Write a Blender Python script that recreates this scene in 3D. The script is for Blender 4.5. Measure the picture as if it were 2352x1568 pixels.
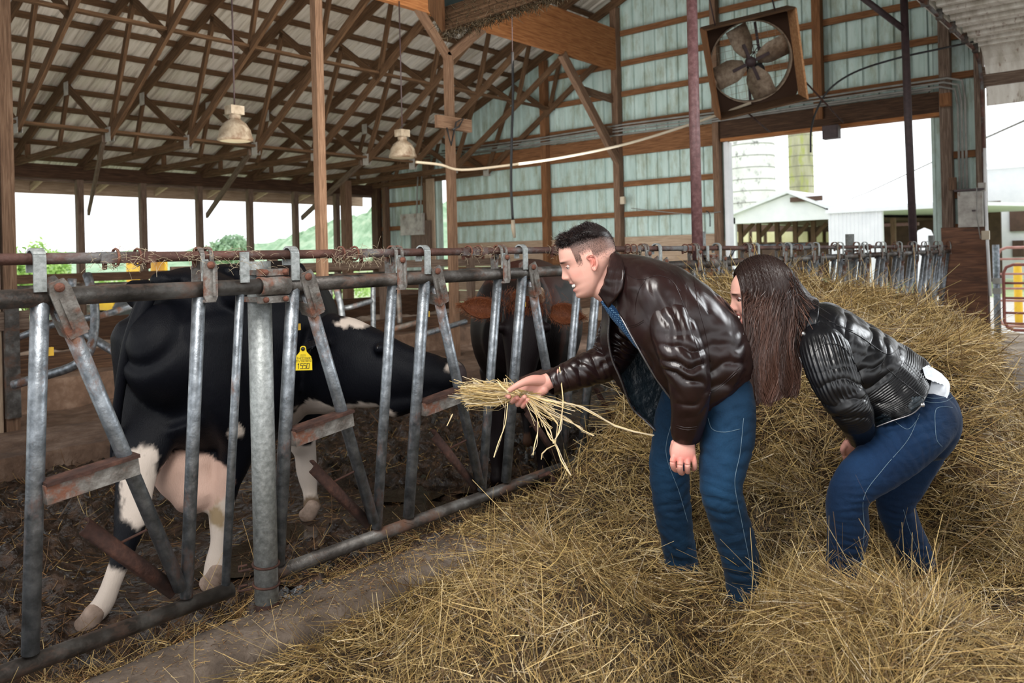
import bpy, bmesh, math, random
import numpy as np
from mathutils import Vector, Matrix, Quaternion, noise as mnoise
random.seed(7); RNG = np.random.default_rng(11)
for o in list(bpy.data.objects): bpy.data.objects.remove(o)
SC = bpy.context.scene
COL = SC.collection
PI = math.pi
# ---------------- camera (level, lens shifted, slight roll) ----------------
FPX, CX, HZ, ROLL, YAW, CAMZ = 1820.0, 1176.0, 586.0, 0.024, 0.70, 1.40
FWD = Vector((math.cos(YAW), math.sin(YAW), 0)); RGT = Vector((math.sin(YAW), -math.cos(YAW), 0)); UPV = Vector((0, 0, 1))
cam_d = bpy.data.cameras.new('camera'); cam = bpy.data.objects.new('camera', cam_d); COL.objects.link(cam)
cam_d.sensor_width = 36; cam_d.lens = 36 * FPX / 2352; cam_d.shift_y = -(784 - HZ) / 2352; cam_d.clip_end = 900
cr = RGT * math.cos(ROLL) - UPV * math.sin(ROLL); cu = UPV * math.cos(ROLL) + RGT * math.sin(ROLL)
m = Matrix((cr, cu, -FWD)).transposed().to_4x4(); m.translation = (0, 0, CAMZ); cam.matrix_world = m
cam_d.dof.use_dof = True; cam_d.dof.focus_distance = 2.75; cam_d.dof.aperture_fstop = 4.5
SC.camera = cam
# ---------------- world: even white overcast ----------------
w = bpy.data.worlds.new('overcast'); SC.world = w; w.use_nodes = True
bg = w.node_tree.nodes['Background']; bg.inputs[0].default_value = (0.95, 0.975, 1.0, 1); bg.inputs[1].default_value = 2.1
# ---------------- lights: unseen area lamps added to brighten people, roof and end wall ----------------
def area(name, loc, tgt, size, power, col=(1, 1, 1), sy=None):
    l = bpy.data.lights.new(name, 'AREA'); l.energy = power; l.color = col; l.size = size
    if sy: l.shape = 'RECTANGLE'; l.size_y = sy
    o = bpy.data.objects.new(name, l); COL.objects.link(o); o.location = loc
    o.rotation_euler = (Vector(tgt) - Vector(loc)).to_track_quat('-Z', 'Y').to_euler(); return o
area('key_area', (0.35, 0.95, 3.3), (2.6, 1.2, 0.7), 1.1, 115, (1, 0.97, 0.93))
area('front_fill', (-1.2, -1.2, 2.2), (2.6, 1.6, 0.9), 1.8, 20, (1, 0.98, 0.95))
area('rim_area', (5.2, -1.2, 3.3), (2.4, 1.3, 1.0), 1.4, 120, (0.93, 0.97, 1.0))
area('aisle_fill', (5.5, 5.2, 3.6), (5.5, 9.5, 4.2), 3.0, 120, (1, 0.93, 0.82))  # added fill for the roof underside, no fixture here
area('roof_fill', (4.2, 6.0, 1.4), (6.5, 10.8, 4.0), 2.5, 95, (1, 0.92, 0.8))  # added low fill aimed up at trusses and eave
area('end_wall_fill', (7.8, 6.4, 1.6), (11.5, 6.8, 2.3), 2.2, 95, (0.97, 1, 1))  # added fill that lifts the teal end wall
vs = SC.view_settings; vs.view_transform = 'Standard'; vs.look = 'None'; vs.exposure = -0.12; vs.gamma = 1.0; vs.use_curve_mapping = False
# ---------------- measuring helpers: a sight line through a pixel of the 2352x1568 picture, cut at a real depth or plane ----------------
def ray(u, v):
    x = (u - CX) / FPX; y = -(v - HZ) / FPX
    a = x * math.cos(ROLL) + y * math.sin(ROLL); b = -x * math.sin(ROLL) + y * math.cos(ROLL)
    return FWD + RGT * a + UPV * b
def at(u, v, d): return Vector((0, 0, CAMZ)) + ray(u, v) * d
def at_y(u, v, Y): r = ray(u, v); return Vector((0, 0, CAMZ)) + r * (Y / r.y)
def at_x(u, v, X): r = ray(u, v); return Vector((0, 0, CAMZ)) + r * (X / r.x)
def at_z(u, v, Z): r = ray(u, v); return Vector((0, 0, CAMZ)) + r * ((Z - CAMZ) / r.z)
# ---------------- materials ----------------
def N(nt, t, **k):
    n = nt.nodes.new(t)
    for a, b in k.items(): setattr(n, a, b)
    return n
def mat(name, cols, scale=6, stretch=(1, 1, 1), rough=0.7, metal=0, bump=0.0, bscale=None, detail=5, coord='Object', rr=None, spec=0.5, coat=0, distort=0, sheen=0, extra=None, trans=0, bstretch=None):
    m = bpy.data.materials.new(name); m.use_nodes = True; nt = m.node_tree; p = nt.nodes['Principled BSDF']; L = nt.links.new
    tc = N(nt, 'ShaderNodeTexCoord'); mp = N(nt, 'ShaderNodeMapping'); mp.inputs['Scale'].default_value = stretch
    L(tc.outputs[coord], mp.inputs[0])
    nz = N(nt, 'ShaderNodeTexNoise'); nz.inputs['Scale'].default_value = scale; nz.inputs['Detail'].default_value = detail; nz.inputs['Roughness'].default_value = 0.62; nz.inputs['Distortion'].default_value = distort
    L(mp.outputs[0], nz.inputs['Vector'])
    rp = N(nt, 'ShaderNodeValToRGB'); e = rp.color_ramp.elements
    if len(cols[0]) == 3: cols = [(0.3 + 0.4 * i / max(1, len(cols) - 1), c) for i, c in enumerate(cols)]
    while len(e) < len(cols): e.new(0.5)
    for i, (ps, c) in enumerate(cols): e[i].position = ps; e[i].color = (*c, 1)
    L(nz.outputs[0], rp.inputs[0]); L(rp.outputs[0], p.inputs['Base Color'])
    p.inputs['Roughness'].default_value = rough; p.inputs['Metallic'].default_value = metal; p.inputs['Specular IOR Level'].default_value = spec
    if coat: p.inputs['Coat Weight'].default_value = coat; p.inputs['Coat Roughness'].default_value = 0.25
    if sheen: p.inputs['Sheen Weight'].default_value = sheen; p.inputs['Sheen Roughness'].default_value = 0.4
    if rr:
        r2 = N(nt, 'ShaderNodeMapRange'); r2.inputs[1].default_value = 0.35; r2.inputs[2].default_value = 0.65; r2.inputs[3].default_value = rr[0]; r2.inputs[4].default_value = rr[1]
        L(nz.outputs[0], r2.inputs[0]); L(r2.outputs[0], p.inputs['Roughness'])
    if bump:
        n2 = N(nt, 'ShaderNodeTexNoise'); n2.inputs['Scale'].default_value = bscale or scale * 3; n2.inputs['Detail'].default_value = 6
        if bstretch:
            mq = N(nt, 'ShaderNodeMapping'); mq.inputs['Scale'].default_value = bstretch; L(tc.outputs[coord], mq.inputs[0]); L(mq.outputs[0], n2.inputs['Vector'])
        else: L(mp.outputs[0], n2.inputs['Vector'])
        b = N(nt, 'ShaderNodeBump'); b.inputs['Strength'].default_value = min(1, bump); b.inputs['Distance'].default_value = 0.01 * max(1, bump)
        L(n2.outputs[0], b.inputs['Height']); L(b.outputs[0], p.inputs['Normal'])
    if trans: p.inputs['Transmission Weight'].default_value = trans
    if extra: extra(nt, p, rp, nz, tc, L)
    return m
def add_stain(col, scale, lo, hi, stretch=(1, 1, 1), coord='Object', rough=None):
    """a second layer: real rust / dirt / lichen patches of another colour"""
    def f(nt, p, rp, nz, tc, L):
        mp = N(nt, 'ShaderNodeMapping'); mp.inputs['Scale'].default_value = stretch; mp.inputs['Location'].default_value = (3.1, 7.7, 1.3); L(tc.outputs[coord], mp.inputs[0])
        n2 = N(nt, 'ShaderNodeTexNoise'); n2.inputs['Scale'].default_value = scale; n2.inputs['Detail'].default_value = 7; n2.inputs['Roughness'].default_value = 0.7; L(mp.outputs[0], n2.inputs['Vector'])
        r = N(nt, 'ShaderNodeMapRange'); r.inputs[1].default_value = lo; r.inputs[2].default_value = hi; L(n2.outputs[0], r.inputs[0])
        mx = N(nt, 'ShaderNodeMix', data_type='RGBA'); L(r.outputs[0], mx.inputs[0]); L(rp.outputs[0], mx.inputs[6]); mx.inputs[7].default_value = (*col, 1)
        L(mx.outputs[2], p.inputs['Base Color'])
        if rough is not None:
            m2 = N(nt, 'ShaderNodeMix', data_type='FLOAT'); L(r.outputs[0], m2.inputs[0]); m2.inputs[2].default_value = p.inputs['Roughness'].default_value; m2.inputs[3].default_value = rough; L(m2.outputs[0], p.inputs['Roughness'])
            m3 = N(nt, 'ShaderNodeMath', operation='MULTIPLY_ADD'); L(r.outputs[0], m3.inputs[0]); m3.inputs[1].default_value = -p.inputs['Metallic'].default_value; m3.inputs[2].default_value = p.inputs['Metallic'].default_value; L(m3.outputs[0], p.inputs['Metallic'])
    return f
def attr_color(name, rough=0.8, bump=0, bscale=300, spec=0.3, sub=0, sheen=0, mul=None, bstretch=(1, 1, 1)):
    """colour read from the mesh's own colour layer (coat patches of a cow, straw by straw hues)"""
    m = bpy.data.materials.new(name); m.use_nodes = True; nt = m.node_tree; p = nt.nodes['Principled BSDF']; L = nt.links.new
    a = N(nt, 'ShaderNodeAttribute', attribute_name='tint'); L(a.outputs[0], p.inputs['Base Color'])
    p.inputs['Roughness'].default_value = rough; p.inputs['Specular IOR Level'].default_value = spec
    if sub: p.inputs['Subsurface Weight'].default_value = sub; p.inputs['Subsurface Radius'].default_value = (0.02, 0.008, 0.004); p.inputs['Subsurface Scale'].default_value = 0.4
    if sheen: p.inputs['Sheen Weight'].default_value = sheen
    if bump:
        tc = N(nt, 'ShaderNodeTexCoord'); mp = N(nt, 'ShaderNodeMapping'); mp.inputs['Scale'].default_value = bstretch; L(tc.outputs['Object'], mp.inputs[0])
        n2 = N(nt, 'ShaderNodeTexNoise'); n2.inputs['Scale'].default_value = bscale; n2.inputs['Detail'].default_value = 4; L(mp.outputs[0], n2.inputs['Vector'])
        b = N(nt, 'ShaderNodeBump'); b.inputs['Strength'].default_value = bump; b.inputs['Distance'].default_value = 0.004; L(n2.outputs[0], b.inputs['Height']); L(b.outputs[0], p.inputs['Normal'])
    return m
M = {}
def timber(name, a, b, c, bump=0.5): M[name] = mat(name, [a, b, c], scale=3.0, stretch=(1.2, 22, 1), coord='UV', rough=0.85, bump=bump, bscale=9, detail=8, spec=0.25, distort=0.6)
timber('truss_timber', (0.045, 0.023, 0.011), (0.10, 0.054, 0.027), (0.175, 0.10, 0.054))
timber('girt_timber', (0.085, 0.036, 0.015), (0.18, 0.08, 0.034), (0.27, 0.13, 0.06))
timber('post_timber', (0.08, 0.045, 0.028), (0.16, 0.093, 0.058), (0.25, 0.16, 0.105))
timber('glulam', (0.16, 0.055, 0.018), (0.30, 0.12, 0.042), (0.44, 0.20, 0.08))
timber('grey_timber', (0.06, 0.04, 0.03), (0.14, 0.095, 0.07), (0.24, 0.18, 0.14))
timber('dark_timber', (0.02, 0.011, 0.007), (0.055, 0.028, 0.016), (0.10, 0.055, 0.03))
timber('pale_plank', (0.22, 0.15, 0.10), (0.36, 0.26, 0.18), (0.48, 0.37, 0.27))
timber('weathered_plank', (0.05, 0.03, 0.02), (0.12, 0.07, 0.045), (0.2, 0.12, 0.075))
M['osb'] = mat('osb', [(0.35, 0.15, 0.06), (0.55, 0.27, 0.12), (0.7, 0.42, 0.22)], scale=30, rough=0.85, detail=8)
M['plywood'] = mat('plywood', [(0.04, 0.016, 0.008), (0.11, 0.042, 0.018), (0.2, 0.09, 0.045)], scale=2.2, stretch=(1, 1, 9), rough=0.7, distort=1.5, detail=6)
M['roof_metal'] = mat('roof_metal', [(0.5, 0.46, 0.38), (0.66, 0.62, 0.55), (0.78, 0.74, 0.68)], scale=1.6, stretch=(10, 0.3, 1), rough=0.5, metal=0.0, detail=6, extra=add_stain((0.16, 0.11, 0.07), 3.5, 0.52, 0.78, (7, 0.25, 1)))
M['teal_metal'] = mat('teal_metal', [(0.36, 0.47, 0.43), (0.45, 0.57, 0.53), (0.54, 0.65, 0.61)], scale=2.2, stretch=(2, 5, 0.6), rough=0.55, detail=8, spec=0.4, extra=add_stain((0.22, 0.22, 0.12), 2.6, 0.48, 0.8, (2, 2.5, 0.8)))
M['white_metal'] = mat('white_metal', [(0.62, 0.64, 0.66), (0.78, 0.79, 0.8)], scale=3, rough=0.5)
M['cream_metal'] = mat('cream_metal', [(0.5, 0.46, 0.39), (0.7, 0.66, 0.6), (0.82, 0.8, 0.74)], scale=3, stretch=(1, 4, 1), rough=0.55, extra=add_stain((0.2, 0.09, 0.05), 6, 0.58, 0.7, (1, 3, 1)))
M['galv'] = mat('galv', [(0.09, 0.10, 0.11), (0.19, 0.21, 0.23), (0.34, 0.37, 0.40)], scale=26, rough=0.42, metal=0.75, detail=8, bump=0.12, bscale=120, extra=add_stain((0.13, 0.062, 0.038), 7, 0.56, 0.66, (1, 1, 0.45), rough=0.85))
M['galv_dirty'] = mat('galv_dirty', [(0.02, 0.017, 0.014), (0.07, 0.062, 0.056), (0.17, 0.165, 0.155)], scale=9, rough=0.5, metal=0.55, detail=9, bump=0.25, bscale=60, extra=add_stain((0.10, 0.048, 0.028), 6, 0.5, 0.62, (0.6, 1, 1), rough=0.9))
M['galv_post'] = mat('galv_post', [(0.18, 0.195, 0.19), (0.29, 0.31, 0.305), (0.42, 0.44, 0.44)], scale=60, rough=0.5, metal=0.45, detail=8, bump=0.15, bscale=90)
M['cast'] = mat('cast', [(0.07, 0.06, 0.05), (0.17, 0.155, 0.14), (0.30, 0.29, 0.27)], scale=22, rough=0.6, metal=0.5, detail=9, bump=0.3, bscale=80, extra=add_stain((0.15, 0.06, 0.035), 12, 0.5, 0.62, rough=0.9))
M['rust'] = mat('rust', [(0.022, 0.010, 0.008), (0.055, 0.024, 0.017), (0.12, 0.052, 0.034)], scale=18, rough=0.85, metal=0.2, detail=9, bump=0.4, bscale=70)
M['rust_pipe'] = mat('rust_pipe', [(0.035, 0.018, 0.014), (0.09, 0.04, 0.03), (0.19, 0.09, 0.07)], scale=7, rough=0.7, metal=0.3, detail=9, bump=0.3, bscale=80, extra=add_stain((0.13, 0.13, 0.13), 3, 0.5, 0.6, (0.5, 1, 1), rough=0.6))
M['bolt'] = mat('bolt', [(0.07, 0.024, 0.016), (0.18, 0.07, 0.042)], scale=60, rough=0.85, bump=0.3, bscale=200)
M['red_pipe'] = mat('red_pipe', [(0.10, 0.045, 0.045), (0.16, 0.075, 0.075), (0.24, 0.13, 0.13)], scale=30, rough=0.55, detail=8, bump=0.2, bscale=80)
M['dark_pipe'] = mat('dark_pipe', [(0.03, 0.018, 0.02), (0.06, 0.035, 0.038)], scale=20, rough=0.6)
M['concrete'] = mat('concrete', [(0.055, 0.04, 0.03), (0.11, 0.082, 0.062), (0.19, 0.15, 0.12)], scale=9, rough=0.93, detail=10, bump=0.6, bscale=60)
M['alley_concrete'] = mat('alley_concrete', [(0.12, 0.09, 0.065), (0.25, 0.2, 0.15), (0.4, 0.34, 0.28)], scale=3, rough=0.9, detail=10, bump=0.5, bscale=40)
M['white_plastic'] = mat('white_plastic', [(0.42, 0.35, 0.25), (0.55, 0.47, 0.36)], scale=4, rough=0.5)
M['black_rubber'] = mat('black_rubber', [(0.008, 0.008, 0.01), (0.02, 0.02, 0.022)], scale=10, rough=0.5)
M['grey_box'] = mat('grey_box', [(0.22, 0.20, 0.18), (0.36, 0.34, 0.31), (0.48, 0.46, 0.42)], scale=7, rough=0.6, metal=0.1, detail=8, extra=add_stain((0.2, 0.1, 0.06), 7, 0.6, 0.68))
M['grey_conduit'] = mat('grey_conduit', [(0.15, 0.145, 0.13), (0.27, 0.26, 0.24)], scale=6, rough=0.6)
M['yellow'] = mat('yellow', [(0.75, 0.42, 0.02), (0.85, 0.55, 0.03)], scale=6, rough=0.5)
M['grass'] = mat('grass', [(0.28, 0.38, 0.16), (0.45, 0.54, 0.28), (0.62, 0.64, 0.46)], scale=0.8, rough=0.95, detail=10)
M['gravel'] = mat('gravel', [(0.45, 0.42, 0.38), (0.62, 0.6, 0.56)], scale=2, rough=0.95, detail=9)
# ---------------- mesh builder ----------------
class MB:
    def __init__(s): s.v = []; s.f = []; s.uv = []; s.mi = []; s.sm = []
    def face(s, idx, uv=None, mi=0, sm=False):
        s.f.append(tuple(idx)); s.uv.extend(uv if uv else [(0, 0)] * len(idx)); s.mi.append(mi); s.sm.append(sm)
    def beam(s, p, q, w, h, up=(0, 0, 1), mi=0, ends=True):
        p = Vector(p); q = Vector(q); d = q - p; L = d.length; d /= L
        a = d.cross(Vector(up))
        if a.length < 1e-4: a = d.cross(Vector((1, 0, 0)))
        a.normalize(); b = a.cross(d).normalized(); a = a * (w / 2); b = b * (h / 2); n = len(s.v); o = random.random() * 40; o2 = random.random() * 5
        for c in (p, q):
            for x, y in ((-1, -1), (1, -1), (1, 1), (-1, 1)): s.v.append(c + a * x + b * y)
        per = [w, h, w, h]; k = 0
        for i in range(4):
            j = (i + 1) % 4; s.face((n + i, n + j, n + 4 + j, n + 4 + i), [(o, o2 + k), (o, o2 + k + per[i]), (o + L, o2 + k + per[i]), (o + L, o2 + k)], mi); k += per[i]
        if ends:
            s.face((n + 3, n + 2, n + 1, n), [(o, o2), (o, o2 + w), (o + h, o2 + w), (o + h, o2)], mi); s.face((n + 4, n + 5, n + 6, n + 7), [(o, o2), (o, o2 + w), (o + h, o2 + w), (o + h, o2)], mi)
        return s
    def box(s, lo, hi, mi=0, along=None):
        lo = Vector(lo); hi = Vector(hi); c = (lo + hi) / 2; e = hi - lo
        ax = along if along is not None else max(range(3), key=lambda i: e[i])
        d = Vector((0, 0, 0)); d[ax] = e[ax] / 2; up = Vector((0, 0, 1)) if ax != 2 else Vector((0, 1, 0))
        dd = d.normalized(); a = dd.cross(up); w = abs(a.dot(e)); b = a.cross(dd); h = abs(b.dot(e))
        return s.beam(c - d, c + d, w, h, up, mi)
    def tube(s, pts, r, n=12, caps=True, mi=0, closed=False, flat=None):
        pts = [Vector(p) for p in pts]; m_ = len(pts); rs = r if isinstance(r, (list, tuple)) else [r] * m_
        base = len(s.v); prev = None; acc = 0; o = random.random() * 30; ts = []
        for i in range(m_):
            if closed: t = pts[(i + 1) % m_] - pts[i - 1]
            else: t = pts[min(i + 1, m_ - 1)] - pts[max(i - 1, 0)]
            ts.append(t.normalized())
        for i, p in enumerate(pts):
            t = ts[i]
            if prev is None:
                a = t.cross(Vector((0, 0, 1)) if abs(t.z) < 0.9 else Vector((1, 0, 0))).normalized()
            else:
                a = prev - t * prev.dot(t); a.normalize()
            prev = a; b = t.cross(a)
            for k in range(n):
                an = 2 * PI * k / n; ca, sa = math.cos(an), math.sin(an) * (flat or 1)
                s.v.append(p + (a * ca + b * sa) * rs[i])
        R = m_ if closed else m_ - 1; L = 0
        for i in range(R):
            j = (i + 1) % m_; dl = (pts[j] - pts[i]).length; circ = 2 * PI * rs[i]
            for k in range(n):
                k2 = (k + 1) % n
                s.face((base + i * n + k, base + i * n + k2, base + j * n + k2, base + j * n + k), [(o + L, circ * k / n), (o + L, circ * (k + 1) / n), (o + L + dl, circ * (k + 1) / n), (o + L + dl, circ * k / n)], mi, True)
            L += dl
        if caps and not closed:
            s.face([base + k for k in range(n)][::-1], None, mi); s.face([base + (m_ - 1) * n + k for k in range(n)], None, mi)
        return s
    def lathe(s, c, axis, prof, n=24, mi=0, sm=True):
        """profile (r, h) turned about axis from c"""
        c = Vector(c); ax = Vector(axis).normalized(); a = ax.cross(Vector((0, 0, 1)) if abs(ax.z) < 0.9 else Vector((1, 0, 0))).normalized(); b = ax.cross(a); base = len(s.v)
        for r, h in prof:
            for k in range(n): s.v.append(c + ax * h + (a * math.cos(2 * PI * k / n) + b * math.sin(2 * PI * k / n)) * r)
        for i in range(len(prof) - 1):
            for k in range(n):
                k2 = (k + 1) % n; s.face((base + i * n + k, base + (i + 1) * n + k, base + (i + 1) * n + k2, base + i * n + k2), None, mi, sm)
        return s
    def poly(s, pts, d, mi=0):
        """flat outline given thickness d (vector)"""
        n = len(s.v); m_ = len(pts); d = Vector(d)
        s.v += [Vector(p) for p in pts] + [Vector(p) + d for p in pts]
        s.face([n + i for i in range(m_)][::-1], None, mi); s.face([n + m_ + i for i in range(m_)], None, mi)
        for i in range(m_): j = (i + 1) % m_; s.face((n + i, n + j, n + m_ + j, n + m_ + i), None, mi)
        return s
    def build(s, name, mats, parent=None, at_=None):
        me = bpy.data.meshes.new(name); off = Vector(parent['at']) if parent is not None and 'at' in parent else Vector((0, 0, 0))
        if at_ is not None: off = Vector(at_)
        me.from_pydata([tuple(Vector(v) - off) for v in s.v], [], s.f)
        ul = me.uv_layers.new(name='UVMap'); ul.data.foreach_set('uv', [c for t in s.uv for c in t])
        me.polygons.foreach_set('use_smooth', s.sm); me.polygons.foreach_set('material_index', s.mi)
        for x in (mats if isinstance(mats, (list, tuple)) else [mats]): me.materials.append(M[x] if isinstance(x, str) else x)
        me.update(); o = bpy.data.objects.new(name, me); COL.objects.link(o)
        if parent is not None: o.parent = parent
        if at_ is not None: o.location = at_
        return o
def tag(o, label=None, cat=None, group=None, kind=None):
    if label: o['label'] = label
    if cat: o['category'] = cat
    if group: o['group'] = group
    if kind: o['kind'] = kind
    return o
def empty(name, loc=(0, 0, 0), label=None, cat=None, group=None, kind=None):
    o = bpy.data.objects.new(name, None); COL.objects.link(o); o.location = loc; o.empty_display_size = 0.1; o['at'] = tuple(loc)
    return tag(o, label, cat, group, kind)
def npmesh(name, verts, faces, mats, parent=None, smooth=True, tint=None, mi=None, uv=None):
    """numpy arrays to one mesh object (faces: (n,3) or (n,4) array)"""
    off = np.array(parent['at']) if parent is not None and 'at' in parent else np.zeros(3)
    me = bpy.data.meshes.new(name); v = np.asarray(verts, dtype=np.float32) - off.astype(np.float32); f = np.asarray(faces, dtype=np.int32); k = f.shape[1]
    me.vertices.add(len(v)); me.vertices.foreach_set('co', v.ravel()); me.loops.add(f.size); me.loops.foreach_set('vertex_index', f.ravel())
    me.polygons.add(len(f)); me.polygons.foreach_set('loop_start', np.arange(0, f.size, k, dtype=np.int32)); me.polygons.foreach_set('loop_total', np.full(len(f), k, dtype=np.int32))
    me.polygons.foreach_set('use_smooth', np.full(len(f), smooth, dtype=bool))
    if mi is not None: me.polygons.foreach_set('material_index', np.asarray(mi, dtype=np.int32))
    me.update(calc_edges=True); me.validate()
    if tint is not None:
        a = me.color_attributes.new(name='tint', type='FLOAT_COLOR', domain='POINT'); c = np.ones((len(v), 4), dtype=np.float32); c[:, :3] = tint; a.data.foreach_set('color', c.ravel())
    for x in (mats if isinstance(mats, (list, tuple)) else [mats]): me.materials.append(M[x] if isinstance(x, str) else x)
    o = bpy.data.objects.new(name, me); COL.objects.link(o)
    if parent is not None: o.parent = parent
    return o
def copy_tree(o, parent=None):
    c = o.copy(); COL.objects.link(c); c.parent = parent
    for ch in [x for x in bpy.data.objects if x.parent == o]: copy_tree(ch, c)
    return c
# =========================================================== THE BARN ===========================================================
WX = 11.5; EY = 13.56; EZ = 3.0; SL = 0.40; RY = 2.6; RZ = EZ + SL * (EY - RY)
def roof_z(y): return EZ + SL * (EY - y) if y >= RY else RZ - SL * (RY - y)
ceiling = empty('ceiling', (0, 0, 0), 'barn roof of ribbed metal sheets on timber trusses', None, None, 'structure')
def rib_profile(w, pitch=0.225, d=0.034):
    pts = []; x = 0
    while x < w - 1e-3:
        pts += [(x, 0), (x + pitch * 0.70, 0), (x + pitch * 0.76, d), (x + pitch * 0.94, d)]; x += pitch
    return pts + [(w, 0)]
prof = rib_profile(0.9)
def sheet_mesh(name, y0, y1, dzoff=0.16):
    b = MB(); n = len(b.v); ny = 6
    for j in range(ny + 1):
        y = y0 + (y1 - y0) * j / ny
        for x, z in prof: b.v.append(Vector((x, y, roof_z(y) + dzoff + z)))
    k = len(prof)
    for j in range(ny):
        for i in range(k - 1): b.face((j * k + i, j * k + i + 1, (j + 1) * k + i + 1, (j + 1) * k + i))
    return b
first = {}
for key, (y0, y1) in {'a': (14.35, 8.2), 'b': (8.4, RY), 'c': (RY, -6.5)}.items():
    for i in range(18):
        x = -4.7 + 0.9 * i
        if key == 'c' and x < 1: pass
        if key not in first:
            o = sheet_mesh('roof_panel', y0, y1, 0.16 if key != 'b' else 0.168).build('roof_panel', 'roof_metal', ceiling); first[key] = o
        else:
            o = first[key].copy(); COL.objects.link(o); o.parent = ceiling
        o.location = (x, 0, 0)
# purlins
y = 14.1; pur = None
while y > -6.4:
    if pur is None:
        pur = MB().beam((-4.7, 0, 0), (WX, 0, 0), 0.09, 0.038).build('purlin', 'truss_timber', ceiling); o = pur
    else: o = pur.copy(); COL.objects.link(o); o.parent = ceiling
    o.location = (0, y, roof_z(y) + 0.13); o.rotation_euler = (-math.atan(SL) if y > RY else math.atan(SL), 0, 0)
    y -= 0.46
# trusses
def mk_truss():
    c = MB(); w = 0.04
    c.beam((0, 13.9, roof_z(13.9) + 0.03), (0, RY, roof_z(RY) + 0.03), w, 0.15).beam((0, 13.5, 2.98), (0, 10.15, 3.0), w, 0.10)
    t = c.build('roof_truss', 'truss_timber', ceiling)
    for p, q, h in (((11.75, 3.0), (11.4, 3.78), .07), ((11.4, 3.80), (10.15, 3.02), .09), ((10.15, 3.0), (9.42, 4.55), .08), ((10.15, 3.0), (7.2, 4.88), .1), ((9.46, 4.55), (8.62, 3.95), .09), ((8.62, 3.95), (8.3, 5.0), .07), ((12.9, 3.0), (12.9, 3.2), .07)):
        MB().beam((0, *p), (0, *q), w, h, up=(1, 0, 0.001) if False else (0, 0, 1)).build('web', 'truss_timber', t)
    g = MB()
    for y_, z_ in ((10.15, 3.02), (11.4, 3.78)):
        g.box((-0.026, y_ - 0.07, z_ - 0.09), (-0.022, y_ + 0.07, z_ + 0.09)); g.box((0.022, y_ - 0.07, z_ - 0.09), (0.026, y_ + 0.07, z_ + 0.09))
    g.build('gusset_plate', 'grey_box', t)
    return t
tr0 = mk_truss(); tk = [x for x in bpy.data.objects if x.parent == tr0]
for i in range(12):
    x = 0.26 + 1.02 * i if i < 11 else WX - 0.14
    if i == 0: t = tr0
    else:
        t = tr0.copy(); COL.objects.link(t); t.parent = ceiling
        for ch in tk: c = ch.copy(); COL.objects.link(c); c.parent = t
    t.location = (x, 0, 0)
# far-slope rafters (over the aisle)
rf = MB().beam((0, RY, RZ + 0.03), (0, -6.4, roof_z(-6.4) + 0.03), 0.04, 0.16).build('rafter', 'truss_timber', ceiling)
for i in range(12):
    o = rf if i == 0 else rf.copy()
    if i: COL.objects.link(o); o.parent = ceiling
    o.location = (0.26 + 1.02 * i, 0, 0)
# lateral runners
for (y_, z_) in ((10.15, 3.06), (8.62, 4.02)):
    MB().beam((-3, y_, z_), (WX, y_, z_), 0.075, 0.036).build('runner', 'truss_timber', ceiling)
# girder with its plies
for k in range(4):
    MB().box((-3.5, 7.17, 4.47 + 0.172 * k), (WX - 0.02, 7.245 + 0.004 * (k % 2), 4.47 + 0.172 * k + 0.169)).build('girder_ply', 'glulam', ceiling)
MB().beam((9.85, 7.2, 4.47), (11.38, 7.2, 2.92), 0.09, 0.13).build('knee_brace', 'post_timber', ceiling)
MB().beam((10.45, 7.26, 4.02), (11.42, 7.26, 3.98), 0.04, 0.12).build('brace_tie', 'post_timber', ceiling)
MB().beam((10.95, 7.26, 3.45), (11.42, 7.26, 3.42), 0.04, 0.12).build('brace_tie', 'post_timber', ceiling)
# ---- side wall (open, posts + header + rails) ----
ws = empty('wall_side', (0, EY, 0), 'open side wall with timber posts and header under the eave', None, None, 'structure')
MB().box((-4, EY - 0.04, 2.78), (WX, EY, 3.0)).build('header', 'dark_timber', ws); MB().box((-4, EY + 0.06, 2.74), (WX, EY + 0.1, 2.98)).build('header', 'grey_timber', ws)
px = [5.30 + 1.02 * k for k in range(-8, 6)]
p0 = None
for x in px:
    if p0 is None: p0 = MB().box((-0.05, -0.05, 0), (0.05, 0.06, 2.78)).build('wall_post', 'grey_timber', None); p0.parent = ws; o = p0
    else: o = p0.copy(); COL.objects.link(o); o.parent = ws
    o.location = (x, 0, 0)
for x in (5.41, 7.45, 9.49): MB().beam((x, EY - 0.06, 2.25), (x - 1.1, 10.25, 2.98), 0.04, 0.09).build('knee_brace', 'grey_timber', ws)
for z in (1.14, 0.40): MB().box((-4, EY - 0.08, z), (WX, EY - 0.05, z + 0.14)).build('rail', 'weathered_plank', ws)
MB().box((-4, EY - 0.1, -0.05), (WX, EY - 0.03, 0.42)).build('kick_board', 'dark_timber', ws)
MB().box((-4.7, 14.28, 2.60), (WX + .2, 14.32, 2.86)).build('fascia', 'pale_plank', ws)
for i in range(15):
    x = -2.3 + 1.02 * i; MB().beam((x, EY + 0.02, 2.86), (x, 14.28, 2.68), 0.04, 0.09).build('rafter_tail', 'pale_plank', ws)
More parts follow.
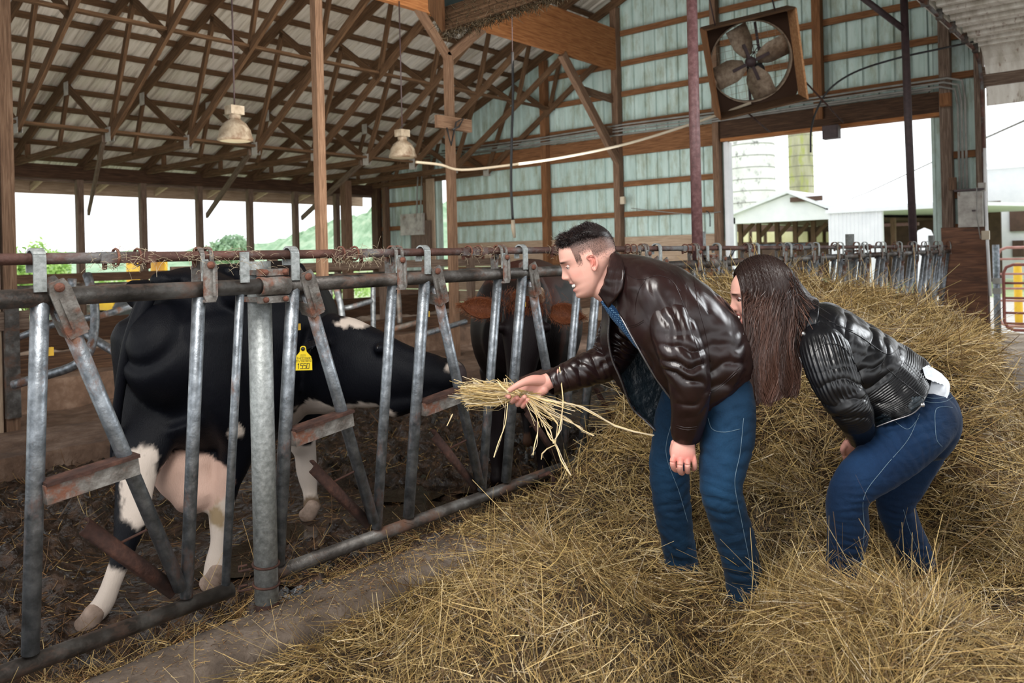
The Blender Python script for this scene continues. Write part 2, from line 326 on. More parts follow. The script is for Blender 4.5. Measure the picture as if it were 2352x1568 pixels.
# ---- end wall ----
we = empty('wall_end', (WX, 0, 0), 'end wall of teal ribbed metal on timber girts and posts', None, None, 'structure')
def wall_sheet(y0, y1, z0, z1):
    """ribbed sheet standing in the plane X = WX; z1 may be 'roof'"""
    b = MB(); pr = rib_profile(abs(y1 - y0), 0.205, 0.032); k = len(pr)
    for zz in (0, 1):
        for yy, d in pr:
            Y = min(y0, y1) + yy; b.v.append(Vector((WX + 0.045 - d, Y, z0 if zz == 0 else (roof_z(Y) + 0.12 if z1 == 'roof' else z1))))
    for i in range(k - 1): b.face((i, i + 1, k + i + 1, k + i))
    return b.build('wall_panel', 'teal_metal', we)
def sheets(ya, yb, z0, z1, w=0.82):
    y = ya
    while y < yb - 0.02: wall_sheet(y, min(y + w, yb), z0, z1); y += w
DY0, DY1, DZ = 2.33, 5.36, 3.11      # big door
SY0, SY1 = 11.22, 11.55              # slit door
OY1, OZ = 1.86, 3.25                 # drive-through opening: y < 1.86
sheets(SY1, 13.56, 0.9, 'roof'); sheets(DY1, SY0, 1.55, 'roof'); sheets(DY0, DY1, DZ, 'roof'); sheets(OY1, DY0, 1.0, 'roof', 0.41); sheets(-6.4, OY1, 3.85, 'roof'); sheets(SY0, SY1, 3.05, 'roof')
def girt(ya, yb, z, h=0.09, name='girt', m_='girt_timber', t=0.04): return MB().box((WX - 0.012 - t, ya, z - h / 2), (WX - 0.012, yb, z + h / 2)).build(name, m_, we)
posts_y = [13.5, 11.74, 8.76, 7.22, 5.42, 3.86, 2.26, 1.9]
segs = [(11.82, 13.4), (8.83, 11.15), (7.29, 8.69), (5.48, 7.15), (3.92, 5.36), (2.33, 3.8), (1.95, 2.2)]
for a, b_ in segs:
    for z in (1.62, 2.04, 2.55, 3.56, 4.07, 4.58, 5.09, 5.6, 6.1, 6.6):
        if z > roof_z(b_) - 0.05: continue
        if b_ < 5.4 and a > 2.3 and z < 3.2: continue
        if a > 5.4 and z == 1.62: continue
        girt(a, b_, z)
for a, b_ in segs[1:4]: girt(a, b_, 3.2, 0.34, 'header_board')
girt(11.82, 13.4, 3.0, 0.2, 'header_board')
MB().box((WX - 0.11, DY0 - 0.05, DZ), (WX - 0.03, DY1 + 0.02, DZ + 0.27)).build('door_header', 'dark_timber', we)
MB().box((WX - 0.115, DY0, DZ - 0.045), (WX + 0.03, DY1, DZ)).build('door_header_trim', 'glulam', we)
for y_, w_, m_ in ((13.46, .2, 'dark_timber'), (13.15, .10, 'weathered_plank'), (11.86, .12, 'post_timber'), (8.76, .12, 'girt_timber'), (7.22, .12, 'post_timber'), (5.42, .10, 'post_timber'), (2.26, .13, 'grey_timber'), (1.88, .10, 'grey_timber')):
    MB().box((WX - 0.16, y_ - w_ / 2, 0), (WX - 0.03, y_ + w_ / 2, roof_z(y_))).build('wall_post', m_, we)
MB().box((WX - 0.16, 3.80, DZ + .1), (WX - 0.03, 3.92, roof_z(3.86))).build('wall_post', 'girt_timber', we)
MB().box((WX - 0.05, DY1 - 0.09, 0), (WX + 0.1, DY1 - 0.02, DZ - .05)).build('door_jamb', 'white_metal', we)
# plank wainscot
for a, b_ in ((5.48, 7.15), (7.29, 8.69), (8.83, 11.2)):
    z = 0.02; k = 0
    while z < 1.5:
        h = 0.235; girt(a, b_, z + h / 2, h - 0.008, 'plank', 'pale_plank' if (k + int(a)) % 3 else 'girt_timber', 0.035 + 0.006 * (k % 2)); z += h; k += 1
z = 0.02
while z < 0.95: girt(11.55, 13.4, z + .12, .23, 'plank', 'weathered_plank'); z += .24
# plywood on the wall between the two doors
MB().box((WX - 0.055, 1.95, 0.0), (WX - 0.02, 2.2, 1.02)).build('plywood_sheet', 'plywood', we)
MB().box((WX - 0.2, 1.83, 0.0), (WX - 0.165, 2.33, 1.62)).build('plywood_sheet', 'plywood', we)
# slit door leaf slid aside
d1 = empty('door_1', (WX, 11.6, 0), 'narrow sliding door left ajar in the teal end wall', None, None, 'structure')
MB().box((WX - 0.2, 11.56, 0.02), (WX - 0.17, 11.78, 3.0)).build('door_board', 'pale_plank', d1)
# overhead door, open, riding on its tracks under the roof
d2 = empty('door_2', (WX, 0, 3.7), 'open overhead door of ribbed cream panels lying under the roof', None, None, 'structure')
for k in range(8):
    x0 = 10.9 - 0.62 * k
    b = MB(); b.box((x0 - 0.60, -3.4, 3.80), (x0, OY1 - 0.06, 3.83))
    b.build('door_panel', 'cream_metal', d2)
    for xx in (x0 - 0.57, x0 - 0.3, x0 - 0.03): MB().box((xx - 0.035, -3.4, 3.755), (xx + 0.035, OY1 - 0.07, 3.80)).build('panel_rib', 'cream_metal', d2)
crv = MB(); pr = [(10.92 + 0.45 * math.sin(a), 3.40 + 0.41 * math.cos(a)) for a in [i * PI / 2 / 6 for i in range(7)]] + [(11.37, 3.12)]
for i in range(len(pr) - 1):
    a, b_ = pr[i], pr[i + 1]; crv.beam(((a[0] + b_[0]) / 2, OY1 - 0.06, (a[1] + b_[1]) / 2), ((a[0] + b_[0]) / 2, -3.4, (a[1] + b_[1]) / 2), math.dist(a, b_) + .01, 0.03, up=(-(b_[1] - a[1]), 0, b_[0] - a[0]))
crv.build('curved_panel', 'cream_metal', d2)
MB().tube([(5.5, OY1 - 0.02, 3.74), (10.9, OY1 - 0.02, 3.74), (11.2, OY1 - 0.02, 3.62), (11.33, OY1 - 0.02, 3.4), (11.34, OY1 - 0.02, 0.1)], 0.02, 8).build('track', 'rust_pipe', d2)
MB().box((5.5, OY1 - 0.01, 3.78), (11.3, OY1 + 0.05, 3.86)).build('track_angle', 'cream_metal', d2)
MB().box((WX - .16, -3.4, 3.35), (WX - .04, OY1, 3.6)).build('door_header', 'grey_timber', d2)
for k in range(9):
    MB().box((5.9 + .62 * k, OY1 - .06, 3.70), (5.98 + .62 * k, OY1 + .0, 3.80)).build('roller_bracket', 'galv_dirty', d2)
# ---- free-standing interior posts ----
def ipost(X, Y, z1, label, w=0.095):
    t = empty('timber_post', (X, Y, 0), label, 'post'); MB().box((X - w / 2, Y - w / 2, -0.05), (X + w / 2, Y + w / 2, z1)).build('post_shaft', 'post_timber', t); return t
t = ipost(2.26, 7.2, 4.47, 'rough timber post with a grey steel strip, at the picture edge'); MB().box((2.20, 7.10, 0.2), (2.30, 7.15, 1.2)).build('steel_strip', 'galv_dirty', t)
MB().box((2.13, 7.16, -0.05), (2.19, 7.24, 3.2)).build('splice_board', 'pale_plank', t); MB().box((2.14, 7.12, 0.9), (2.38, 7.145, 1.05)).build('splice_board', 'grey_timber', t)
t = ipost(5.31, 7.2, 4.47, 'tall plain timber post rising behind the black and white cow')
t = ipost(7.36, 7.2, 4.0, 'timber post with a V of braces at its head and a cable block')
MB().beam((7.36, 7.2, 3.98), (6.75, 7.2, 4.6), 0.05, 0.12).build('brace', 'post_timber', t); MB().beam((7.36, 7.2, 3.98), (8.05, 7.2, 4.5), 0.05, 0.12).build('brace', 'post_timber', t)
MB().beam((7.0, 7.08, 3.1), (7.62, 7.08, 3.1), 0.06, 0.16).build('cable_block', 'post_timber', t)
MB().tube([(7.1, 7.0, 3.02), (7.15, 6.98, 2.8), (7.25, 6.98, 3.1), (7.4, 6.99, 3.17), (7.3, 6.98, 3.05), (7.18, 6.98, 3.0)], 0.012, 6).build('cable_knot', 'black_rubber', t)
# side posts near the corner
t = ipost(9.9, 12.6, 2.95, 'dark doubled timber post at the shaded far corner of the barn', 0.16)
# =========================================================== NOISE, GROUND ===========================================================
def vnoise(x, y, seed=0):
    """smooth value noise on numpy arrays"""
    xi = np.floor(x).astype(np.int64); yi = np.floor(y).astype(np.int64); fx = x - xi; fy = y - yi
    fx = fx * fx * (3 - 2 * fx); fy = fy * fy * (3 - 2 * fy)
    def h(a, b):
        n = (a * 374761393 + b * 668265263 + seed * 974634777) & 0xffffffff
        n = ((n ^ (n >> 13)) * 1274126177) & 0xffffffff; return ((n ^ (n >> 16)) & 0xffff) / 65535.0
    return (h(xi, yi) * (1 - fx) + h(xi + 1, yi) * fx) * (1 - fy) + (h(xi, yi + 1) * (1 - fx) + h(xi + 1, yi + 1) * fx) * fy
def fbm(x, y, o=4, seed=0, g=0.5):
    s = 0; a = 1; t = 0
    for i in range(o): s = s + a * vnoise(x * 2 ** i, y * 2 ** i, seed + i * 17); t += a; a *= g
    return s / t
def grid_xy(x0, x1, y0, y1, nx, ny):
    X, Y = np.meshgrid(np.linspace(x0, x1, nx), np.linspace(y0, y1, ny)); i = np.arange((nx - 1) * (ny - 1)); r = i // (nx - 1); c = i % (nx - 1); a = r * nx + c
    return X.ravel(), Y.ravel(), np.stack([a, a + 1, a + nx + 1, a + nx], 1)
def mud_z(x, y):
    n = fbm(x * 5, y * 5, 5, 3, 0.6); r = np.abs(fbm(x * 9 + 3, y * 9, 4, 9) - 0.5) * 2
    wet = np.clip((fbm(x * 1.1 + 5, y * 1.1 + 2, 2, 21) - 0.52) * 6, 0, 1)
    z = (n - 0.5) * 0.26 * (1 - 0.8 * wet) + (0.5 - r) * 0.10 * (1 - wet) - 0.035 * wet + 0.02
    z = z + 0.16 * np.exp(-((y - 2.36) / 0.22) ** 2) * (0.6 + 0.7 * n)
    return z
X, Y, F = grid_xy(-2.5, 11.4, 2.36, 5.9, 700, 230)
Z = mud_z(X, Y) * np.clip((5.9 - Y) * 4, 0, 1)
def mud_extra(nt, p, rp, nz, tc, L):
    add_stain((0.10, 0.055, 0.024), 14, 0.58, 0.72)(nt, p, rp, nz, tc, L)
M['mud'] = mat('mud', [(0.004, 0.002, 0.0012), (0.018, 0.009, 0.005), (0.085, 0.043, 0.022)], scale=12, rough=0.5, rr=(0.12, 0.7), detail=10, bump=2.2, bscale=34, spec=0.6, extra=mud_extra)
M['dry_mud'] = mat('dry_mud', [(0.055, 0.03, 0.018), (0.12, 0.07, 0.045), (0.22, 0.15, 0.11)], scale=4, rough=0.9, detail=10, bump=1.2, bscale=30)
M['bedding'] = mat('bedding', [(0.25, 0.17, 0.12), (0.42, 0.32, 0.25), (0.6, 0.5, 0.42)], scale=3, rough=0.95, detail=9, bump=1, bscale=20)
tag(npmesh('floor', np.stack([X, Y, Z], 1), F, 'mud'), kind='structure')
M['water'] = mat('water', [(0.01, 0.006, 0.004), (0.02, 0.012, 0.008)], scale=3, rough=0.06, spec=0.8, bump=0.15, bscale=14)
pud = MB()
for (cx_, cy_, rx_, ry_, zz) in ((2.95, 3.05, .42, .33, .012), (1.1, 2.95, .5, .3, .006), (3.4, 3.5, .35, .3, .01), (2.2, 3.35, .35, .28, .004), (3.9, 2.8, .3, .2, .012), (1.7, 2.8, .3, .2, .004)):
    n = len(pud.v); K = 28
    for k in range(K):
        a = 2 * PI * k / K; rr_ = 1 + 0.25 * math.sin(3 * a + cx_ * 5) + 0.12 * math.sin(7 * a)
        pud.v.append(Vector((cx_ + rx_ * rr_ * math.cos(a), cy_ + ry_ * rr_ * math.sin(a), zz)))
    pud.face(range(n, n + K))
tag(pud.build('puddle_water', 'water'), kind='stuff')
# raised walkway ledge, scraped alley, and the bedded stall platform behind it
fl = empty('floor_ledge', (0, 5.9, 0), 'raised dry ledges and bedded stall platform behind the cows', None, None, 'structure')
def slab(name, x0, x1, y0, y1, z, m_, amp=0.03, nx=260, ny=60, rnd=0.05):
    X, Y, F = grid_xy(x0, x1, y0, y1, nx, ny); Z = z + (fbm(X * 3, Y * 3, 4, 5) - 0.5) * amp * 2 - 0.06 * np.clip(1 - (Y - y0) / rnd, 0, 1) ** 2
    Z = np.where(Y <= y0 + 1e-5, -0.1, Z); tag(npmesh(name, np.stack([X, Y, Z], 1), F, m_, fl))
slab('ledge', -3, 11.4, 5.75, 6.6, 0.17, 'dry_mud'); slab('scraped_floor', -3, 11.4, 6.55, 8.3, 0.09, 'dry_mud', 0.05)
slab('platform_curb', -3, 11.4, 8.0, 8.4, 0.36, 'dry_mud', 0.02, 260, 12); slab('bedding', -3, 11.4, 8.38, EY - 0.04, 0.38, 'bedding', 0.09)
MB().box((-3, 8.36, 0.3), (11.3, 8.44, 0.56)).build('curb_board', 'dark_timber', fl)
MB().box((-3, 10.9, 0.3), (11.3, 11.0, 0.72)).build('curb_board', 'dark_timber', fl)
# feed alley floor
X, Y, F = grid_xy(-4, 14.5, -7, 2.16, 220, 110); tag(npmesh('floor_alley', np.stack([X, Y, -0.01 + 0.012 * fbm(X * 2, Y * 2, 4, 2)], 1), F, 'alley_concrete'), kind='structure')
# feed curb
cb = MB(); prof_c = [(2.06, -0.02), (2.085, 0.17), (2.095, 0.225), (2.112, 0.256), (2.16, 0.268), (2.30, 0.262), (2.345, 0.25), (2.36, 0.2), (2.365, -0.05)]
nx = 260; xs = [-2.5 + 13.9 * i / nx for i in range(nx + 1)]
for x in xs:
    for j, (y_, z_) in enumerate(prof_c):
        q = mnoise.noise(Vector((x * 2.2, y_ * 9, z_ * 9))) * 0.005 + mnoise.noise(Vector((x * 11, y_ * 30, z_ * 30))) * 0.005; cb.v.append(Vector((x, y_ + q, z_ + q * 0.7)))
k = len(prof_c)
for i in range(nx):
    for j in range(k - 1): cb.face((i * k + j, (i + 1) * k + j, (i + 1) * k + j + 1, i * k + j + 1), None, 0, True)
tag(cb.build('feed_curb', 'concrete'), kind='structure')
# outside ground
gx = MB(); gx.box((-60, 14.0, -0.35), (260, 260, -0.2)); tag(gx.build('ground_grass', 'grass'), kind='structure')
gx = MB(); gx.box((11.6, -80, -0.3), (26, 14.0, -0.12)); tag(gx.build('ground_gravel', 'gravel'), kind='structure')
gx = MB(); gx.box((26, -150, -0.33), (260, 14.0, -0.18)); tag(gx.build('ground_field', 'grass'), kind='structure')
gx = MB(); gx.box((-80, -90, -0.3), (11.6, -6.4, -0.12)); tag(gx.build('ground_yard', 'gravel'), kind='structure')
# ---- far wooded hill ----
M['far_trees'] = mat('far_trees', [(0.22, 0.36, 0.22), (0.36, 0.50, 0.34), (0.52, 0.62, 0.46)], scale=0.35, rough=1, detail=8, spec=0)  # pale tones put distance haze into the tree colour
def hill(name, pts, depth, seed):
    """crest given by sight lines; built as a real ridge with depth behind and in front"""
    c = [at(u, v, depth) for u, v in pts]; rows = []
    n = 90; V = []
    for i in range(n + 1):
        t = i / n * (len(c) - 1); k_ = min(int(t), len(c) - 2); p = c[k_].lerp(c[k_ + 1], t - k_)
        lump = 2.2 * abs(mnoise.noise(Vector((i * 0.55, seed, 0)))) + 1.0 * abs(mnoise.noise(Vector((i * 1.7, seed, 4))))
        for j in range(9):
            s = (j - 4) / 4; d = FWD * (s * 30); h = max(-0.3, (p.z + lump) * (1 - abs(s) ** 1.5) + 1.4 * mnoise.noise(Vector((i * 0.9, j * 1.3, seed))) * (1 - abs(s)))
            V.append(Vector((p.x, p.y, 0)) + d + Vector((0, 0, h)))
    b = MB(); b.v = V
    for i in range(n):
        for j in range(8): b.face((i * 9 + j, i * 9 + j + 1, (i + 1) * 9 + j + 1, (i + 1) * 9 + j))
    o = b.build(name, 'far_trees'); return o
tag(hill('wooded_hill', [(440, 592), (500, 576), (560, 570), (620, 566), (680, 548), (730, 532), (780, 512), (840, 492), (900, 480), (1000, 470), (1100, 480)], 150, 3), kind='structure')
tag(hill('field_hill', [(-200, 600), (100, 598), (300, 594), (460, 592), (700, 588), (900, 585)], 130, 8), kind='structure')
# ---- leafy bushes near the side wall ----
M['leaf_bright'] = mat('leaf_bright', [(0.25, 0.45, 0.10), (0.42, 0.62, 0.2), (0.6, 0.75, 0.35)], scale=4, rough=0.8, spec=0.2)  # pale leaf tones stand in for overexposed daylight
M['bark'] = mat('bark', [(0.08, 0.05, 0.03), (0.16, 0.11, 0.07)], scale=12, rough=0.9, bump=0.5)
def leaves(parent, name, blobs, n, size, m_, seed=0):
    """leaf blades scattered through soft blobs: (centre, radii)"""
    r = np.random.default_rng(seed); V = []; F = []
    for i in range(n):
        c, R = blobs[r.integers(len(blobs))]; d = r.normal(size=3); d /= np.linalg.norm(d); p = np.array(c) + d * np.array(R) * r.uniform(0.45, 1.05)
        a = r.normal(size=3); a /= np.linalg.norm(a); b = np.cross(a, r.normal(size=3)); b /= np.linalg.norm(b); s = size * r.uniform(0.6, 1.3)
        k = len(V); V += [p - a * s, p + b * s * 0.4, p + a * s, p - b * s * 0.4]; F.append((k, k + 1, k + 2, k + 3))
    return npmesh(name, np.array(V), np.array(F), m_, parent, smooth=False)
def bush(px, label, h, w, seed, cat='bush', name='leafy_bush', n=2600, sz=0.09, m_='leaf_bright'):
    base = px; t = empty(name, tuple(base), label, cat); st = MB()
    r = random.Random(seed); blobs = []
    for k in range(6):
        tp = Vector((base.x + r.uniform(-w, w) * .7, base.y + r.uniform(-w, w) * .7, base.z + h * r.uniform(.5, .85)))
        st.tube([base, base.lerp(tp, .5) + Vector((0, 0, .1)), tp], [0.03, 0.02, 0.008], 6); blobs.append((tuple(tp), (w * .55, w * .55, h * .3)))
    blobs.append(((base.x, base.y, base.z + h * .35), (w, w, h * .35)))
    s_ = st.build('stem', 'bark', t)
    tag(leaves(t, 'foliage', blobs, n, sz, m_, seed), kind='stuff'); return t
b0 = at_z(60, 700, -0.2)
def gp(u, d): p = at(u, 600, d); p.z = -0.2; return p
bush(gp(60, 24), 'bright green leafy bush outside the barn, standing tallest beyond the side rail', 2.2, 0.8, 1)
bush(gp(128, 27), 'slender upright green bush just beside the tallest bush outside', 2.15, 0.5, 2, n=1200)
bush(gp(215, 30), 'low spreading green and tan bush beyond the side wall', 1.2, 1.6, 3)
bush(gp(520, 95), 'round lone tree standing on the skyline of the wooded hill', 4.6, 3.0, 4, 'tree', 'round_tree', 2600, 0.35, 'far_trees')
bush(gp(770, 30), 'low green weeds growing outside by the far corner window', 1.0, 2.4, 5, 'weeds', 'weed_clump')
# ---- yellow loader parked outside ----
ld = gp(335, 21); ld_ = empty('yellow_loader', tuple(ld), 'yellow farm loader parked in the grass outside, half hidden behind the black and white cow', 'loader')
def LB(b, x, y, z, sx, sy, sz): lo = ld + RGT * 0; return b.box((ld.x + x - sx / 2, ld.y + y - sy / 2, ld.z + z), (ld.x + x + sx / 2, ld.y + y + sy / 2, ld.z + z + sz))
b = MB(); LB(b, 0, 0, .45, 2.2, 1.1, .55); LB(b, .55, 0, .95, .9, .9, .22); b.build('chassis', 'yellow', ld_)
b = MB(); LB(b, -.3, 0, 1.0, .08, .8, .75); LB(b, .35, 0, 1.0, .08, .8, .75); LB(b, 0, 0, 1.7, .9, .9, .08); b.build('cab_frame', 'yellow', ld_)
b = MB(); b.beam(ld + Vector((-.3, .5, 1.0)), ld + Vector((-1.7, .5, .5)), .12, .18); b.build('lift_arm', 'yellow', ld_); b = MB(); LB(b, -1.85, 0, .2, .5, 1.5, .45); b.build('bucket', 'galv_dirty', ld_)
for x_ in (-.7, .7):
    for y_ in (-.6, .6): MB().lathe(ld + Vector((x_, y_ - .12, .42)), (0, 1, 0), [(0, 0), (.25, 0), (.42, .02), (.44, .12), (.42, .22), (.25, .24), (0, .24)], 20).build('wheel', 'black_rubber', ld_)
# ---- buildings across the yard ----
M['silo_stave'] = mat('silo_stave', [(0.62, 0.62, 0.62), (0.8, 0.8, 0.8), (0.88, 0.88, 0.88)], scale=0.5, rough=0.9, spec=0.1, extra=add_stain((0.12, 0.12, 0.13), 1.6, 0.56, 0.7, (1, 1, 0.8)))
M['vine_wall'] = mat('vine_wall', [(0.25, 0.24, 0.16), (0.42, 0.40, 0.28), (0.55, 0.52, 0.42)], scale=0.6, stretch=(2, 2, .5), rough=0.95, detail=9, extra=add_stain((0.40, 0.42, 0.15), 1.2, 0.5, 0.6, (1.5, 1.5, .4)))
M['white_paint'] = mat('white_paint', [(0.74, 0.76, 0.78), (0.84, 0.85, 0.86)], scale=2, rough=0.8, spec=0.2)
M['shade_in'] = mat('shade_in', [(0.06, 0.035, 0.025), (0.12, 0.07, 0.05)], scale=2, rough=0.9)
M['amber_panel'] = mat('amber_panel', [(0.6, 0.55, 0.3), (0.75, 0.7, 0.45)], scale=2, rough=0.7)
M['hazy_roof'] = mat('hazy_roof', [(0.7, 0.72, 0.74), (0.8, 0.82, 0.83)], scale=2, rough=0.6)
def silo(uc, wpx, vtop, d, m_, label, dome=True):
    c = at(uc, 600, d); r = wpx / 2 * d / FPX; zt = at(uc, vtop, d).z; t = empty('silo', (c.x, c.y, -0.2), label, 'silo')
    MB().lathe((c.x, c.y, -0.2), (0, 0, 1), [(r, 0), (r, zt + .2)], 40).build('silo_wall', m_, t)
    if dome: MB().lathe((c.x, c.y, zt), (0, 0, 1), [(r * 1.03, -.1), (r * 1.02, .05), (r * .8, r * .5), (r * .4, r * .75), (0.01, r * .85)], 40).build('silo_dome', 'hazy_roof', t)
    z = 0.5; hp = MB()
    while z < zt: hp.lathe((c.x, c.y, z), (0, 0, 1), [(r, -.02), (r + .03, -.02), (r + .03, .02), (r, .02)], 40); z += 0.9
    tag(hp.build('hoop', 'grey_conduit', t), kind='stuff')
silo(1733, 100, 60, 62, 'silo_stave', 'white concrete stave silo with dark weather marks seen through the big door')
silo(1845, 54, 40, 70, 'vine_wall', 'narrow silo overgrown with yellow and green vines', False)
def facade(name, X, label):
    return empty(name, (X, at_x(1900, 560, X).y, -0.2), label, 'building')
fb = facade('white_gabled_barn', 30, 'white gabled barn with a wide open bay and amber panels inside')
def quadx(b, X, pts, th=0.15, mi=0):
    P = [at_x(u, v, X) for u, v in pts]; P = [Vector((X, p.y, p.z)) for p in P]; b.poly(P, (th, 0, 0), mi)
def quadz(X, u0, u1, v0, v1):
    """a rectangle in plane X by its two sight-line columns and heights at the middle"""
    y0 = at_x(u0, 560, X).y; y1 = at_x(u1, 560, X).y; um = (u0 + u1) / 2; return y0, y1, at_x(um, v0, X).z, at_x(um, v1, X).z
def wallrect(par, name, X, u0, u1, vt, vb, m_, th=0.15):
    y0, y1, zt, zb = quadz(X, u0, u1, vt, vb); lo = min(y0, y1); hi = max(y0, y1); return MB().box((X, lo, min(zb, zt)), (X + th, hi, max(zt, zb))).build(name, m_, par)
b = MB(); quadx(b, 30, [(1640, 506), (1640, 515), (1690, 514), (1905, 503), (1905, 488), (1890, 478), (1812, 446), (1690, 492)]); b.build('gable_wall', 'white_paint', fb)
y0 = at_x(1812, 446, 30); 
rfm = MB(); A = at_x(1640, 512, 30); B_ = at_x(1812, 444, 30); C_ = at_x(1900, 478, 30)
for p, q in ((A, B_), (B_, C_)): rfm.poly([Vector((29.8, p.y, p.z)), Vector((29.8, q.y, q.z)), Vector((44, q.y, q.z)), Vector((44, p.y, p.z))], (0, 0, .12))
rfm.build('roof', 'hazy_roof', fb)
wallrect(fb, 'ridge_vent', 29.85, 1817, 1890, 451, 462, 'shade_in', .1)
wallrect(fb, 'corner_wall', 30, 1672, 1690, 500, 640, 'white_paint')
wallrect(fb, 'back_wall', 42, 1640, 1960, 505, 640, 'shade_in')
for k in range(7):
    wallrect(fb, 'amber_panel', 41.8, 1694 + 34 * k, 1719 + 34 * k, 532, 556, 'amber_panel')
for k in range(5):
    u = 1700 + 42 * k; p = at_x(u, 560, 31 + k * 0); q = at_x(u + 24, 512, 31)
    MB().box((31.5, at_x(u, 560, 31.5).y - .08, -.2), (31.66, at_x(u, 560, 31.5).y + .08, at_x(u, 505, 31.5).z)).build('bay_post', 'weathered_plank', fb)
    MB().beam((31.6, at_x(u, 560, 31.5).y, at_x(u, 545, 31.5).z), (31.6, at_x(u + 30, 560, 31.5).y, at_x(u + 30, 512, 31.5).z), .1, .14).build('bay_brace', 'weathered_plank', fb)
cy0 = at_x(1680, 508, 30); cy1 = at_x(1905, 503, 30)
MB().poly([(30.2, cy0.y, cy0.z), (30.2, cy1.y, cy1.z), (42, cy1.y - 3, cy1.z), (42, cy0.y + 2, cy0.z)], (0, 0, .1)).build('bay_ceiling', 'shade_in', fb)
sb = facade('white_shed', 27, 'white ribbed metal shed with a tall dark open doorway')
wallrect(sb, 'shed_wall', 27, 1904, 2028, 481, 660, 'white_paint'); wallrect(sb, 'shed_fascia', 26.9, 1898, 2190, 474, 483, 'hazy_roof', .4)
wallrect(sb, 'corner_wall', 27, 2172, 2192, 478, 660, 'white_paint')
b = MB()
for k in range(14):
    yk = at_x(1908 + 9 * k, 560, 27).y; b.box((26.97, yk - .015, -.2), (27.0, yk + .015, 2.6))
tag(b.build('wall_rib', 'hazy_roof', sb), kind='stuff')
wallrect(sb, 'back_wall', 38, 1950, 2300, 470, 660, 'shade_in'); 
yy0 = at_x(1904, 560, 27).y; yy1 = at_x(2192, 560, 27).y; zt = at_x(2050, 478, 27).z
MB().poly([(27, yy0, zt), (27, yy1, zt), (38, yy1 - 3, zt + .1), (38, yy0 + 2, zt + .1)], (0, 0, .12)).build('roof', 'hazy_roof', sb)
wallrect(sb, 'red_beam', 30, 2020, 2110, 512, 519, 'red_pipe', .15); wallrect(sb, 'inner_post', 29, 2046, 2056, 500, 640, 'weathered_plank', .2)
for u in (2125, 2172):
    c = at(u, 600, 24); t = empty('white_bulk_tank', (c.x, c.y, -.2), 'white rounded tank standing in the shed doorway' if u == 2125 else 'white rounded tank half hidden behind the conduit post', 'tank'); zt_ = at(u, 523, 24).z
    MB().lathe((c.x, c.y, -.2), (0, 0, 1), [(.28, 0), (.3, .3), (.3, zt_ - .25), (.24, zt_ - .05), (.18, zt_ + .12), (0.01, zt_ + .2)], 24).build('tank_shell', 'white_paint', t)
    MB().lathe((c.x, c.y, -.2), (0, 0, 1), [(.31, .5), (.33, .5), (.33, .55), (.31, .55)], 24).build('tank_band', 'hazy_roof', t)
rb = facade('white_barn', 40, 'large white building with small dark windows beyond the red gate')
wallrect(rb, 'long_wall', 40, 2200, 2560, 380, 640, 'white_paint'); wallrect(rb, 'window', 39.9, 2320, 2400, 466, 530, 'shade_in', .12); wallrect(rb, 'window', 39.9, 2325, 2352, 552, 590, 'shade_in', .12)
MB().poly([(39.8, at_x(2200, 560, 40).y, at_x(2350, 378, 40).z), (39.8, at_x(2560, 560, 40).y, at_x(2350, 378, 40).z), (46, at_x(2560, 560, 40).y, at_x(2350, 378, 40).z + 2), (46, at_x(2200, 560, 40).y, at_x(2350, 378, 40).z + 2)], (0, 0, .15)).build('roof', 'hazy_roof', rb)
# power line
pl = MB(); a = at(1890, 480, 45); b_ = at(2200, 345, 22); c_ = at(2380, 265, 14); pl.tube([a, a.lerp(b_, .5) - Vector((0, 0, .12)), b_, c_], 0.022, 5)
tag(pl.build('power_line', 'grey_conduit'), 'thin overhead wire crossing the white sky outside', 'wire')
# tube gates outside the drive-through
def gate(X, u0, vs_, label, m_, du=170, vt=None, vb=None, tall=None):
    y0 = at_x(u0, 600, X).y; y1 = y0 - 3.2; z = [at_x(u0, v, X).z for v in vs_]; t = empty('tube_gate', (X, y0, -.12), label, 'gate')
    zt, zb = z[0], z[-1]; r = .12
    pts = [(X, y1, zt), (X, y0 - r, zt), (X, y0 - r * .3, zt - r * .3), (X, y0, zt - r), (X, y0, zb + r), (X, y0 - r * .3, zb + r * .3), (X, y0 - r, zb), (X, y1, zb)]
    MB().tube(pts, .022, 8).build('gate_frame', m_, t)
    for q in z[1:-1]: MB().tube([(X, y0, q), (X, y1, q)], .017, 8).build('gate_rail', m_, t)
    return t
M['gate_red'] = mat('gate_red', [(0.22, 0.06, 0.05), (0.36, 0.12, 0.09)], scale=8, rough=0.5); M['gate_pink'] = mat('gate_pink', [(0.45, 0.2, 0.17), (0.6, 0.32, 0.27)], scale=8, rough=0.5)
gate(13.3, 2304, [608, 650, 684, 718, 742, 757], 'rust red tube gate with a rounded corner just outside the drive-through', 'gate_red')
gate(14.6, 2292, [569, 595, 629, 662, 690, 748], 'pink-red tube gate standing behind the rust red one', 'gate_pink')
gpz = at_x(2288, 600, 13.25); t = empty('gate_post', (gpz.x, gpz.y, -.12), 'grey steel gate post with a blue chain clip outside the drive-through', 'post')
MB().tube([(gpz.x, gpz.y, -.12), (gpz.x, gpz.y, at_x(2288, 562, 13.25).z)], .045, 14).build('post_tube', 'galv', t)
for v in (645, 668): q = at_x(2290, v, 13.2); MB().box((q.x - .06, q.y - .05, q.z - .04), (q.x + .06, q.y + .05, q.z + .04)).build('hinge_clamp', 'grey_conduit', t)
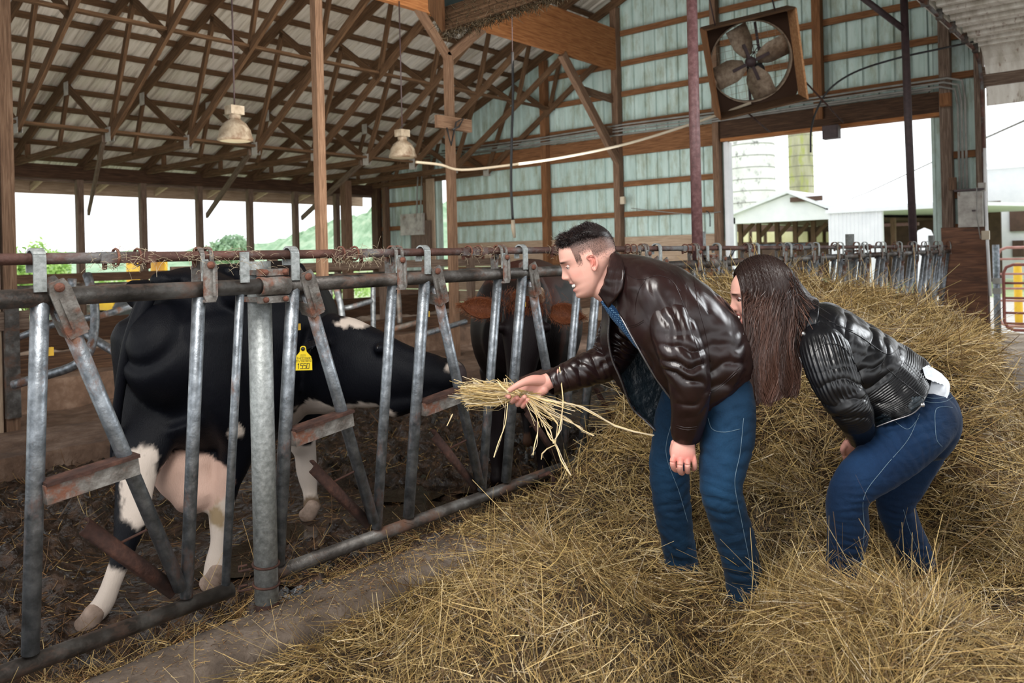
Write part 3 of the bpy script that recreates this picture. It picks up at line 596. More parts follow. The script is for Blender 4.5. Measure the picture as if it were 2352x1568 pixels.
q = at_x(2337, 603, 17); t = empty('yellow_barrel', (17, q.y, -.12), 'yellow barrel standing beyond the tube gates', 'barrel'); MB().lathe((17, q.y, -.12), (0, 0, 1), [(.0, 0), (.06, .0), (.07, .3), (.065, .6), (.07, .9), (.065, 1.1), (.04, 1.16), (0, 1.16)], 18).build('barrel_body', 'yellow', t)
# =========================================================== FEED FENCE ===========================================================
RT, RB_, YT, YB = 1.32, 0.355, 2.25, 2.38
def PP(x, z, off=0): return Vector((x, YT + (RT - z) / (RT - RB_) * (YB - YT) + off, z))
BW = 0.60
M['yellow_dull'] = mat('yellow_dull', [(0.35, 0.2, 0.01), (0.5, 0.3, 0.02)], scale=6, rough=0.6)
def bay_parts():
    """one headlock bay in local X, as a list of unparented meshes"""
    P = []
    def add(b, name, m_): P.append(b.build(name, m_))
    add(MB().tube([PP(0, RT), PP(0, RB_ + .01)], 0.0225, 18), 'upright_bar', 'galv')
    S0, S1 = PP(0.05, 1.285, -0.012), PP(0.415, 0.40, -0.004)
    add(MB().tube([S0, S1], 0.021, 18), 'swing_bar', 'galv')
    add(MB().tube([PP(0.434, RT - .02), PP(0.437, RB_ + .01)], 0.0195, 18), 'locking_bar', 'galv')
    # catch block between upright and swing bar
    sx = 0.05 + 0.365 * (1.285 - 0.82) / 0.885
    b = MB(); b.beam(PP(0.012, 0.80, -.018), PP(sx + .012, 0.828, -.018), 0.054, 0.050); add(b, 'catch_block', 'cast')
    b = MB(); b.beam(PP(0.012, 0.829, -.018), PP(sx + .012, 0.857, -.018), 0.060, 0.010); add(b, 'catch_cap', 'rust')
    # counterweight half pipe on the foot of the swing bar
    b = MB(); a, c = PP(0.40, 0.385, .03), PP(0.135, 0.665, .045); d = (c - a).normalized(); s1 = d.cross(Vector((0, 1, 0))).normalized(); s2 = Vector((0, 1, 0)); K = 9
    for p in (a, c):
        for k in range(K): an = PI * (0.05 + 0.9 * k / (K - 1)) + 2.4; b.v.append(p + (s1 * math.cos(an) + s2 * math.sin(an)) * 0.030)
        for k in range(K): an = PI * (0.05 + 0.9 * k / (K - 1)) + 2.4; b.v.append(p + (s1 * math.cos(an) + s2 * math.sin(an)) * 0.024)
    for k in range(K - 1): b.face((k, k + 1, 2 * K + k + 1, 2 * K + k), None, 0, True); b.face((K + k + 1, K + k, 3 * K + k, 3 * K + k + 1), None, 0, True); b.face((k + 1, k, K + k, K + k + 1)); b.face((2 * K + k, 2 * K + k + 1, 3 * K + k + 1, 3 * K + k))
    b.face((0, 2 * K, 3 * K, K)); b.face((K - 1, 2 * K - 1, 4 * K - 1, 3 * K - 1)); add(b, 'counterweight', 'rust')
    add(MB().tube([PP(0.30, 0.62, -.01), PP(0.22, 0.57, .06)], 0.004, 6), 'stop_rod', 'rust')
    # hinge bracket (long octagonal casting) hung on the rail over the swing bar
    d = (S1 - S0).normalized(); n_ = Vector((0, -1, -0.13)).normalized(); sd = d.cross(n_).normalized()
    def plate(c0, L, wd, off, th=.007):
        o_ = [(-.34, -.04), (-.5, .14), (-.5, .86), (-.42, 1.0), (.42, 1.0), (.5, .86), (.5, .14), (.34, -.04)]
        return [c0 + sd * (x * wd) + d * (y * L) + n_ * off for x, y in o_], -n_ * th
    b = MB()
    for off in (0.030, -0.030): pts, t = plate(PP(0.028, 1.36, -.004), 0.155, 0.055, off); b.poly(pts, t)
    c0 = PP(0.028, 1.36, -.004)
    for s in (-1, 1): b.beam(c0 + sd * s * .026 + d * .10, c0 + sd * s * .026 + d * .15, .006, .058, up=n_)
    b.beam(c0 + sd * .008 + d * .04 + n_ * .034, c0 + sd * .008 + d * .13 + n_ * .034, .008, .006, up=n_)
    add(b, 'hinge_bracket', 'cast')
    b = MB(); b.lathe(c0 + d * .012 + n_ * .029, n_, [(0.0125, 0), (0.0125, .006), (0.009, .010), (0, .011)], 12); add(b, 'bracket_bolt', 'bolt')
    q = PP(0.03, 1.18, .0); add(MB().box((q.x - .012, q.y - .006, q.z - .014), (q.x + .004, q.y + .010, q.z + .008)), 'stop_bumper', 'yellow_dull')
    # latch bracket over the locking bar: two plates and a saddle under the rail
    b = MB(); cx_ = 0.452
    for off in (-.036, .033):
        yb = YT + off; b.poly([(cx_ - .013, yb, 1.405), (cx_ - .022, yb, 1.388), (cx_ - .022, yb, 1.298), (cx_ - .015, yb, 1.283), (cx_ + .015, yb, 1.283), (cx_ + .022, yb, 1.298), (cx_ + .022, yb, 1.388), (cx_ + .013, yb, 1.405)], (0, .006, 0))
    b.box((cx_ - .016, YT - .035, 1.281), (cx_ + .016, YT + .038, 1.289)); b.box((cx_ + .004, YT - .041, 1.30), (cx_ + .012, YT - .036, 1.39)); add(b, 'latch_bracket', 'cast')
    b = MB(); b.lathe((cx_, YT - .036, 1.392), (0, -1, 0), [(0.0115, 0), (0.0115, .006), (0.008, .010), (0, .011)], 12); add(b, 'bracket_bolt', 'bolt')
    # hooks over the top pipe
    def hook(x, z0, w=0.024, th=.006):
        b = MB(); b.box((x - w / 2, YT - .028, z0), (x + w / 2, YT - .028 + th, 1.425)); c = Vector((x, YT, 1.42)); pts = [c + Vector((0, -.025 * math.cos(a), .025 * math.sin(a))) for a in [PI * i / 8 for i in range(9)]]
        for i in range(8): b.beam(pts[i], pts[i + 1], w, th, up=(pts[i] + pts[i + 1]) / 2 - c)
        b.box((x - w / 2, YT + .022, 1.385), (x + w / 2, YT + .028, 1.425)); return b
    add(hook(-0.008, 1.335, .03), 'hook_strap', 'galv_post')
    b = hook(0.433, 1.37, .012, .006); b2 = hook(0.462, 1.37, .012, .006); add(b, 'latch_hook', 'cast'); add(b2, 'latch_hook', 'cast')
    b = MB(); b.box((0.428, YT - .031, 1.345), (0.448, YT - .024, 1.41)); add(b, 'latch_tongue', 'galv_post')
    return P
bay = bay_parts()
pan_lab = {0: 'headlock fence panel in front of the white-legged cow, its hooks highest in the picture', 1: 'headlock fence panel past the fat grey post, the reaching hand before it', 2: 'headlock fence panel running behind the two people', 3: 'headlock fence panel behind the hay bale by the big door', 4: 'short last headlock panel ending at the plywood post'}
starts = [1.542 - 3.74 + 0.0 + 0.0]
starts = [1.378 - 3.60, 1.542, 4.70, 7.80, 10.86]
nb = [6, 5, 5, 5, 1]
used = False
for k, x0 in enumerate(starts):
    L = nb[k] * BW
    t = empty('headlock_panel', (x0, 2.3, 0), pan_lab[k], 'fence panel')
    off = 0.0
    def own(b, name, m_):
        return b.build(name, m_, t)
    own(MB().tube([(x0 - (.04 if k else .05), YT, RT), (x0 + L * .5, YT, RT), (x0 + L + .08, YT, RT)], 0.0245, 20), 'upper_rail', 'galv_dirty')
    own(MB().tube([(x0 - .03, YB, RB_ - .02), (x0 + L * .5, YB, RB_ - .02), (x0 + L - .01, YB, RB_ - .02)], 0.0245, 20), 'lower_rail', 'galv_dirty')
    own(MB().tube([PP(x0 + L - .03, RT), PP(x0 + L - .03, RB_)], 0.0135, 12), 'end_bar', 'galv')
    own(MB().box((x0 + L - .045, YT - .03, 1.335), (x0 + L - .015, YT - .024, 1.43)), 'end_strap', 'galv_post')
    for j in range(nb[k]):
        if k == 0 and j < 2: continue
        for p in bay:
            o = p if not used else p.copy()
            if used: COL.objects.link(o)
            o.parent = t; o.location = (j * BW, -2.3, 0)
        used = True
# control pipe
def tz(x): return 1.42 - 0.005 * max(0, x - 3.5)
cp = empty('control_pipe', (0, 2.25, 1.4), 'rusty round control pipe running along the top of the whole feed fence', 'pipe')
MB().tube([(x, YT, tz(x)) for x in np.linspace(-2.2, 11.2, 28)], 0.0150, 16).build('pipe_tube', 'rust_pipe', cp)
for x in (0.0, 1.0, 1.77, 2.42, 3.02, 3.66, 4.3, 5.2, 6.1, 7.0, 7.9, 8.8, 9.7):
    z = tz(x); b = MB(); b.box((x - .075, YT - .018, z - .016), (x + .075, YT + .018, z + .016)); b.build('coupler', 'rust_pipe', cp)
    for dx in (-.03, .03):
        b = MB(); b.tube([(x + dx, YT + .024 * math.cos(a), z + .024 * math.sin(a)) for a in [2 * PI * i / 12 for i in range(12)]], .004, 6, closed=True); b.build('coupler_clip', 'bolt', cp)
    for dx in (-.06, .06): MB().lathe((x + dx, YT, z - .016), (0, 0, -1), [(.007, 0), (.007, .016), (0, .018)], 8).build('coupler_bolt', 'bolt', cp)
M['dry_fuzz'] = mat('dry_fuzz', [(0.3, 0.24, 0.15), (0.5, 0.42, 0.3)], scale=40, rough=0.9)
b = MB(); rr = random.Random(3)
for x in (0.95, 1.03, 1.22, 1.36, 1.72, 1.80, 1.84, 3.0, 3.05, 2.45, 3.68):
    for i in range(46):
        p = Vector((x + rr.gauss(0, .045), YT - .02 + rr.gauss(0, .014), tz(x) - .008 + rr.gauss(0, .016))); d = Vector((rr.gauss(0, 1), rr.gauss(0, .5), rr.gauss(-.3, .6))).normalized() * rr.uniform(.015, .045)
        b.tube([p, p + d * .5 + Vector((0, 0, .004)), p + d], .0006, 3, caps=False)
tag(b.build('caught_hay', 'dry_fuzz', cp), kind='stuff')
# posts of the fence
for i, (x, lab) in enumerate(((1.465, 'fat round galvanized fence post set in the feed curb, two wire loops at its foot'), (4.62, 'round fence post behind the bent man'), (7.62, 'round fence post rising between hay bale and big door'), (10.78, 'last round fence post by the plywood wall end'))):
    t = empty('fence_post', (x, 2.33, 0.24), lab, 'post'); zt = 1.40 if i == 0 else 1.52
    MB().tube([(x, 2.33, 0.2), (x, 2.33, zt)], 0.0385, 28).build('post_tube', 'galv_post', t)
    MB().lathe((x, 2.33, 0.24), (0, 0, 1), [(.0395, 0), (.0405, .01), (.0395, .035)], 24).build('rusty_foot', 'rust', t)
    b = MB(); b.lathe((x + .0 - .052, YT, RT), (1, 0, 0), [(.026, 0), (.031, .0), (.031, .105), (.026, .105)], 20)
    for s in (-1, 1): b.box((x - .052, YT - .012, RT + (s * .044) - .011), (x + .053, YT + .012, RT + (s * .044) + .011)); b.box((x - .045, YT + .015, RT + s * .044 - .008), (x + .045, 2.375, RT + s * .044 + .008))
    b.build('rail_clamp', 'cast', t)
    for s in (-1, 1):
        for dx in (-.036, .037): MB().lathe((x + dx, YT - .012, RT + s * .044), (0, -1, 0), [(.0095, 0), (.0095, .007), (.006, .010), (0, .011)], 8).build('clamp_bolt', 'bolt', t)
    for z_ in (.40, .335):
        b = MB(); pts = [Vector((x + .042 * math.cos(a), 2.33 + .042 * math.sin(a), z_ + .004 * math.sin(a))) for a in [2 * PI * k / 20 for k in range(20)]]; b.tube(pts, .0042, 6, closed=True)
        b.tube([(x - .05, 2.36, z_ + .004), (x - .07, 2.38, z_), (x - .075, 2.37, z_ - .012), (x - .055, 2.33, z_)], .0042, 6); b.build('wire_loop', 'rust', t)
# rusty anchor loop on the curb
t = empty('curb_anchor', (2.93, 2.25, .26), 'rusty bent anchor rod with a pale foot on the curb top', 'anchor')
MB().tube([(2.93, 2.25, .24), (2.93, 2.25, .36), (2.91, 2.26, .385), (2.86, 2.28, .375)], [.012, .012, .010, .008], 10).build('anchor_rod', 'rust', t); MB().tube([(2.93, 2.25, .235), (2.93, 2.25, .285)], .019, 12).build('anchor_foot', 'galv', t)
# =========================================================== HAY ===========================================================
def sst(t): t = np.clip(t, 0, 1); return t * t * (3 - 2 * t)
def hay_z(x, y):
    n = fbm(x * 2.3 + 4, y * 2.3, 4, 31); n2 = fbm(x * 7, y * 7 + 3, 3, 37)
    z = 0.15 * sst((x - 0.80) / 0.4) + 0.05
    z = z + 0.055 * sst((y - 1.35) / 0.5) * sst((x - .85) / .3)
    z = z + 0.20 * sst((x - 2.35) / 0.9) * sst((y - 0.9) / 0.5)
    z = z + 0.52 * sst((x - 3.2) / 0.6) * sst((6.55 - x) / 0.35) * sst((y - 0.152 * x + 0.14) / 0.30) + 0.20 * sst((x - 2.6) / 1.4) * sst((6.0 - x) / .9) * sst((y + 0.35) / 0.7)
    a = (x - 1.72) * 0.85 + (y - 1.38) * 0.53; b = -(x - 1.72) * 0.53 + (y - 1.38) * 0.85
    z = z + 0.33 * np.exp(-(a / 0.55) ** 2 - (b / 0.33) ** 2)
    a = (x - 1.98) * 0.9 + (y - 0.52) * 0.43; b = -(x - 1.98) * 0.43 + (y - 0.52) * 0.9
    z = z + 0.36 * np.exp(-(a / 0.42) ** 2 - (b / 0.36) ** 2)
    z = z + 0.16 * np.exp(-((x - 2.4) / 0.38) ** 2 - ((y - 1.05) / 0.35) ** 2) + 0.04 * np.exp(-((x - 2.9) / 0.3) ** 2 - ((y - .75) / 0.3) ** 2)
    a = (x - 1.95) * 0.9 + (y - 0.97) * 0.43; b = -(x - 1.95) * 0.43 + (y - 0.97) * 0.9; z = z - 0.17 * np.exp(-(a / 0.42) ** 2 - (b / 0.13) ** 2)
    tall = sst((z - 0.6) * 3)
    z = z + (n - 0.5) * 0.13 + (n2 - 0.5) * 0.05 * (1 + tall)
    edge = 2.02 + 0.13 * sst((x - 2.35) / 0.5) + 0.05 * (n - .5)
    z = z * (1 - sst((y - edge + 0.02) / 0.13)) + (-0.05) * sst((y - edge + 0.02) / 0.13)
    return z - 0.3 * sst((0.95 - x) / 0.5)
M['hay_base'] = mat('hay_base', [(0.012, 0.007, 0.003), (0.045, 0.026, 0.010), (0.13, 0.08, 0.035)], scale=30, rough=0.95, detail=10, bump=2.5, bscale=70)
X, Y, F = grid_xy(0.1, 7.4, -1.6, 2.34, 420, 240)
Zh = hay_z(X, Y)
HAYPALE = np.array([(0.72, 0.56, 0.30), (0.60, 0.43, 0.18), (0.42, 0.275, 0.10), (0.27, 0.19, 0.07), (0.15, 0.085, 0.032), (0.42, 0.29, 0.10), (0.62, 0.51, 0.35)])
M['straw'] = attr_color('straw', rough=0.55, spec=0.35)
def strands(P, T, Nn, L, W, curl, seg=3, pal=HAYPALE, wts=None, bend=None):
    """numpy ribbons: start points P, directions T, surface normals Nn, lengths L, widths W"""
    n = len(P); rg = RNG; T = T / np.linalg.norm(T, axis=1, keepdims=True)
    jit = rg.normal(size=(n, 3)); Wd = np.cross(T, Nn + 0.9 * jit); Wd /= np.linalg.norm(Wd, axis=1, keepdims=True) + 1e-9
    C = rg.normal(size=(n, 3)) * curl[:, None]; kink = (rg.random(n) < 0.25)[:, None] * rg.normal(size=(n, 3)) * 0.35
    V = np.zeros((n, seg + 1, 2, 3))
    for k in range(seg + 1):
        s = k / seg; c = P + T * (s * L)[:, None] + C * (s * s * L)[:, None] + kink * (max(0, s - 0.5) * L)[:, None]
        w_ = Wd * (W * (1 - 0.45 * s))[:, None] * 0.5; V[:, k, 0] = c - w_; V[:, k, 1] = c + w_
    base = (np.arange(n) * (seg + 1) * 2)[:, None, None]; q = np.array([[2 * k, 2 * k + 1, 2 * k + 3, 2 * k + 2] for k in range(seg)])[None]
    F = (base + q).reshape(-1, 4); idx = rg.choice(len(pal), n, p=wts); col = pal[idx] * rg.uniform(0.5, 1.1, (n, 1)); col = np.repeat(col, (seg + 1) * 2, axis=0)
    return V.reshape(-1, 3), F, col
def scatter(n, x0, x1, y0, y1, zf, lw=(0.03, 0.21), ww=(0.0010, 0.0028), lift=0.12, near=1.6, pal=HAYPALE, wts=None, dz=(-0.035, 0.012), keep=None, spread=0.9):
    rg = RNG; m_ = int(n * 6); x = rg.uniform(x0, x1, m_); y = rg.uniform(y0, y1, m_); d = np.sqrt(x * x + y * y + 0.9); dep = x * math.cos(YAW) + y * math.sin(YAW); lat = x * math.sin(YAW) - y * math.cos(YAW)
    pr = (1.9 / d) ** near; ok = (rg.random(m_) < pr) & (np.abs(lat) < dep * 0.70 + 0.35) & (dep > 0.9)
    if keep is not None: ok &= keep(x, y)
    x = x[ok][:n]; y = y[ok][:n]; k = len(x); e = 0.02; z = zf(x, y); gx = (zf(x + e, y) - z) / e; gy = (zf(x, y + e) - z) / e
    Nn = np.stack([-gx, -gy, np.ones(k)], 1); Nn /= np.linalg.norm(Nn, axis=1, keepdims=True)
    an = fbm(x * 3, y * 3, 2, 71) * 14 + rg.normal(size=k) * spread; T = np.stack([np.cos(an), np.sin(an), np.zeros(k)], 1); T -= Nn * (T * Nn).sum(1, keepdims=True)
    up = rg.normal(size=k) * lift * np.where(rg.random(k) < 0.05, 3.2, 1); up = np.where(up < 0, up * .6, up); T = T + Nn * up[:, None]; T[:, 2] -= 0.0
    L = rg.uniform(lw[0], lw[1], k) ** 1; L = lw[0] + (lw[1] - lw[0]) * rg.random(k) ** 2.2; sc = np.clip(d[ok][:n] / 2.3, 1, 2.2)
    W = rg.uniform(ww[0], ww[1], k) * sc; P = np.stack([x, y, z], 1) + Nn * (rg.uniform(dz[0], dz[1], k))[:, None]
    return strands(P, T, Nn, L, W, rg.uniform(0.05, 0.5, k), pal=pal, wts=wts)
HW = [0.08, 0.16, 0.24, 0.14, 0.27, 0.07, 0.04]
def hay_thing(name, label, test, n, **kw):
    cen = (float(X[test(X, Y)].mean()), float(Y[test(X, Y)].mean()), 0.0); t = empty(name, cen, label, 'hay')
    fx = X[F].mean(1); fy = Y[F].mean(1); sel = test(fx, fy) & (Zh[F].max(1) > 0.0); Fs = F[sel]; used_, inv = np.unique(Fs, return_inverse=True)
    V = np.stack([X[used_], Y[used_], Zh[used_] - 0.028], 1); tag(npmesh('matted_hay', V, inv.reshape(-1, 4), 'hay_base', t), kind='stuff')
    v, f, c = scatter(n, X[test(X, Y)].min(), X[test(X, Y)].max(), Y[test(X, Y)].min(), Y[test(X, Y)].max(), hay_z, keep=lambda a, b: test(a, b) & (hay_z(a, b) > 0.03), wts=HW, **kw)
    tag(npmesh('loose_straw', v, f, 'straw', t, smooth=False, tint=c), kind='stuff')
def is_bale(x, y): return (x > 3.05) & (y > 0.15)
def is_m2(x, y): return (~is_bale(x, y)) & (((x - 1.98) * 0.9 + (y - 0.52) * 0.43) ** 2 / .8 ** 2 + ((y - 0.52) * 0.9 - (x - 1.98) * 0.43) ** 2 / .42 ** 2 < 1)
def is_m1(x, y): return ~is_bale(x, y) & ~is_m2(x, y)
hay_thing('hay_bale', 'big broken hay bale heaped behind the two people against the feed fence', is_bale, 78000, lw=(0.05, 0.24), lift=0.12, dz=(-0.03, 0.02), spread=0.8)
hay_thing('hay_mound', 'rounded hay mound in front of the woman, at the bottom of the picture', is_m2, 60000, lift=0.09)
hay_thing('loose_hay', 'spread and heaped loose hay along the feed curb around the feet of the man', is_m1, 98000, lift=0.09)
# straw trodden into the mud, on the curb and by the fence foot
MUDPAL = np.array([(0.42, 0.27, 0.10), (0.25, 0.13, 0.05), (0.12, 0.06, 0.025), (0.5, 0.36, 0.15)])
v, f, c = scatter(12000, -0.6, 6.5, 2.4, 5.6, mud_z, lw=(0.03, 0.13), lift=0.10, near=1.4, pal=MUDPAL, wts=[.2, .3, .4, .1], dz=(-0.004, 0.012), spread=2)
v2, f2, c2 = scatter(5500, 0.2, 5, 2.36, 2.62, mud_z, lw=(0.05, 0.2), lift=0.12, near=1.2, pal=MUDPAL * 1.15, wts=[.35, .25, .1, .3], dz=(0.0, 0.02), spread=0.8)
tag(npmesh('trodden_straw', np.vstack([v, v2]), np.vstack([f, f2 + len(v)]), 'straw', smooth=False, tint=np.vstack([c, c2])), kind='stuff')
def curb_z(x, y): return 0.262 + 0 * x
v, f, c = scatter(5200, 0.3, 3.6, 2.12, 2.35, curb_z, lw=(0.006, 0.035), ww=(.001, .0022), lift=0.1, near=1.0, pal=MUDPAL * 1.1, wts=[.35, .25, .2, .2], dz=(0.004, 0.012), keep=lambda a, b: RNG.random(len(a)) < np.clip((a - 0.6) / 2.6, .12, 1), spread=3)
v2, f2, c2 = scatter(2600, 2.3, 3.6, 2.1, 2.35, curb_z, lw=(0.02, 0.1), ww=(.0014, .003), lift=0.12, near=1.0, wts=HW, dz=(0.004, 0.02), spread=2)
tag(npmesh('curb_chaff', np.vstack([v, v2]), np.vstack([f, f2 + len(v)]), 'straw', smooth=False, tint=np.vstack([c, c2])), kind='stuff')
# =========================================================== ORGANIC SHAPES ===========================================================
def catmull(P, n):
    """P (k, d) control rows -> n rows through them"""
    P = np.asarray(P, float); k = len(P); Q = np.vstack([2 * P[0] - P[1], P, 2 * P[-1] - P[-2]]); t = np.linspace(0, k - 1, n); i = np.minimum(t.astype(int), k - 2); f = (t - i)[:, None]
    a, b, c, d = Q[i], Q[i + 1], Q[i + 2], Q[i + 3]
    return 0.5 * (2 * b + (c - a) * f + (2 * a - 5 * b + 4 * c - d) * f ** 2 + (-a + 3 * b - 3 * c + d) * f ** 3)
def limb(rows, ref=(0, 0, 1), rings=None, seg=24, cap=True, fn=None):
    """rows: (point, r_along_ref, r_across). Returns verts, quads of a closed tapered limb with rounded ends. fn(s, ang) adds to the radius."""
    R = np.array([[*Vector(p), a, b] for p, a, b in rows], float); rings = rings or max(8, len(rows) * 6); C = catmull(R, rings); C[:, 3:] = np.maximum(C[:, 3:], 0.001)
    P = C[:, :3]; T = np.gradient(P, axis=0); T /= np.linalg.norm(T, axis=1, keepdims=True); ref = np.array(ref, float)
    E = ref - T * (T @ ref)[:, None]; E /= np.linalg.norm(E, axis=1, keepdims=True); G = np.cross(T, E)
    seq = []
    if cap:
        for k in (3, 2, 1): c = k / 3 * PI / 2; seq.append((0, -math.sin(c), math.cos(c)))
    seq += [(i, 0, 1) for i in range(rings)]
    if cap:
        for k in (1, 2, 3): c = k / 3 * PI / 2; seq.append((rings - 1, math.sin(c), math.cos(c)))
    an = np.linspace(0, 2 * PI, seg, endpoint=False); V = []
    for i, off, sc in seq:
        mr = min(C[i, 3], C[i, 4]); sc = max(sc, 0.02); ex = fn(i / (rings - 1), an) if fn is not None else 0
        V.append(P[i] + T[i] * off * mr * 0.8 + E[i] * (np.cos(an) * (C[i, 3] + ex) * sc)[:, None] + G[i] * (np.sin(an) * (C[i, 4] + ex) * sc)[:, None])
    V = np.array(V); m_ = len(seq); a = np.arange(m_ - 1)[:, None] * seg; k = np.arange(seg)[None]; k2 = (k + 1) % seg
    F = np.stack([a + k, a + k2, a + seg + k2, a + seg + k], 2).reshape(-1, 4)
    if not cap: return V.reshape(-1, 3), F
    V = V.reshape(-1, 3); n = len(V); return V, F
def ball(c, r, ref=(0, 0, 1), seg=16):
    c = Vector(c); r = r if isinstance(r, (tuple, list)) else (r, r, r); u = np.linspace(0, PI, seg // 2 + 1); v = np.linspace(0, 2 * PI, seg, endpoint=False); U, W = np.meshgrid(u, v, indexing='ij')
    V = np.stack([np.sin(U) * np.cos(W) * r[0], np.sin(U) * np.sin(W) * r[1], np.cos(U) * r[2]], 2).reshape(-1, 3) + np.array(c); m_ = len(u); a = np.arange(m_ - 1)[:, None] * seg; k = np.arange(seg)[None]; k2 = (k + 1) % seg
    return V, np.stack([a + k, a + seg + k, a + seg + k2, a + k2], 2).reshape(-1, 4)
def join(parts):
    V = []; F = []; n = 0
    for v, f in parts: V.append(v); F.append(f + n); n += len(v)
    return np.vstack(V), np.vstack(F)
def fuse(parts, voxel, smooth=4, factor=0.5):
    """one continuous skin over overlapping limbs"""
    V, F = join(parts); o = npmesh('fuse_tmp', V, F, [], None)
    r = o.modifiers.new('r', 'REMESH'); r.mode = 'VOXEL'; r.voxel_size = voxel
    s = o.modifiers.new('s', 'SMOOTH'); s.iterations = smooth; s.factor = factor
    dg = bpy.context.evaluated_depsgraph_get(); e = o.evaluated_get(dg); me = e.to_mesh(); n = len(me.vertices); v = np.empty(n * 3, dtype=np.float32); me.vertices.foreach_get('co', v); fs = np.array([p.vertices[:] for p in me.polygons if len(p.vertices) == 4]); tr = [p.vertices[:] for p in me.polygons if len(p.vertices) == 3]
    if tr: fs = np.vstack([fs, np.array([(a, b, c, c) for a, b, c in tr])]) if False else fs
    e.to_mesh_clear(); d = o.data; bpy.data.objects.remove(o); bpy.data.meshes.remove(d)
    return v.reshape(-1, 3).astype(float), fs
def normals(V, F):
    n = np.cross(V[F[:, 2]] - V[F[:, 0]], V[F[:, 3]] - V[F[:, 1]]); N_ = np.zeros_like(V)
    for k in range(4): np.add.at(N_, F[:, k], n)
    return N_ / (np.linalg.norm(N_, axis=1, keepdims=True) + 1e-9)
def n3(V, s, o=3, seed=0): return (fbm(V[:, 0] * s + V[:, 2] * s * 0.7 + 9, V[:, 1] * s - V[:, 2] * s * 0.6 + 5, o, seed) + fbm(V[:, 2] * s + 3, (V[:, 0] - V[:, 1]) * s, o, seed + 5)) / 2 - 0.5
def paint(V, base, patches, edge=0.012, noise=0.05, scale=9):
    """coat colours: list of (colour, [(centre, radius), ...]) laid one over the other"""
    c = np.tile(np.array(base, float), (len(V), 1)); q = n3(V, scale, 4, 3) * noise * 2 + n3(V, scale * 5, 2, 8) * noise * 0.6
    for col, sp in patches:
        d = np.full(len(V), 1e9)
        for ce, r in sp:
            ce = np.array(Vector(ce)); rr_ = np.array(r if isinstance(r, (tuple, list)) else (r, r, r), float); k = np.linalg.norm((V - ce) / rr_, axis=1); d = np.minimum(d, (k - 1) * rr_.min())
        a = np.clip(0.5 - (d + q) / edge, 0, 1)[:, None]; c = c * (1 - a) + np.array(col) * a
    return c
# =========================================================== COWS ===========================================================
M['cow_coat'] = attr_color('cow_coat', rough=0.5, bump=0.5, bscale=260, spec=0.13, sheen=0.0, bstretch=(1, 1, 0.25))
M['eye'] = mat('eye', [(0.004, 0.003, 0.003), (0.01, 0.006, 0.005)], rough=0.05, spec=0.8)
M['muzzle_wet'] = mat('muzzle_wet', [(0.02, 0.016, 0.016), (0.06, 0.045, 0.045)], scale=60, rough=0.25, bump=0.6, bscale=300)
M['tag_yellow'] = mat('tag_yellow', [(0.85, 0.62, 0.01), (0.92, 0.70, 0.02)], scale=8, rough=0.45)
M['ink'] = mat('ink', [(0.01, 0.01, 0.01), (0.02, 0.02, 0.02)], rough=0.6)
M['hoof'] = mat('hoof', [(0.16, 0.11, 0.08), (0.42, 0.31, 0.25)], scale=14, rough=0.7)
BK_, WH_, PK_ = (0.0035, 0.004, 0.0065), (0.62, 0.53, 0.46), (0.62, 0.42, 0.34)
c1 = Vector((2.13, 3.57, 0)); ax = Vector((math.cos(math.radians(27)), math.sin(math.radians(27)), 0)); lf = Vector((-ax.y, ax.x, 0)); S1 = 0.985
def cl(x, y, z): return c1 + ax * (x * .95) + lf * y + Vector((0, 0, z * S1))
P = []
P.append(limb([(cl(-.66, 0, 1.12), .15, .12), (cl(-.61, 0, 1.09), .26, .20), (cl(-.47, 0, 1.06), .36, .275), (cl(-.3, 0, .975), .435, .33), (cl(0, 0, .94), .455, .37), (cl(.3, 0, .96), .44, .34), (cl(.55, 0, .99), .42, .27), (cl(.74, 0, 1.03), .33, .19)], rings=40, seg=36))
for s in (-1, 1): P.append(limb([(cl(-.42, s * .21, 1.30), .05, .05), (cl(-.46, s * .24, 1.28), .07, .06)]))           # hook bones
P.append(limb([(cl(-.62, 0, 1.35), .035, .05), (cl(-.1, 0, 1.385), .03, .04), (cl(.45, 0, 1.385), .04, .04), (cl(.62, 0, 1.36), .05, .05)], rings=20))   # spine
# thighs and hind legs
P.append(limb([(cl(-.46, -.13, 1.12), .2, .14), (cl(-.44, -.18, .86), .19, .11), (at(545, 1015, 3.56), .12, .085), (at(520, 1110, 3.55), .075, .06), (at(508, 1180, 3.53), .058, .05), (at(503, 1240, 3.50), .036, .036), (at(497, 1290, 3.48), .042, .044), (at(494, 1330, 3.46), .05, .05)], ref=tuple(FWD), rings=50))
P.append(limb([(cl(-.48, .12, 1.10), .2, .14), (cl(-.50, .12, .84), .18, .11), (at(325, 1030, 3.36), .13, .085), (at(312, 1110, 3.30), .08, .065), (at(302, 1190, 3.24), .066, .05), (at(284, 1262, 3.19), .046, .04), (at(256, 1340, 3.13), .040, .040), (at(238, 1385, 3.10), .044, .042), (at(216, 1412, 3.08), .046, .036)], ref=tuple(-RGT), rings=50))
# udder
P.append(limb([(at(430, 1030, 3.58), .15, .13), (at(440, 1085, 3.56), .16, .14), (at(452, 1135, 3.52), .105, .10)], ref=tuple(RGT), seg=24))
for u_, v_ in ((425, 1165), (470, 1172), (440, 1178)): P.append(limb([(at(u_, v_ - 25, 3.5), .03, .03), (at(u_ + 2, v_, 3.5), .014, .014)], seg=10))
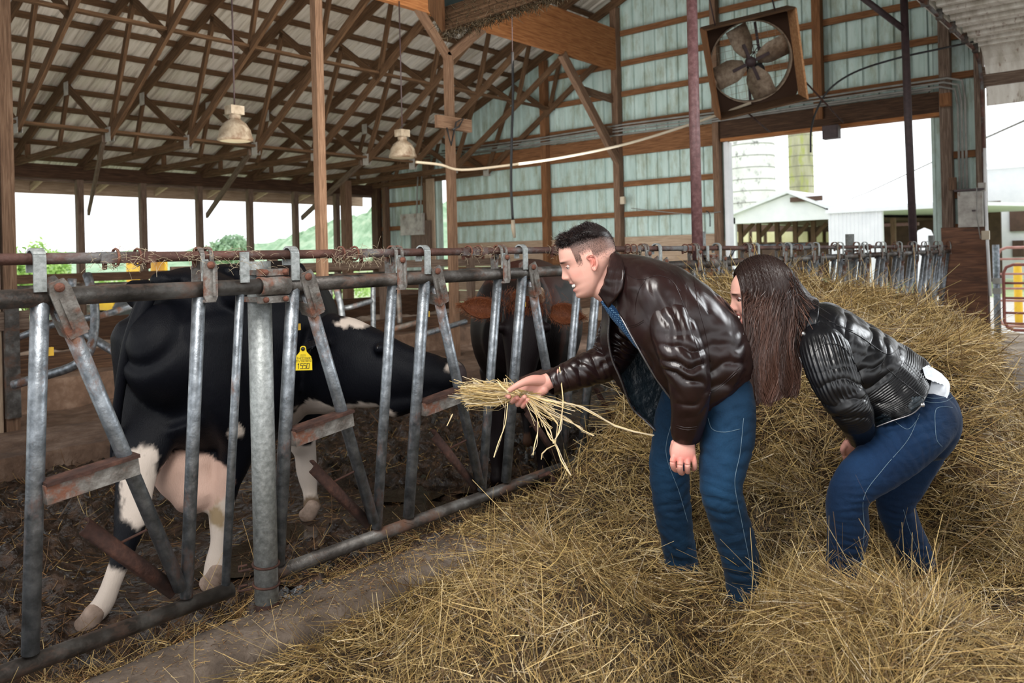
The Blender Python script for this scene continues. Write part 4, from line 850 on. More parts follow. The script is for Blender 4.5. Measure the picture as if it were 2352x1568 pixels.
# front legs
P.append(limb([(cl(.52, -.14, .85), .16, .12), (at(692, 985, 4.33), .09, .085), (at(702, 1040, 4.37), .06, .06), (at(706, 1085, 4.38), .062, .055), (at(712, 1130, 4.38), .042, .04), (at(716, 1165, 4.37), .052, .05)], ref=tuple(FWD), rings=30))
P.append(limb([(cl(.50, .14, .85), .16, .12), (at(600, 1000, 4.5), .08, .08), (at(606, 1060, 4.55), .055, .055), (at(610, 1120, 4.55), .045, .045), (at(612, 1150, 4.55), .05, .05)], ref=tuple(FWD), rings=30))
# neck and head, turned back towards the feed
P.append(limb([(cl(.45, 0, 1.02), .36, .2), (at(665, 800, 4.42), .32, .21), (at(700, 830, 4.15), .27, .17), (at(745, 845, 3.93), .225, .15), (at(800, 842, 3.80), .205, .14)], ref=(0, 0, 1), rings=30, seg=30))
P.append(limb([(at(758, 818, 3.86), .15, .12), (at(800, 838, 3.80), .195, .13), (at(850, 848, 3.74), .185, .125), (at(900, 856, 3.70), .155, .115), (at(950, 862, 3.66), .115, .095), (at(1000, 862, 3.62), .088, .078), (at(1040, 864, 3.58), .074, .074)], ref=(0, 0, 1), rings=36, seg=30))
P.append(limb([(at(752, 760, 3.84), .08, .06), (at(800, 765, 3.79), .075, .08), (at(860, 790, 3.72), .07, .07), (at(930, 815, 3.67), .05, .055), (at(1000, 838, 3.62), .045, .05)], rings=24))
P.append(ball(at(762, 742, 3.84), (.055, .055, .05))); P.append(ball(at(873, 800, 3.60), (.035, .035, .028)))
P.append(limb([(at(905, 925, 3.69), .07, .08), (at(960, 915, 3.65), .05, .06), (at(1020, 892, 3.59), .04, .05)]))   # lower jaw
V, F = fuse(P, 0.0125, 4); Nn = normals(V, F)
V = V + Nn * (n3(V, 5, 3, 1) * 0.02)[:, None]
tint = paint(V, BK_, [
    (WH_, [(at(690, 1100, 4.37), (.16, .16, .33)), (at(250, 1360, 3.13), (.17, .17, .19)), (at(310, 1110, 3.2), (.11, .10, .20)), (at(500, 1260, 3.5), (.11, .11, .28)), (at(330, 1060, 3.2), (.11, .1, .07)), (at(610, 1100, 4.5), (.1, .1, .2))]),
    (PK_, [(at(440, 1105, 3.5), (.17, .17, .13)), (at(400, 1075, 3.4), (.08, .08, .07)), (at(480, 1100, 3.45), (.08, .08, .09))]),
    (WH_, [(at(515, 1050, 3.35), (.06, .06, .10)), (at(535, 1010, 3.38), (.05, .05, .07)), (at(360, 1062, 3.2), (.08, .09, .045)), (at(705, 965, 3.9), (.12, .2, .10)), (at(745, 956, 3.8), (.13, .2, .075)), (at(800, 954, 3.72), (.13, .2, .055)), (at(850, 950, 3.68), (.09, .14, .035)), (at(795, 741, 3.72), (.075, .06, .014)), (at(287, 680, 3.25), (.03, .05, .09)), (at(1040, 842, 3.52), (.03, .03, .02))]),
    (BK_, [(at(282, 1240, 3.16), (.055, .08, .10)), (at(268, 1150, 3.2), (.03, .06, .12)), (at(550, 1050, 3.4), (.05, .05, .04))]),
    ((0.16, 0.11, 0.07), [(at(716, 1168, 4.3), (.09, .09, .05)), (at(610, 1150, 4.5), (.09, .09, .06))]),
    ((0.34, 0.25, 0.15), [(at(505, 1185, 3.45), (.03, .05, .05)), (at(250, 1380, 3.05), (.025, .025, .05))]),
    ((0.05, 0.035, 0.035), [(at(1058, 862, 3.53), .04), (at(1062, 880, 3.55), .035)]),
])
cow = npmesh('cow', V, F, 'cow_coat', None, tint=tint); tag(cow, 'black and white cow with yellow ear tag, standing broadside and reaching toward the offered hay', 'cow')
def sub(parts, name, m_, parent, tint=None): V, F = join(parts) if isinstance(parts, list) else parts; return npmesh(name, V, F, m_, parent, tint=None if tint is None else np.tile(np.array(tint, float), (len(V), 1)))
sub([ball(at(872, 799, 3.592), (.02, .02, .018))], 'eye', 'eye', cow)
def ear_shape(base, tip, w, up, cup=0.35, n=14, m_=9):
    """a leaf shaped cupped ear"""
    b = Vector(base); t = Vector(tip); d = t - b; L = d.length; d.normalize(); up = Vector(up); s = d.cross(up).normalized(); up = s.cross(d); V = []
    for i in range(n):
        k = i / (n - 1); ww = w * (math.sin(PI * min(1, k * 0.92 + 0.12)) ** 0.7)
        for j in range(m_):
            a = -1 + 2 * j / (m_ - 1); V.append(b + d * (L * k) + s * (ww * a) + up * (cup * ww * (a * a) - 0.01 * k))
    V = np.array([tuple(v) for v in V]); i, j = np.meshgrid(np.arange(n - 1), np.arange(m_ - 1), indexing='ij'); a = (i * m_ + j).ravel(); return V, np.stack([a, a + 1, a + m_ + 1, a + m_], 1)
def ear(parent, base, tip, w, up, c0, c1, name='ear', fluff=700, seed=1, inner=None):
    V, F = ear_shape(base, tip, w, up); e = npmesh(name, V, F, 'cow_coat', parent, tint=np.tile(np.array(c0, float), (len(V), 1))); sd = e.modifiers.new('t', 'SOLIDIFY'); sd.thickness = .012; sd.offset = 0
    ss = e.modifiers.new('s', 'SUBSURF'); ss.levels = 1; ss.render_levels = 1
    if fluff:
        rg = np.random.default_rng(seed); i = rg.integers(0, len(V), fluff); N_ = normals(V, F)[i]; p = V[i] + rg.normal(size=(fluff, 3)) * .006; d = np.array(Vector(tip) - Vector(base)); d = d / np.linalg.norm(d)
        T = N_ * rg.choice([-.6, .6], fluff)[:, None] + d * .6 + rg.normal(size=(fluff, 3)) * .5 + np.array([0, 0, -.35]); v, f, c = strands(p, T, N_, rg.uniform(.012, .035, fluff), np.full(fluff, .0011), rg.uniform(.1, .4, fluff), pal=np.array([c0, c1, c1]), wts=[.3, .4, .3])
        tag(npmesh('ear_hair', v, f, 'straw', e, smooth=False, tint=c), kind='stuff')
    return e
ear(cow, at(752, 790, 3.72), at(690, 800, 3.62), .062, (0, 0, 1), BK_, (.02, .02, .025), fluff=250)
ear(cow, at(752, 738, 3.9), at(826, 733, 4.0), .05, (0, 0, 1), BK_, (.015, .015, .02), fluff=200)
# tail
sub([limb([(cl(-.64, .04, 1.30), .035, .035), (cl(-.72, .08, 1.10), .026, .026), (cl(-.72, .14, .85), .02, .02), (cl(-.70, .18, .65), .018, .018), (cl(-.69, .2, .5), .012, .012)], ref=(1, 0, 0))], 'tail', 'cow_coat', cow, BK_)
for p_, d_ in ((at(490, 1338, 3.44), 0), (at(205, 1428, 3.06), 1), (at(712, 1188, 4.33), 2)):
    p_ = Vector((p_.x, p_.y, 0.0)); sub([limb([(p_ + RGT * .02 + Vector((0, 0, .06)), .038, .034), (p_ + Vector((0, 0, .025)), .042, .038), (p_ - RGT * .02 + Vector((0, 0, .0)), .046, .038)], ref=tuple(-RGT), rings=8)], 'hoof', 'hoof', cow, None)
# ear tag with its printed lines
tg = at(697, 823, 3.52); eR = (RGT * 1.0).normalized(); eU = Vector((0, 0, 1)); nf = -FWD
def tp(x, y, o=0): return tg + eR * x + eU * y + nf * o
b = MB(); s = .0385
out = [(-s, -.052), (s, -.052), (s * 1.0, -.005), (s * .9, .008), (.015, .03), (.012, .05), (.006, .056), (-.006, .056), (-.012, .05), (-.015, .03), (-s * .9, .008), (-s, -.005)]
b.poly([tp(x, y) for x, y in out], nf * .003); tagm = b.build('ear_tag', 'tag_yellow', cow); tagm['label'] = 'yellow ear tag printed 1550'
FONT = {'0': [(0, 0, 0, 6), (0, 6, 3, 6), (3, 6, 3, 0), (3, 0, 0, 0)], '1': [(1.5, 0, 1.5, 6), (0.4, 5, 1.5, 6)], '2': [(0, 5, 0, 6), (0, 6, 3, 6), (3, 6, 3, 3.6), (3, 3.6, 0, 0), (0, 0, 3, 0)], '5': [(3, 6, 0, 6), (0, 6, 0, 3.5), (0, 3.5, 3, 3.5), (3, 3.5, 3, 0), (3, 0, 0, 0)], '6': [(3, 6, 0, 5), (0, 5, 0, 0), (0, 0, 3, 0), (3, 0, 3, 3), (3, 3, 0, 3)], '8': [(0, 0, 0, 6), (0, 6, 3, 6), (3, 6, 3, 0), (3, 0, 0, 0), (0, 3, 3, 3)], 'H': [(0, 0, 0, 6), (3, 0, 3, 6), (0, 3, 3, 3)], '/': [(0, 0, 3, 6)]}
def text(b, txt, cx_, cy_, h, wd, f):
    n = len(txt); adv = wd / n
    for i, ch in enumerate(txt):
        x0 = cx_ - wd / 2 + adv * (i + .12); sx = adv * .72 / 3; sy = h / 6
        for a0, b0, a1, b1 in FONT.get(ch, []):
            p, q = f(x0 + a0 * sx, cy_ + b0 * sy), f(x0 + a1 * sx, cy_ + b1 * sy); dd = (q - p).normalized() * (.0006 if h < .01 else .0013); b.beam(p - dd, q + dd, .0011 if h < .01 else .0026, .0006, up=nf)
b = MB(); f_ = lambda x, y: tp(x + (y + .03) * .12, y, .0033)
text(b, '1550', 0, -.044, .022, .056, f_); text(b, '01/18/2010', 0, -.0145, .0075, .07, f_); text(b, '1H002680', 0, -.003, .0085, .066, f_)
for k in range(3): b.beam(tp(-.014 + .001 * k, .0105 + .0042 * k, .0033), tp(.014 - .001 * k, .0105 + .0042 * k, .0033), .0006, .0014, up=nf)
b.build('tag_print', 'ink', tagm); MB().lathe(tp(0, .043, .002), nf, [(.009, 0), (.009, .004), (.006, .008), (0, .009)], 14).build('tag_button', 'black_rubber', tagm)
# ---------------- the dark brown cow facing the feed ----------------
DB, RB2, HR = (0.0075, 0.0045, 0.005), (0.05, 0.017, 0.012), (0.16, 0.04, 0.012)
P = []; D2 = 4.45; back = (FWD * .96 + RGT * .12).normalized(); b0 = at(1195, 780, 5.05); b0.z = .93
def c2(x, y, z): p = b0 - back * x + Vector((back.y, -back.x, 0)) * y; return Vector((p.x, p.y, z))
P.append(limb([(c2(.35, 0, .92), .25, .2), (c2(.2, 0, .93), .36, .28), (c2(0, 0, .93), .42, .32), (c2(-.4, 0, .92), .45, .38), (c2(-.9, 0, .95), .42, .35), (c2(-1.2, 0, 1.0), .32, .25)], rings=30, seg=32))
P.append(limb([(c2(.1, 0, 1.1), .27, .2), (at(1205, 705, 4.72), .21, .16), (at(1207, 715, 4.55), .15, .12)], rings=16, seg=24))
P.append(limb([(at(1207, 690, 4.50), .08, .10), (at(1206, 715, 4.46), .10, .125), (at(1203, 760, 4.42), .11, .125), (at(1200, 810, 4.38), .10, .10), (at(1196, 860, 4.34), .085, .078), (at(1192, 905, 4.30), .075, .08), (at(1191, 930, 4.30), .055, .065)], ref=tuple(FWD), rings=36, seg=28))
for s in (-1, 1): P.append(ball(at(1201 + s * 52, 752, 4.36), (.035, .035, .03)))
for u0, u1, d_ in ((1150, 1143, 4.98), (1243, 1250, 4.9)):
    P.append(limb([(at(u0, 900, d_), .12, .11), (at(u0, 990, d_ - .05), .075, .07), (at(u1, 1035, d_ - .08), .058, .055), (at(u1, 1075, d_ - .1), .042, .04), (at(u1, 1100, d_ - .12), .055, .05)], ref=tuple(FWD), rings=24))
for u0, d_ in ((1140, 6.0), (1216, 5.75)): P.append(limb([(at(u0, 850, d_), .14, .13), (at(u0, 940, d_), .08, .07), (at(u0, 985, d_ - .05), .05, .045), (at(u0, 1018, d_ - .08), .055, .05)], ref=tuple(FWD), rings=20))
V, F = fuse(P, 0.0125, 4)
tint = paint(V, DB, [(RB2, [(c2(-.2, 0, 1.4), (.9, .9, .20)), (at(1270, 670, 4.8), (.16, .14, .20)), (at(1300, 780, 4.85), (.06, .2, .2))]), (HR, [(at(1205, 672, 4.4), (.13, .16, .055))]), ((.015, .013, .013), [(at(1192, 915, 4.28), .1)]), ((.12, .06, .035), [(at(1216, 1015, 5.6), (.15, .15, .06))])], noise=.06)
cow2 = npmesh('cow', V, F, 'cow_coat', None, tint=tint); tag(cow2, 'dark brown cow facing the feed fence head on, with fluffy reddish ears', 'cow')
for s in (-1, 1): sub([ball(at(1201 + s * 52, 754, 4.350), (.017, .017, .017))], 'eye', 'eye', cow2)
ear(cow2, at(1140, 712, 4.42), at(1056, 700, 4.38), .062, tuple(-FWD + UPV * .2), (.11, .032, .012), (.30, .10, .035), fluff=1500, seed=4)
ear(cow2, at(1266, 716, 4.42), at(1342, 728, 4.38), .062, tuple(-FWD + UPV * .2), (.11, .032, .012), (.30, .10, .035), fluff=1500, seed=5)
sub([limb([(at(1243, 690, 4.42), .018, .018), (at(1244, 668, 4.40), .016, .014), (at(1240, 660, 4.39), .006, .006)], ref=tuple(FWD))], 'horn_nub', 'pale_plank', cow2)
rg = np.random.default_rng(9); n_ = 2200; P0 = np.array([tuple(at(u, v, 4.36)) for u, v in zip(rg.normal(1205, 24, n_), rg.uniform(664, 712, n_))]); P0 += rg.normal(size=(n_, 3)) * .012
v, f, c = strands(P0, np.tile(np.array([0, 0, -1.0]), (n_, 1)) + rg.normal(size=(n_, 3)) * .45 - np.array(FWD) * .3, np.tile(-np.array(FWD), (n_, 1)), rg.uniform(.02, .05, n_), np.full(n_, .0013), rg.uniform(.1, .4, n_), pal=np.array([(.12, .03, .01), (.22, .06, .015), (.05, .015, .008)]), wts=[.4, .35, .25])
tag(npmesh('poll_hair', v, f, 'straw', cow2, smooth=False, tint=c), kind='stuff')
# =========================================================== PEOPLE ===========================================================
def skin_mat(name):
    m = attr_color(name, rough=0.48, bump=0.12, bscale=900, spec=0.4, sub=0.18); return m
M['skin'] = skin_mat('skin')
def leather(name, a, b):
    def ex(nt, p, rp, nz, tc, L):
        n1 = N(nt, 'ShaderNodeTexNoise'); n1.inputs['Scale'].default_value = 8; n1.inputs['Detail'].default_value = 3; n1.inputs['Distortion'].default_value = 1.6
        mp = N(nt, 'ShaderNodeMapping'); mp.inputs['Scale'].default_value = (1.2, 1.2, .35); mp.inputs['Rotation'].default_value = (0.3, 0.5, 0.4); L(tc.outputs['Object'], mp.inputs[0]); L(mp.outputs[0], n1.inputs['Vector'])
        v1 = N(nt, 'ShaderNodeTexVoronoi'); v1.inputs['Scale'].default_value = 700; L(tc.outputs['Object'], v1.inputs['Vector'])
        b1 = N(nt, 'ShaderNodeBump'); b1.inputs['Strength'].default_value = 1; b1.inputs['Distance'].default_value = 0.004; L(n1.outputs[0], b1.inputs['Height'])
        b2 = N(nt, 'ShaderNodeBump'); b2.inputs['Strength'].default_value = 0.18; b2.inputs['Distance'].default_value = 0.0007; L(v1.outputs[0], b2.inputs['Height']); L(b1.outputs[0], b2.inputs['Normal']); L(b2.outputs[0], p.inputs['Normal'])
    return mat(name, [a, b], scale=9, rough=0.27, spec=0.5, detail=5, extra=ex)
M['brown_leather'] = leather('brown_leather', (0.009, 0.004, 0.004), (0.021, 0.009, 0.0085)); M['black_leather'] = leather('black_leather', (0.0025, 0.003, 0.004), (0.006, 0.0065, 0.0085))
M['lining'] = mat('lining', [(0.006, 0.011, 0.016), (0.02, 0.032, 0.042)], scale=14, rough=0.42, bump=2, bscale=22)
def denim(name, a, b):
    a = tuple(q * .5 for q in a); b = tuple(q * .52 for q in b)
    def ex(nt, p, rp, nz, tc, L):
        w1 = N(nt, 'ShaderNodeTexNoise'); w1.inputs['Scale'].default_value = 11; w1.inputs['Detail'].default_value = 4; w1.inputs['Distortion'].default_value = .8
        mp = N(nt, 'ShaderNodeMapping'); mp.inputs['Scale'].default_value = (1, 1, 1.6); L(tc.outputs['Object'], mp.inputs[0]); L(mp.outputs[0], w1.inputs['Vector'])
        w2 = N(nt, 'ShaderNodeTexNoise'); w2.inputs['Scale'].default_value = 420; w2.inputs['Detail'].default_value = 2; mq = N(nt, 'ShaderNodeMapping'); mq.inputs['Scale'].default_value = (1, 1, .2); L(tc.outputs['Object'], mq.inputs[0]); L(mq.outputs[0], w2.inputs['Vector'])
        b1 = N(nt, 'ShaderNodeBump'); b1.inputs['Strength'].default_value = .6; b1.inputs['Distance'].default_value = 0.012; L(w1.outputs[0], b1.inputs['Height'])
        b2 = N(nt, 'ShaderNodeBump'); b2.inputs['Strength'].default_value = .3; b2.inputs['Distance'].default_value = 0.0012; L(w2.outputs[0], b2.inputs['Height']); L(b1.outputs[0], b2.inputs['Normal']); L(b2.outputs[0], p.inputs['Normal'])
        mx = N(nt, 'ShaderNodeMix', data_type='RGBA'); mx.blend_type = 'MULTIPLY'; mx.inputs[0].default_value = .45; L(rp.outputs[0], mx.inputs[6]); cr_ = N(nt, 'ShaderNodeMapRange'); cr_.inputs[3].default_value = .4; cr_.inputs[4].default_value = 1.5; L(w2.outputs[0], cr_.inputs[0]); L(cr_.outputs[0], mx.inputs[7])
        at_ = N(nt, 'ShaderNodeAttribute', attribute_name='tint'); m2 = N(nt, 'ShaderNodeMix', data_type='RGBA'); m2.blend_type = 'MULTIPLY'; m2.inputs[0].default_value = 1; L(mx.outputs[2], m2.inputs[6]); L(at_.outputs[0], m2.inputs[7]); L(m2.outputs[2], p.inputs['Base Color'])
    return mat(name, [a, b], scale=5, rough=0.85, spec=0.2, detail=7, sheen=.05, extra=ex)
M['denim'] = denim('denim', (0.006, 0.030, 0.072), (0.014, 0.062, 0.135)); M['denim_dark'] = denim('denim_dark', (0.005, 0.022, 0.066), (0.011, 0.046, 0.125))
M['denim_thread'] = mat('denim_thread', [(0.10, 0.16, 0.22), (0.16, 0.24, 0.3)], rough=.8)
def dots(nt, p, rp, nz, tc, L):
    v = N(nt, 'ShaderNodeTexVoronoi'); v.inputs['Scale'].default_value = 150; v.inputs['Randomness'].default_value = 0.1; L(tc.outputs['Object'], v.inputs['Vector'])
    r = N(nt, 'ShaderNodeMapRange'); r.inputs[1].default_value = .30; r.inputs[2].default_value = .36; L(v.outputs[0], r.inputs[0]); mx = N(nt, 'ShaderNodeMix', data_type='RGBA'); L(r.outputs[0], mx.inputs[0]); mx.inputs[6].default_value = (.30, .52, .75, 1); mx.inputs[7].default_value = (.012, .07, .19, 1); L(mx.outputs[2], p.inputs['Base Color'])
M['dot_shirt'] = mat('dot_shirt', [(0, 0, 0.1), (0, 0, .2)], rough=.85, extra=dots)
M['white_shirt'] = mat('white_shirt', [(0.62, 0.66, 0.72), (0.75, 0.78, 0.82)], scale=12, rough=.85, bump=1, bscale=18)
M['teeth'] = mat('teeth', [(0.8, 0.78, 0.72), (0.88, 0.86, 0.82)], rough=.25)
M['mouth_in'] = mat('mouth_in', [(0.08, 0.015, 0.015), (0.15, 0.03, 0.03)], rough=.5)
M['eye_white'] = mat('eye_white', [(0.6, 0.56, 0.54), (0.7, 0.66, 0.64)], rough=.15)
M['zip'] = mat('zip', [(0.14, 0.13, 0.13), (0.3, 0.3, 0.32)], scale=300, rough=.35, metal=.8)
M['snap'] = mat('snap', [(0.5, 0.5, 0.5), (0.6, 0.6, 0.6)], rough=.3, metal=.9)
M['boot'] = mat('boot', [(0.012, 0.008, 0.006), (0.03, 0.02, 0.015)], rough=.6)
SK, SK2, LIP = (0.70, 0.39, 0.315), (0.68, 0.27, 0.22), (0.58, 0.17, 0.16)
HEADT = [(.112, -.012, -.052, .020), (.108, .018, -.058, .036), (.10, .042, -.070, .050), (.088, .060, -.083, .061), (.07, .0745, -.0945, .0695), (.05, .0825, -.1020, .0745), (.034, .0865, -.1040, .0765), (.022, .0855, -.103, .077), (.010, .0825, -.101, .0768), (-.004, .0805, -.097, .0755), (-.018, .0800, -.089, .0735), (-.032, .0812, -.078, .0705), (-.045, .083, -.064, .0675), (-.058, .0815, -.050, .0640), (-.070, .0815, -.036, .060), (-.082, .0785, -.022, .0545), (-.093, .0795, -.010, .047), (-.102, .073, .0, .038), (-.109, .058, .010, .026), (-.113, .040, .02, .014)]
NOSE = [(.03, .001, .010), (.014, .005, .0085), (.0, .0115, .0085), (-.010, .0175, .0095), (-.018, .0225, .0115), (-.024, .0215, .0145), (-.029, .0145, .0155), (-.034, .006, .012), (-.04, .001, .008)]
def head_mesh(scale=1.0, smile=0.0, jaw=0.0, nz=150, na=150):
    T = np.array(HEADT); zz = np.linspace(T[0, 0], T[-1, 0], nz)
    tt = catmull(T, 400); order = np.argsort(tt[:, 0]); f = np.interp(zz, tt[order, 0], tt[order, 1]); b = np.interp(zz, tt[order, 0], tt[order, 2]); w = np.interp(zz, tt[order, 0], tt[order, 3])
    th = np.linspace(-PI, PI, na, endpoint=False); Zg, Tg = np.meshgrid(zz, th, indexing='ij'); fr = f[:, None]; bk = b[:, None]; ww = w[:, None]; xc = (fr + bk) / 2 - .008; c = np.cos(Tg); s = np.sin(Tg)
    front = c > 0; ex = np.where(front, 0.86, 1.0); Xg = xc + np.sign(c) * np.abs(c) ** ex * np.where(front, fr - xc, xc - bk); Yg = ww * np.sign(s) * np.abs(s) ** np.where(front, 1.0, .92)
    # flatten cheeks towards the mouth, narrow the front of the face
    face = np.clip(c, 0, 1) * np.clip((.05 - Zg) / .04, 0, 1); Yg *= 1 - .10 * face
    nzs = np.array(NOSE); o2 = np.argsort(nzs[:, 0]); hN = np.interp(Zg, nzs[o2, 0], nzs[o2, 1], 0, 0); sN = np.interp(Zg, nzs[o2, 0], nzs[o2, 2]); Xg += np.where(front, hN * np.exp(-(Yg / sN) ** 2), 0)
    G = lambda y0, z0, sy, sz: np.exp(-((np.abs(Yg) - y0) / sy) ** 2 - ((Zg - z0) / sz) ** 2) * front
    D = -.0095 * G(.031, .010, .014, .010) + .0045 * G(.030, .030, .018, .006) + .0055 * G(.046, -.018, .018, .016) - .003 * G(.034, -.045, .012, .02) + .003 * G(.0, -.096, .018, .010)
    D += .0035 * G(0, -.0465, .021, .0045) + .004 * G(0, -.0715, .019, .006) - .010 * G(0, -.0585, .027, .0065 + jaw) + .003 * G(.0145, -.026, .005, .006)
    D += smile * (.006 * G(.042, -.036, .014, .015) - .003 * G(.027, -.05, .006, .014))
    nx_ = Xg - xc; L = np.sqrt(nx_ ** 2 + Yg ** 2) + 1e-6; Xg = Xg + D * nx_ / L; Yg = Yg + D * Yg / L * .5
    def pole(i, dz): xm, ym = Xg[i].mean(), Yg[i].mean(); return [np.stack([xm + (Xg[i] - xm) * k_, ym + (Yg[i] - ym) * k_, Zg[i] + dz * (1 - k_) ** .5], 1) for k_ in (.75, .5, .25, .02)]
    tp_ = pole(0, .004)[::-1]; bt_ = pole(nz - 1, -.003); V = np.concatenate([np.array(tp_), np.stack([Xg, Yg, Zg], 2), np.array(bt_)], 0); nz = nz + 8; Xg, Yg, Zg = V[..., 0], V[..., 1], V[..., 2]
    V = V.reshape(-1, 3) * scale; a = (np.arange(nz - 1) * na)[:, None]; k = np.arange(na)[None]; k2 = (k + 1) % na
    F = np.stack([a + k, a + na + k, a + na + k2, a + k2], 2).reshape(-1, 4)
    col = np.tile(np.array(SK), (len(V), 1)); Y_, Z_, X_ = Yg.ravel(), Zg.ravel(), Xg.ravel()
    def blend(mask, c_): nonlocal col; m_ = np.clip(mask, 0, 1)[:, None]; col = col * (1 - m_) + np.array(c_) * m_
    g = lambda y0, z0, sy, sz: np.exp(-((np.abs(Y_) - y0) / sy) ** 2 - ((Z_ - z0) / sz) ** 2) * (X_ > 0)
    blend(g(.05, -.022, .022, .018) * .5, SK2); blend(g(0, -.02, .014, .010) * .5, SK2); blend(g(0, -.0475, .023, .0035) * .9, LIP); blend(g(0, -.0715, .021, .0045) * .9, LIP); blend(g(0, -.059, .021, .0045), (.12, .03, .03))
    blend(g(.031, .032, .017, .0038) * 1.2, (.07, .035, .022))
    return V, F, col
class Frame:
    """head frame: front, left, up axes and origin in the scene"""
    def __init__(s, o, front, up):
        s.o = Vector(o); s.f = Vector(front).normalized(); u = Vector(up); s.u = (u - s.f * u.dot(s.f)).normalized(); s.l = s.u.cross(s.f)
        s.R = np.array([tuple(s.f), tuple(s.l), tuple(s.u)])
    def __call__(s, V): return np.asarray(V) @ s.R + np.array(s.o)
    def p(s, x, y, z): return s.o + s.f * x + s.l * y + s.u * z
def imgdir(du, dv, dd=0): return RGT * du - UPV * dv + FWD * dd
def ear_human(fr, side, sc=1.0):
    P = []; b = [(.004, .018), (.010, .030), (.0, .036), (-.012, .034), (-.020, .022), (-.020, .004), (-.014, -.014), (-.004, -.026), (.004, -.028), (.007, -.018)]
    rim = [fr.p((-.012 + x * .78) * sc, side * (.0765 + .010 * (1 if 1 < i < 7 else .35)) * sc, (-.010 + z * .78) * sc) for i, (x, z) in enumerate(b)]
    P.append(limb([(p, .0042 * sc, .0042 * sc) for p in rim], ref=tuple(fr.l), rings=40, seg=10))
    P.append(limb([(fr.p(-.010 * sc, side * .074 * sc, .010 * sc), .008 * sc, .005 * sc), (fr.p(-.016 * sc, side * .0775 * sc, -.002 * sc), .011 * sc, .005 * sc), (fr.p(-.010 * sc, side * .0745 * sc, -.026 * sc), .006 * sc, .005 * sc)], ref=tuple(fr.f), rings=16, seg=14))
    P.append(limb([(fr.p(-.006 * sc, side * .079 * sc, .010 * sc), .003, .003), (fr.p(-.014 * sc, side * .083 * sc, .006 * sc), .003, .003), (fr.p(-.014 * sc, side * .083 * sc, -.010 * sc), .003, .003), (fr.p(-.004 * sc, side * .08 * sc, -.018 * sc), .003, .003)], rings=16, seg=8))
    return P
def finger(pts, r0, r1, ref=(0, 0, 1)): n = len(pts); return limb([(p, r0 + (r1 - r0) * i / (n - 1), r0 + (r1 - r0) * i / (n - 1)) for i, p in enumerate(pts)], ref=ref, rings=22, seg=14)
def wrinkle(V, F, amp, s1=6, s2=18, mask=None, stretch=(1, 1, 1)):
    Nn = normals(V, F); Q = V * np.array(stretch); r1 = 1 - np.abs(n3(Q, s1, 2, 41)) * 5; r2 = 1 - np.abs(n3(Q, s2, 2, 47)) * 5
    d = (np.clip(r1, -0.3, 1) * .7 + np.clip(r2, -.3, 1) * .3 - .35) * amp; d = d if mask is None else d * mask(V); return V + Nn * d[:, None]
def folds(V, F, centers):
    """curved creases: (centre, direction across the creases, wavelength, amplitude, radius)"""
    Nn = normals(V, F)
    for c, d, wl, am, R in centers:
        q = V - np.array(Vector(c)); d = np.array(Vector(d).normalized()); t = q @ d + .25 * wl * np.sin(np.linalg.norm(q, axis=1) / wl * 1.3) + n3(V, 12, 2, 7) * wl * 2.2; k = np.exp(-(np.linalg.norm(q, axis=1) / R) ** 2); V = V + Nn * ((np.abs(np.sin(t * PI / wl)) ** .8 - .6) * am * .8 * k)[:, None]
    return V
def shell(rows, n1=72, n2=60):
    """open garment sheet through measured rows of points"""
    A = np.array([[tuple(p) for p in r] for r in rows]); k, m_, _ = A.shape; B = np.stack([catmull(A[i], n2) for i in range(k)]); C = catmull(B.reshape(k, -1), n1).reshape(n1, n2, 3)
    i, j = np.meshgrid(np.arange(n1 - 1), np.arange(n2 - 1), indexing='ij'); a = (i * n2 + j).ravel(); return C.reshape(-1, 3), np.stack([a, a + n2, a + n2 + 1, a + 1], 1), C
from mathutils.bvhtree import BVHTree
GARM = []
def stitch(name, lines, r, m_, parent, off=.0008, dashes=False):
    """a sewn line laid on the surface of the garments collected in GARM"""
    V, F = join(GARM); tr = BVHTree.FromPolygons(V.tolist(), F.tolist()); b = MB(); o = Vector((0, 0, CAMZ)); any_ = False
    for ln in lines:
        P_ = []
        for u, v in catmull(ln, 8 * len(ln)):
            d = ray(u, v); h = tr.ray_cast(o, d.normalized())
            if h[0] is not None and (not P_ or (h[0] - P_[-1]).length < .09): P_.append(h[0] - d.normalized() * off)
        if len(P_) > 3: b.tube(P_, r, 5); any_ = True
    if any_: return tag(b.build(name, m_, parent), kind='stuff')
# ------------------------------------------------------------ the man ------------------------------------------------------------
DM = 2.62
hf = Frame(at(1350, 599, DM), imgdir(-.927, .375, .10), imgdir(-.375, -.927))
V0, F0, C0 = head_mesh(1.0, smile=1.0, jaw=.0022)
Vh = hf(V0)
neck = [limb([(hf.p(-.038, 0, -.03), .056, .054), (at(1380, 644, DM), .054, .052), (at(1404, 662, DM), .058, .056), (at(1445, 684, DM + .01), .065, .08), (at(1490, 710, DM + .01), .06, .09)], ref=tuple(RGT), rings=30, seg=36)]
neck.append(limb([(hf.p(.03, 0, -.098), .018, .034), (hf.p(-.01, 0, -.096), .026, .042), (at(1382, 662, DM), .032, .045)], rings=14, seg=24))
Vn, Fn = fuse([(Vh, F0)] + neck + ear_human(hf, 1) + ear_human(hf, -1), 0.0021, 2, .5)
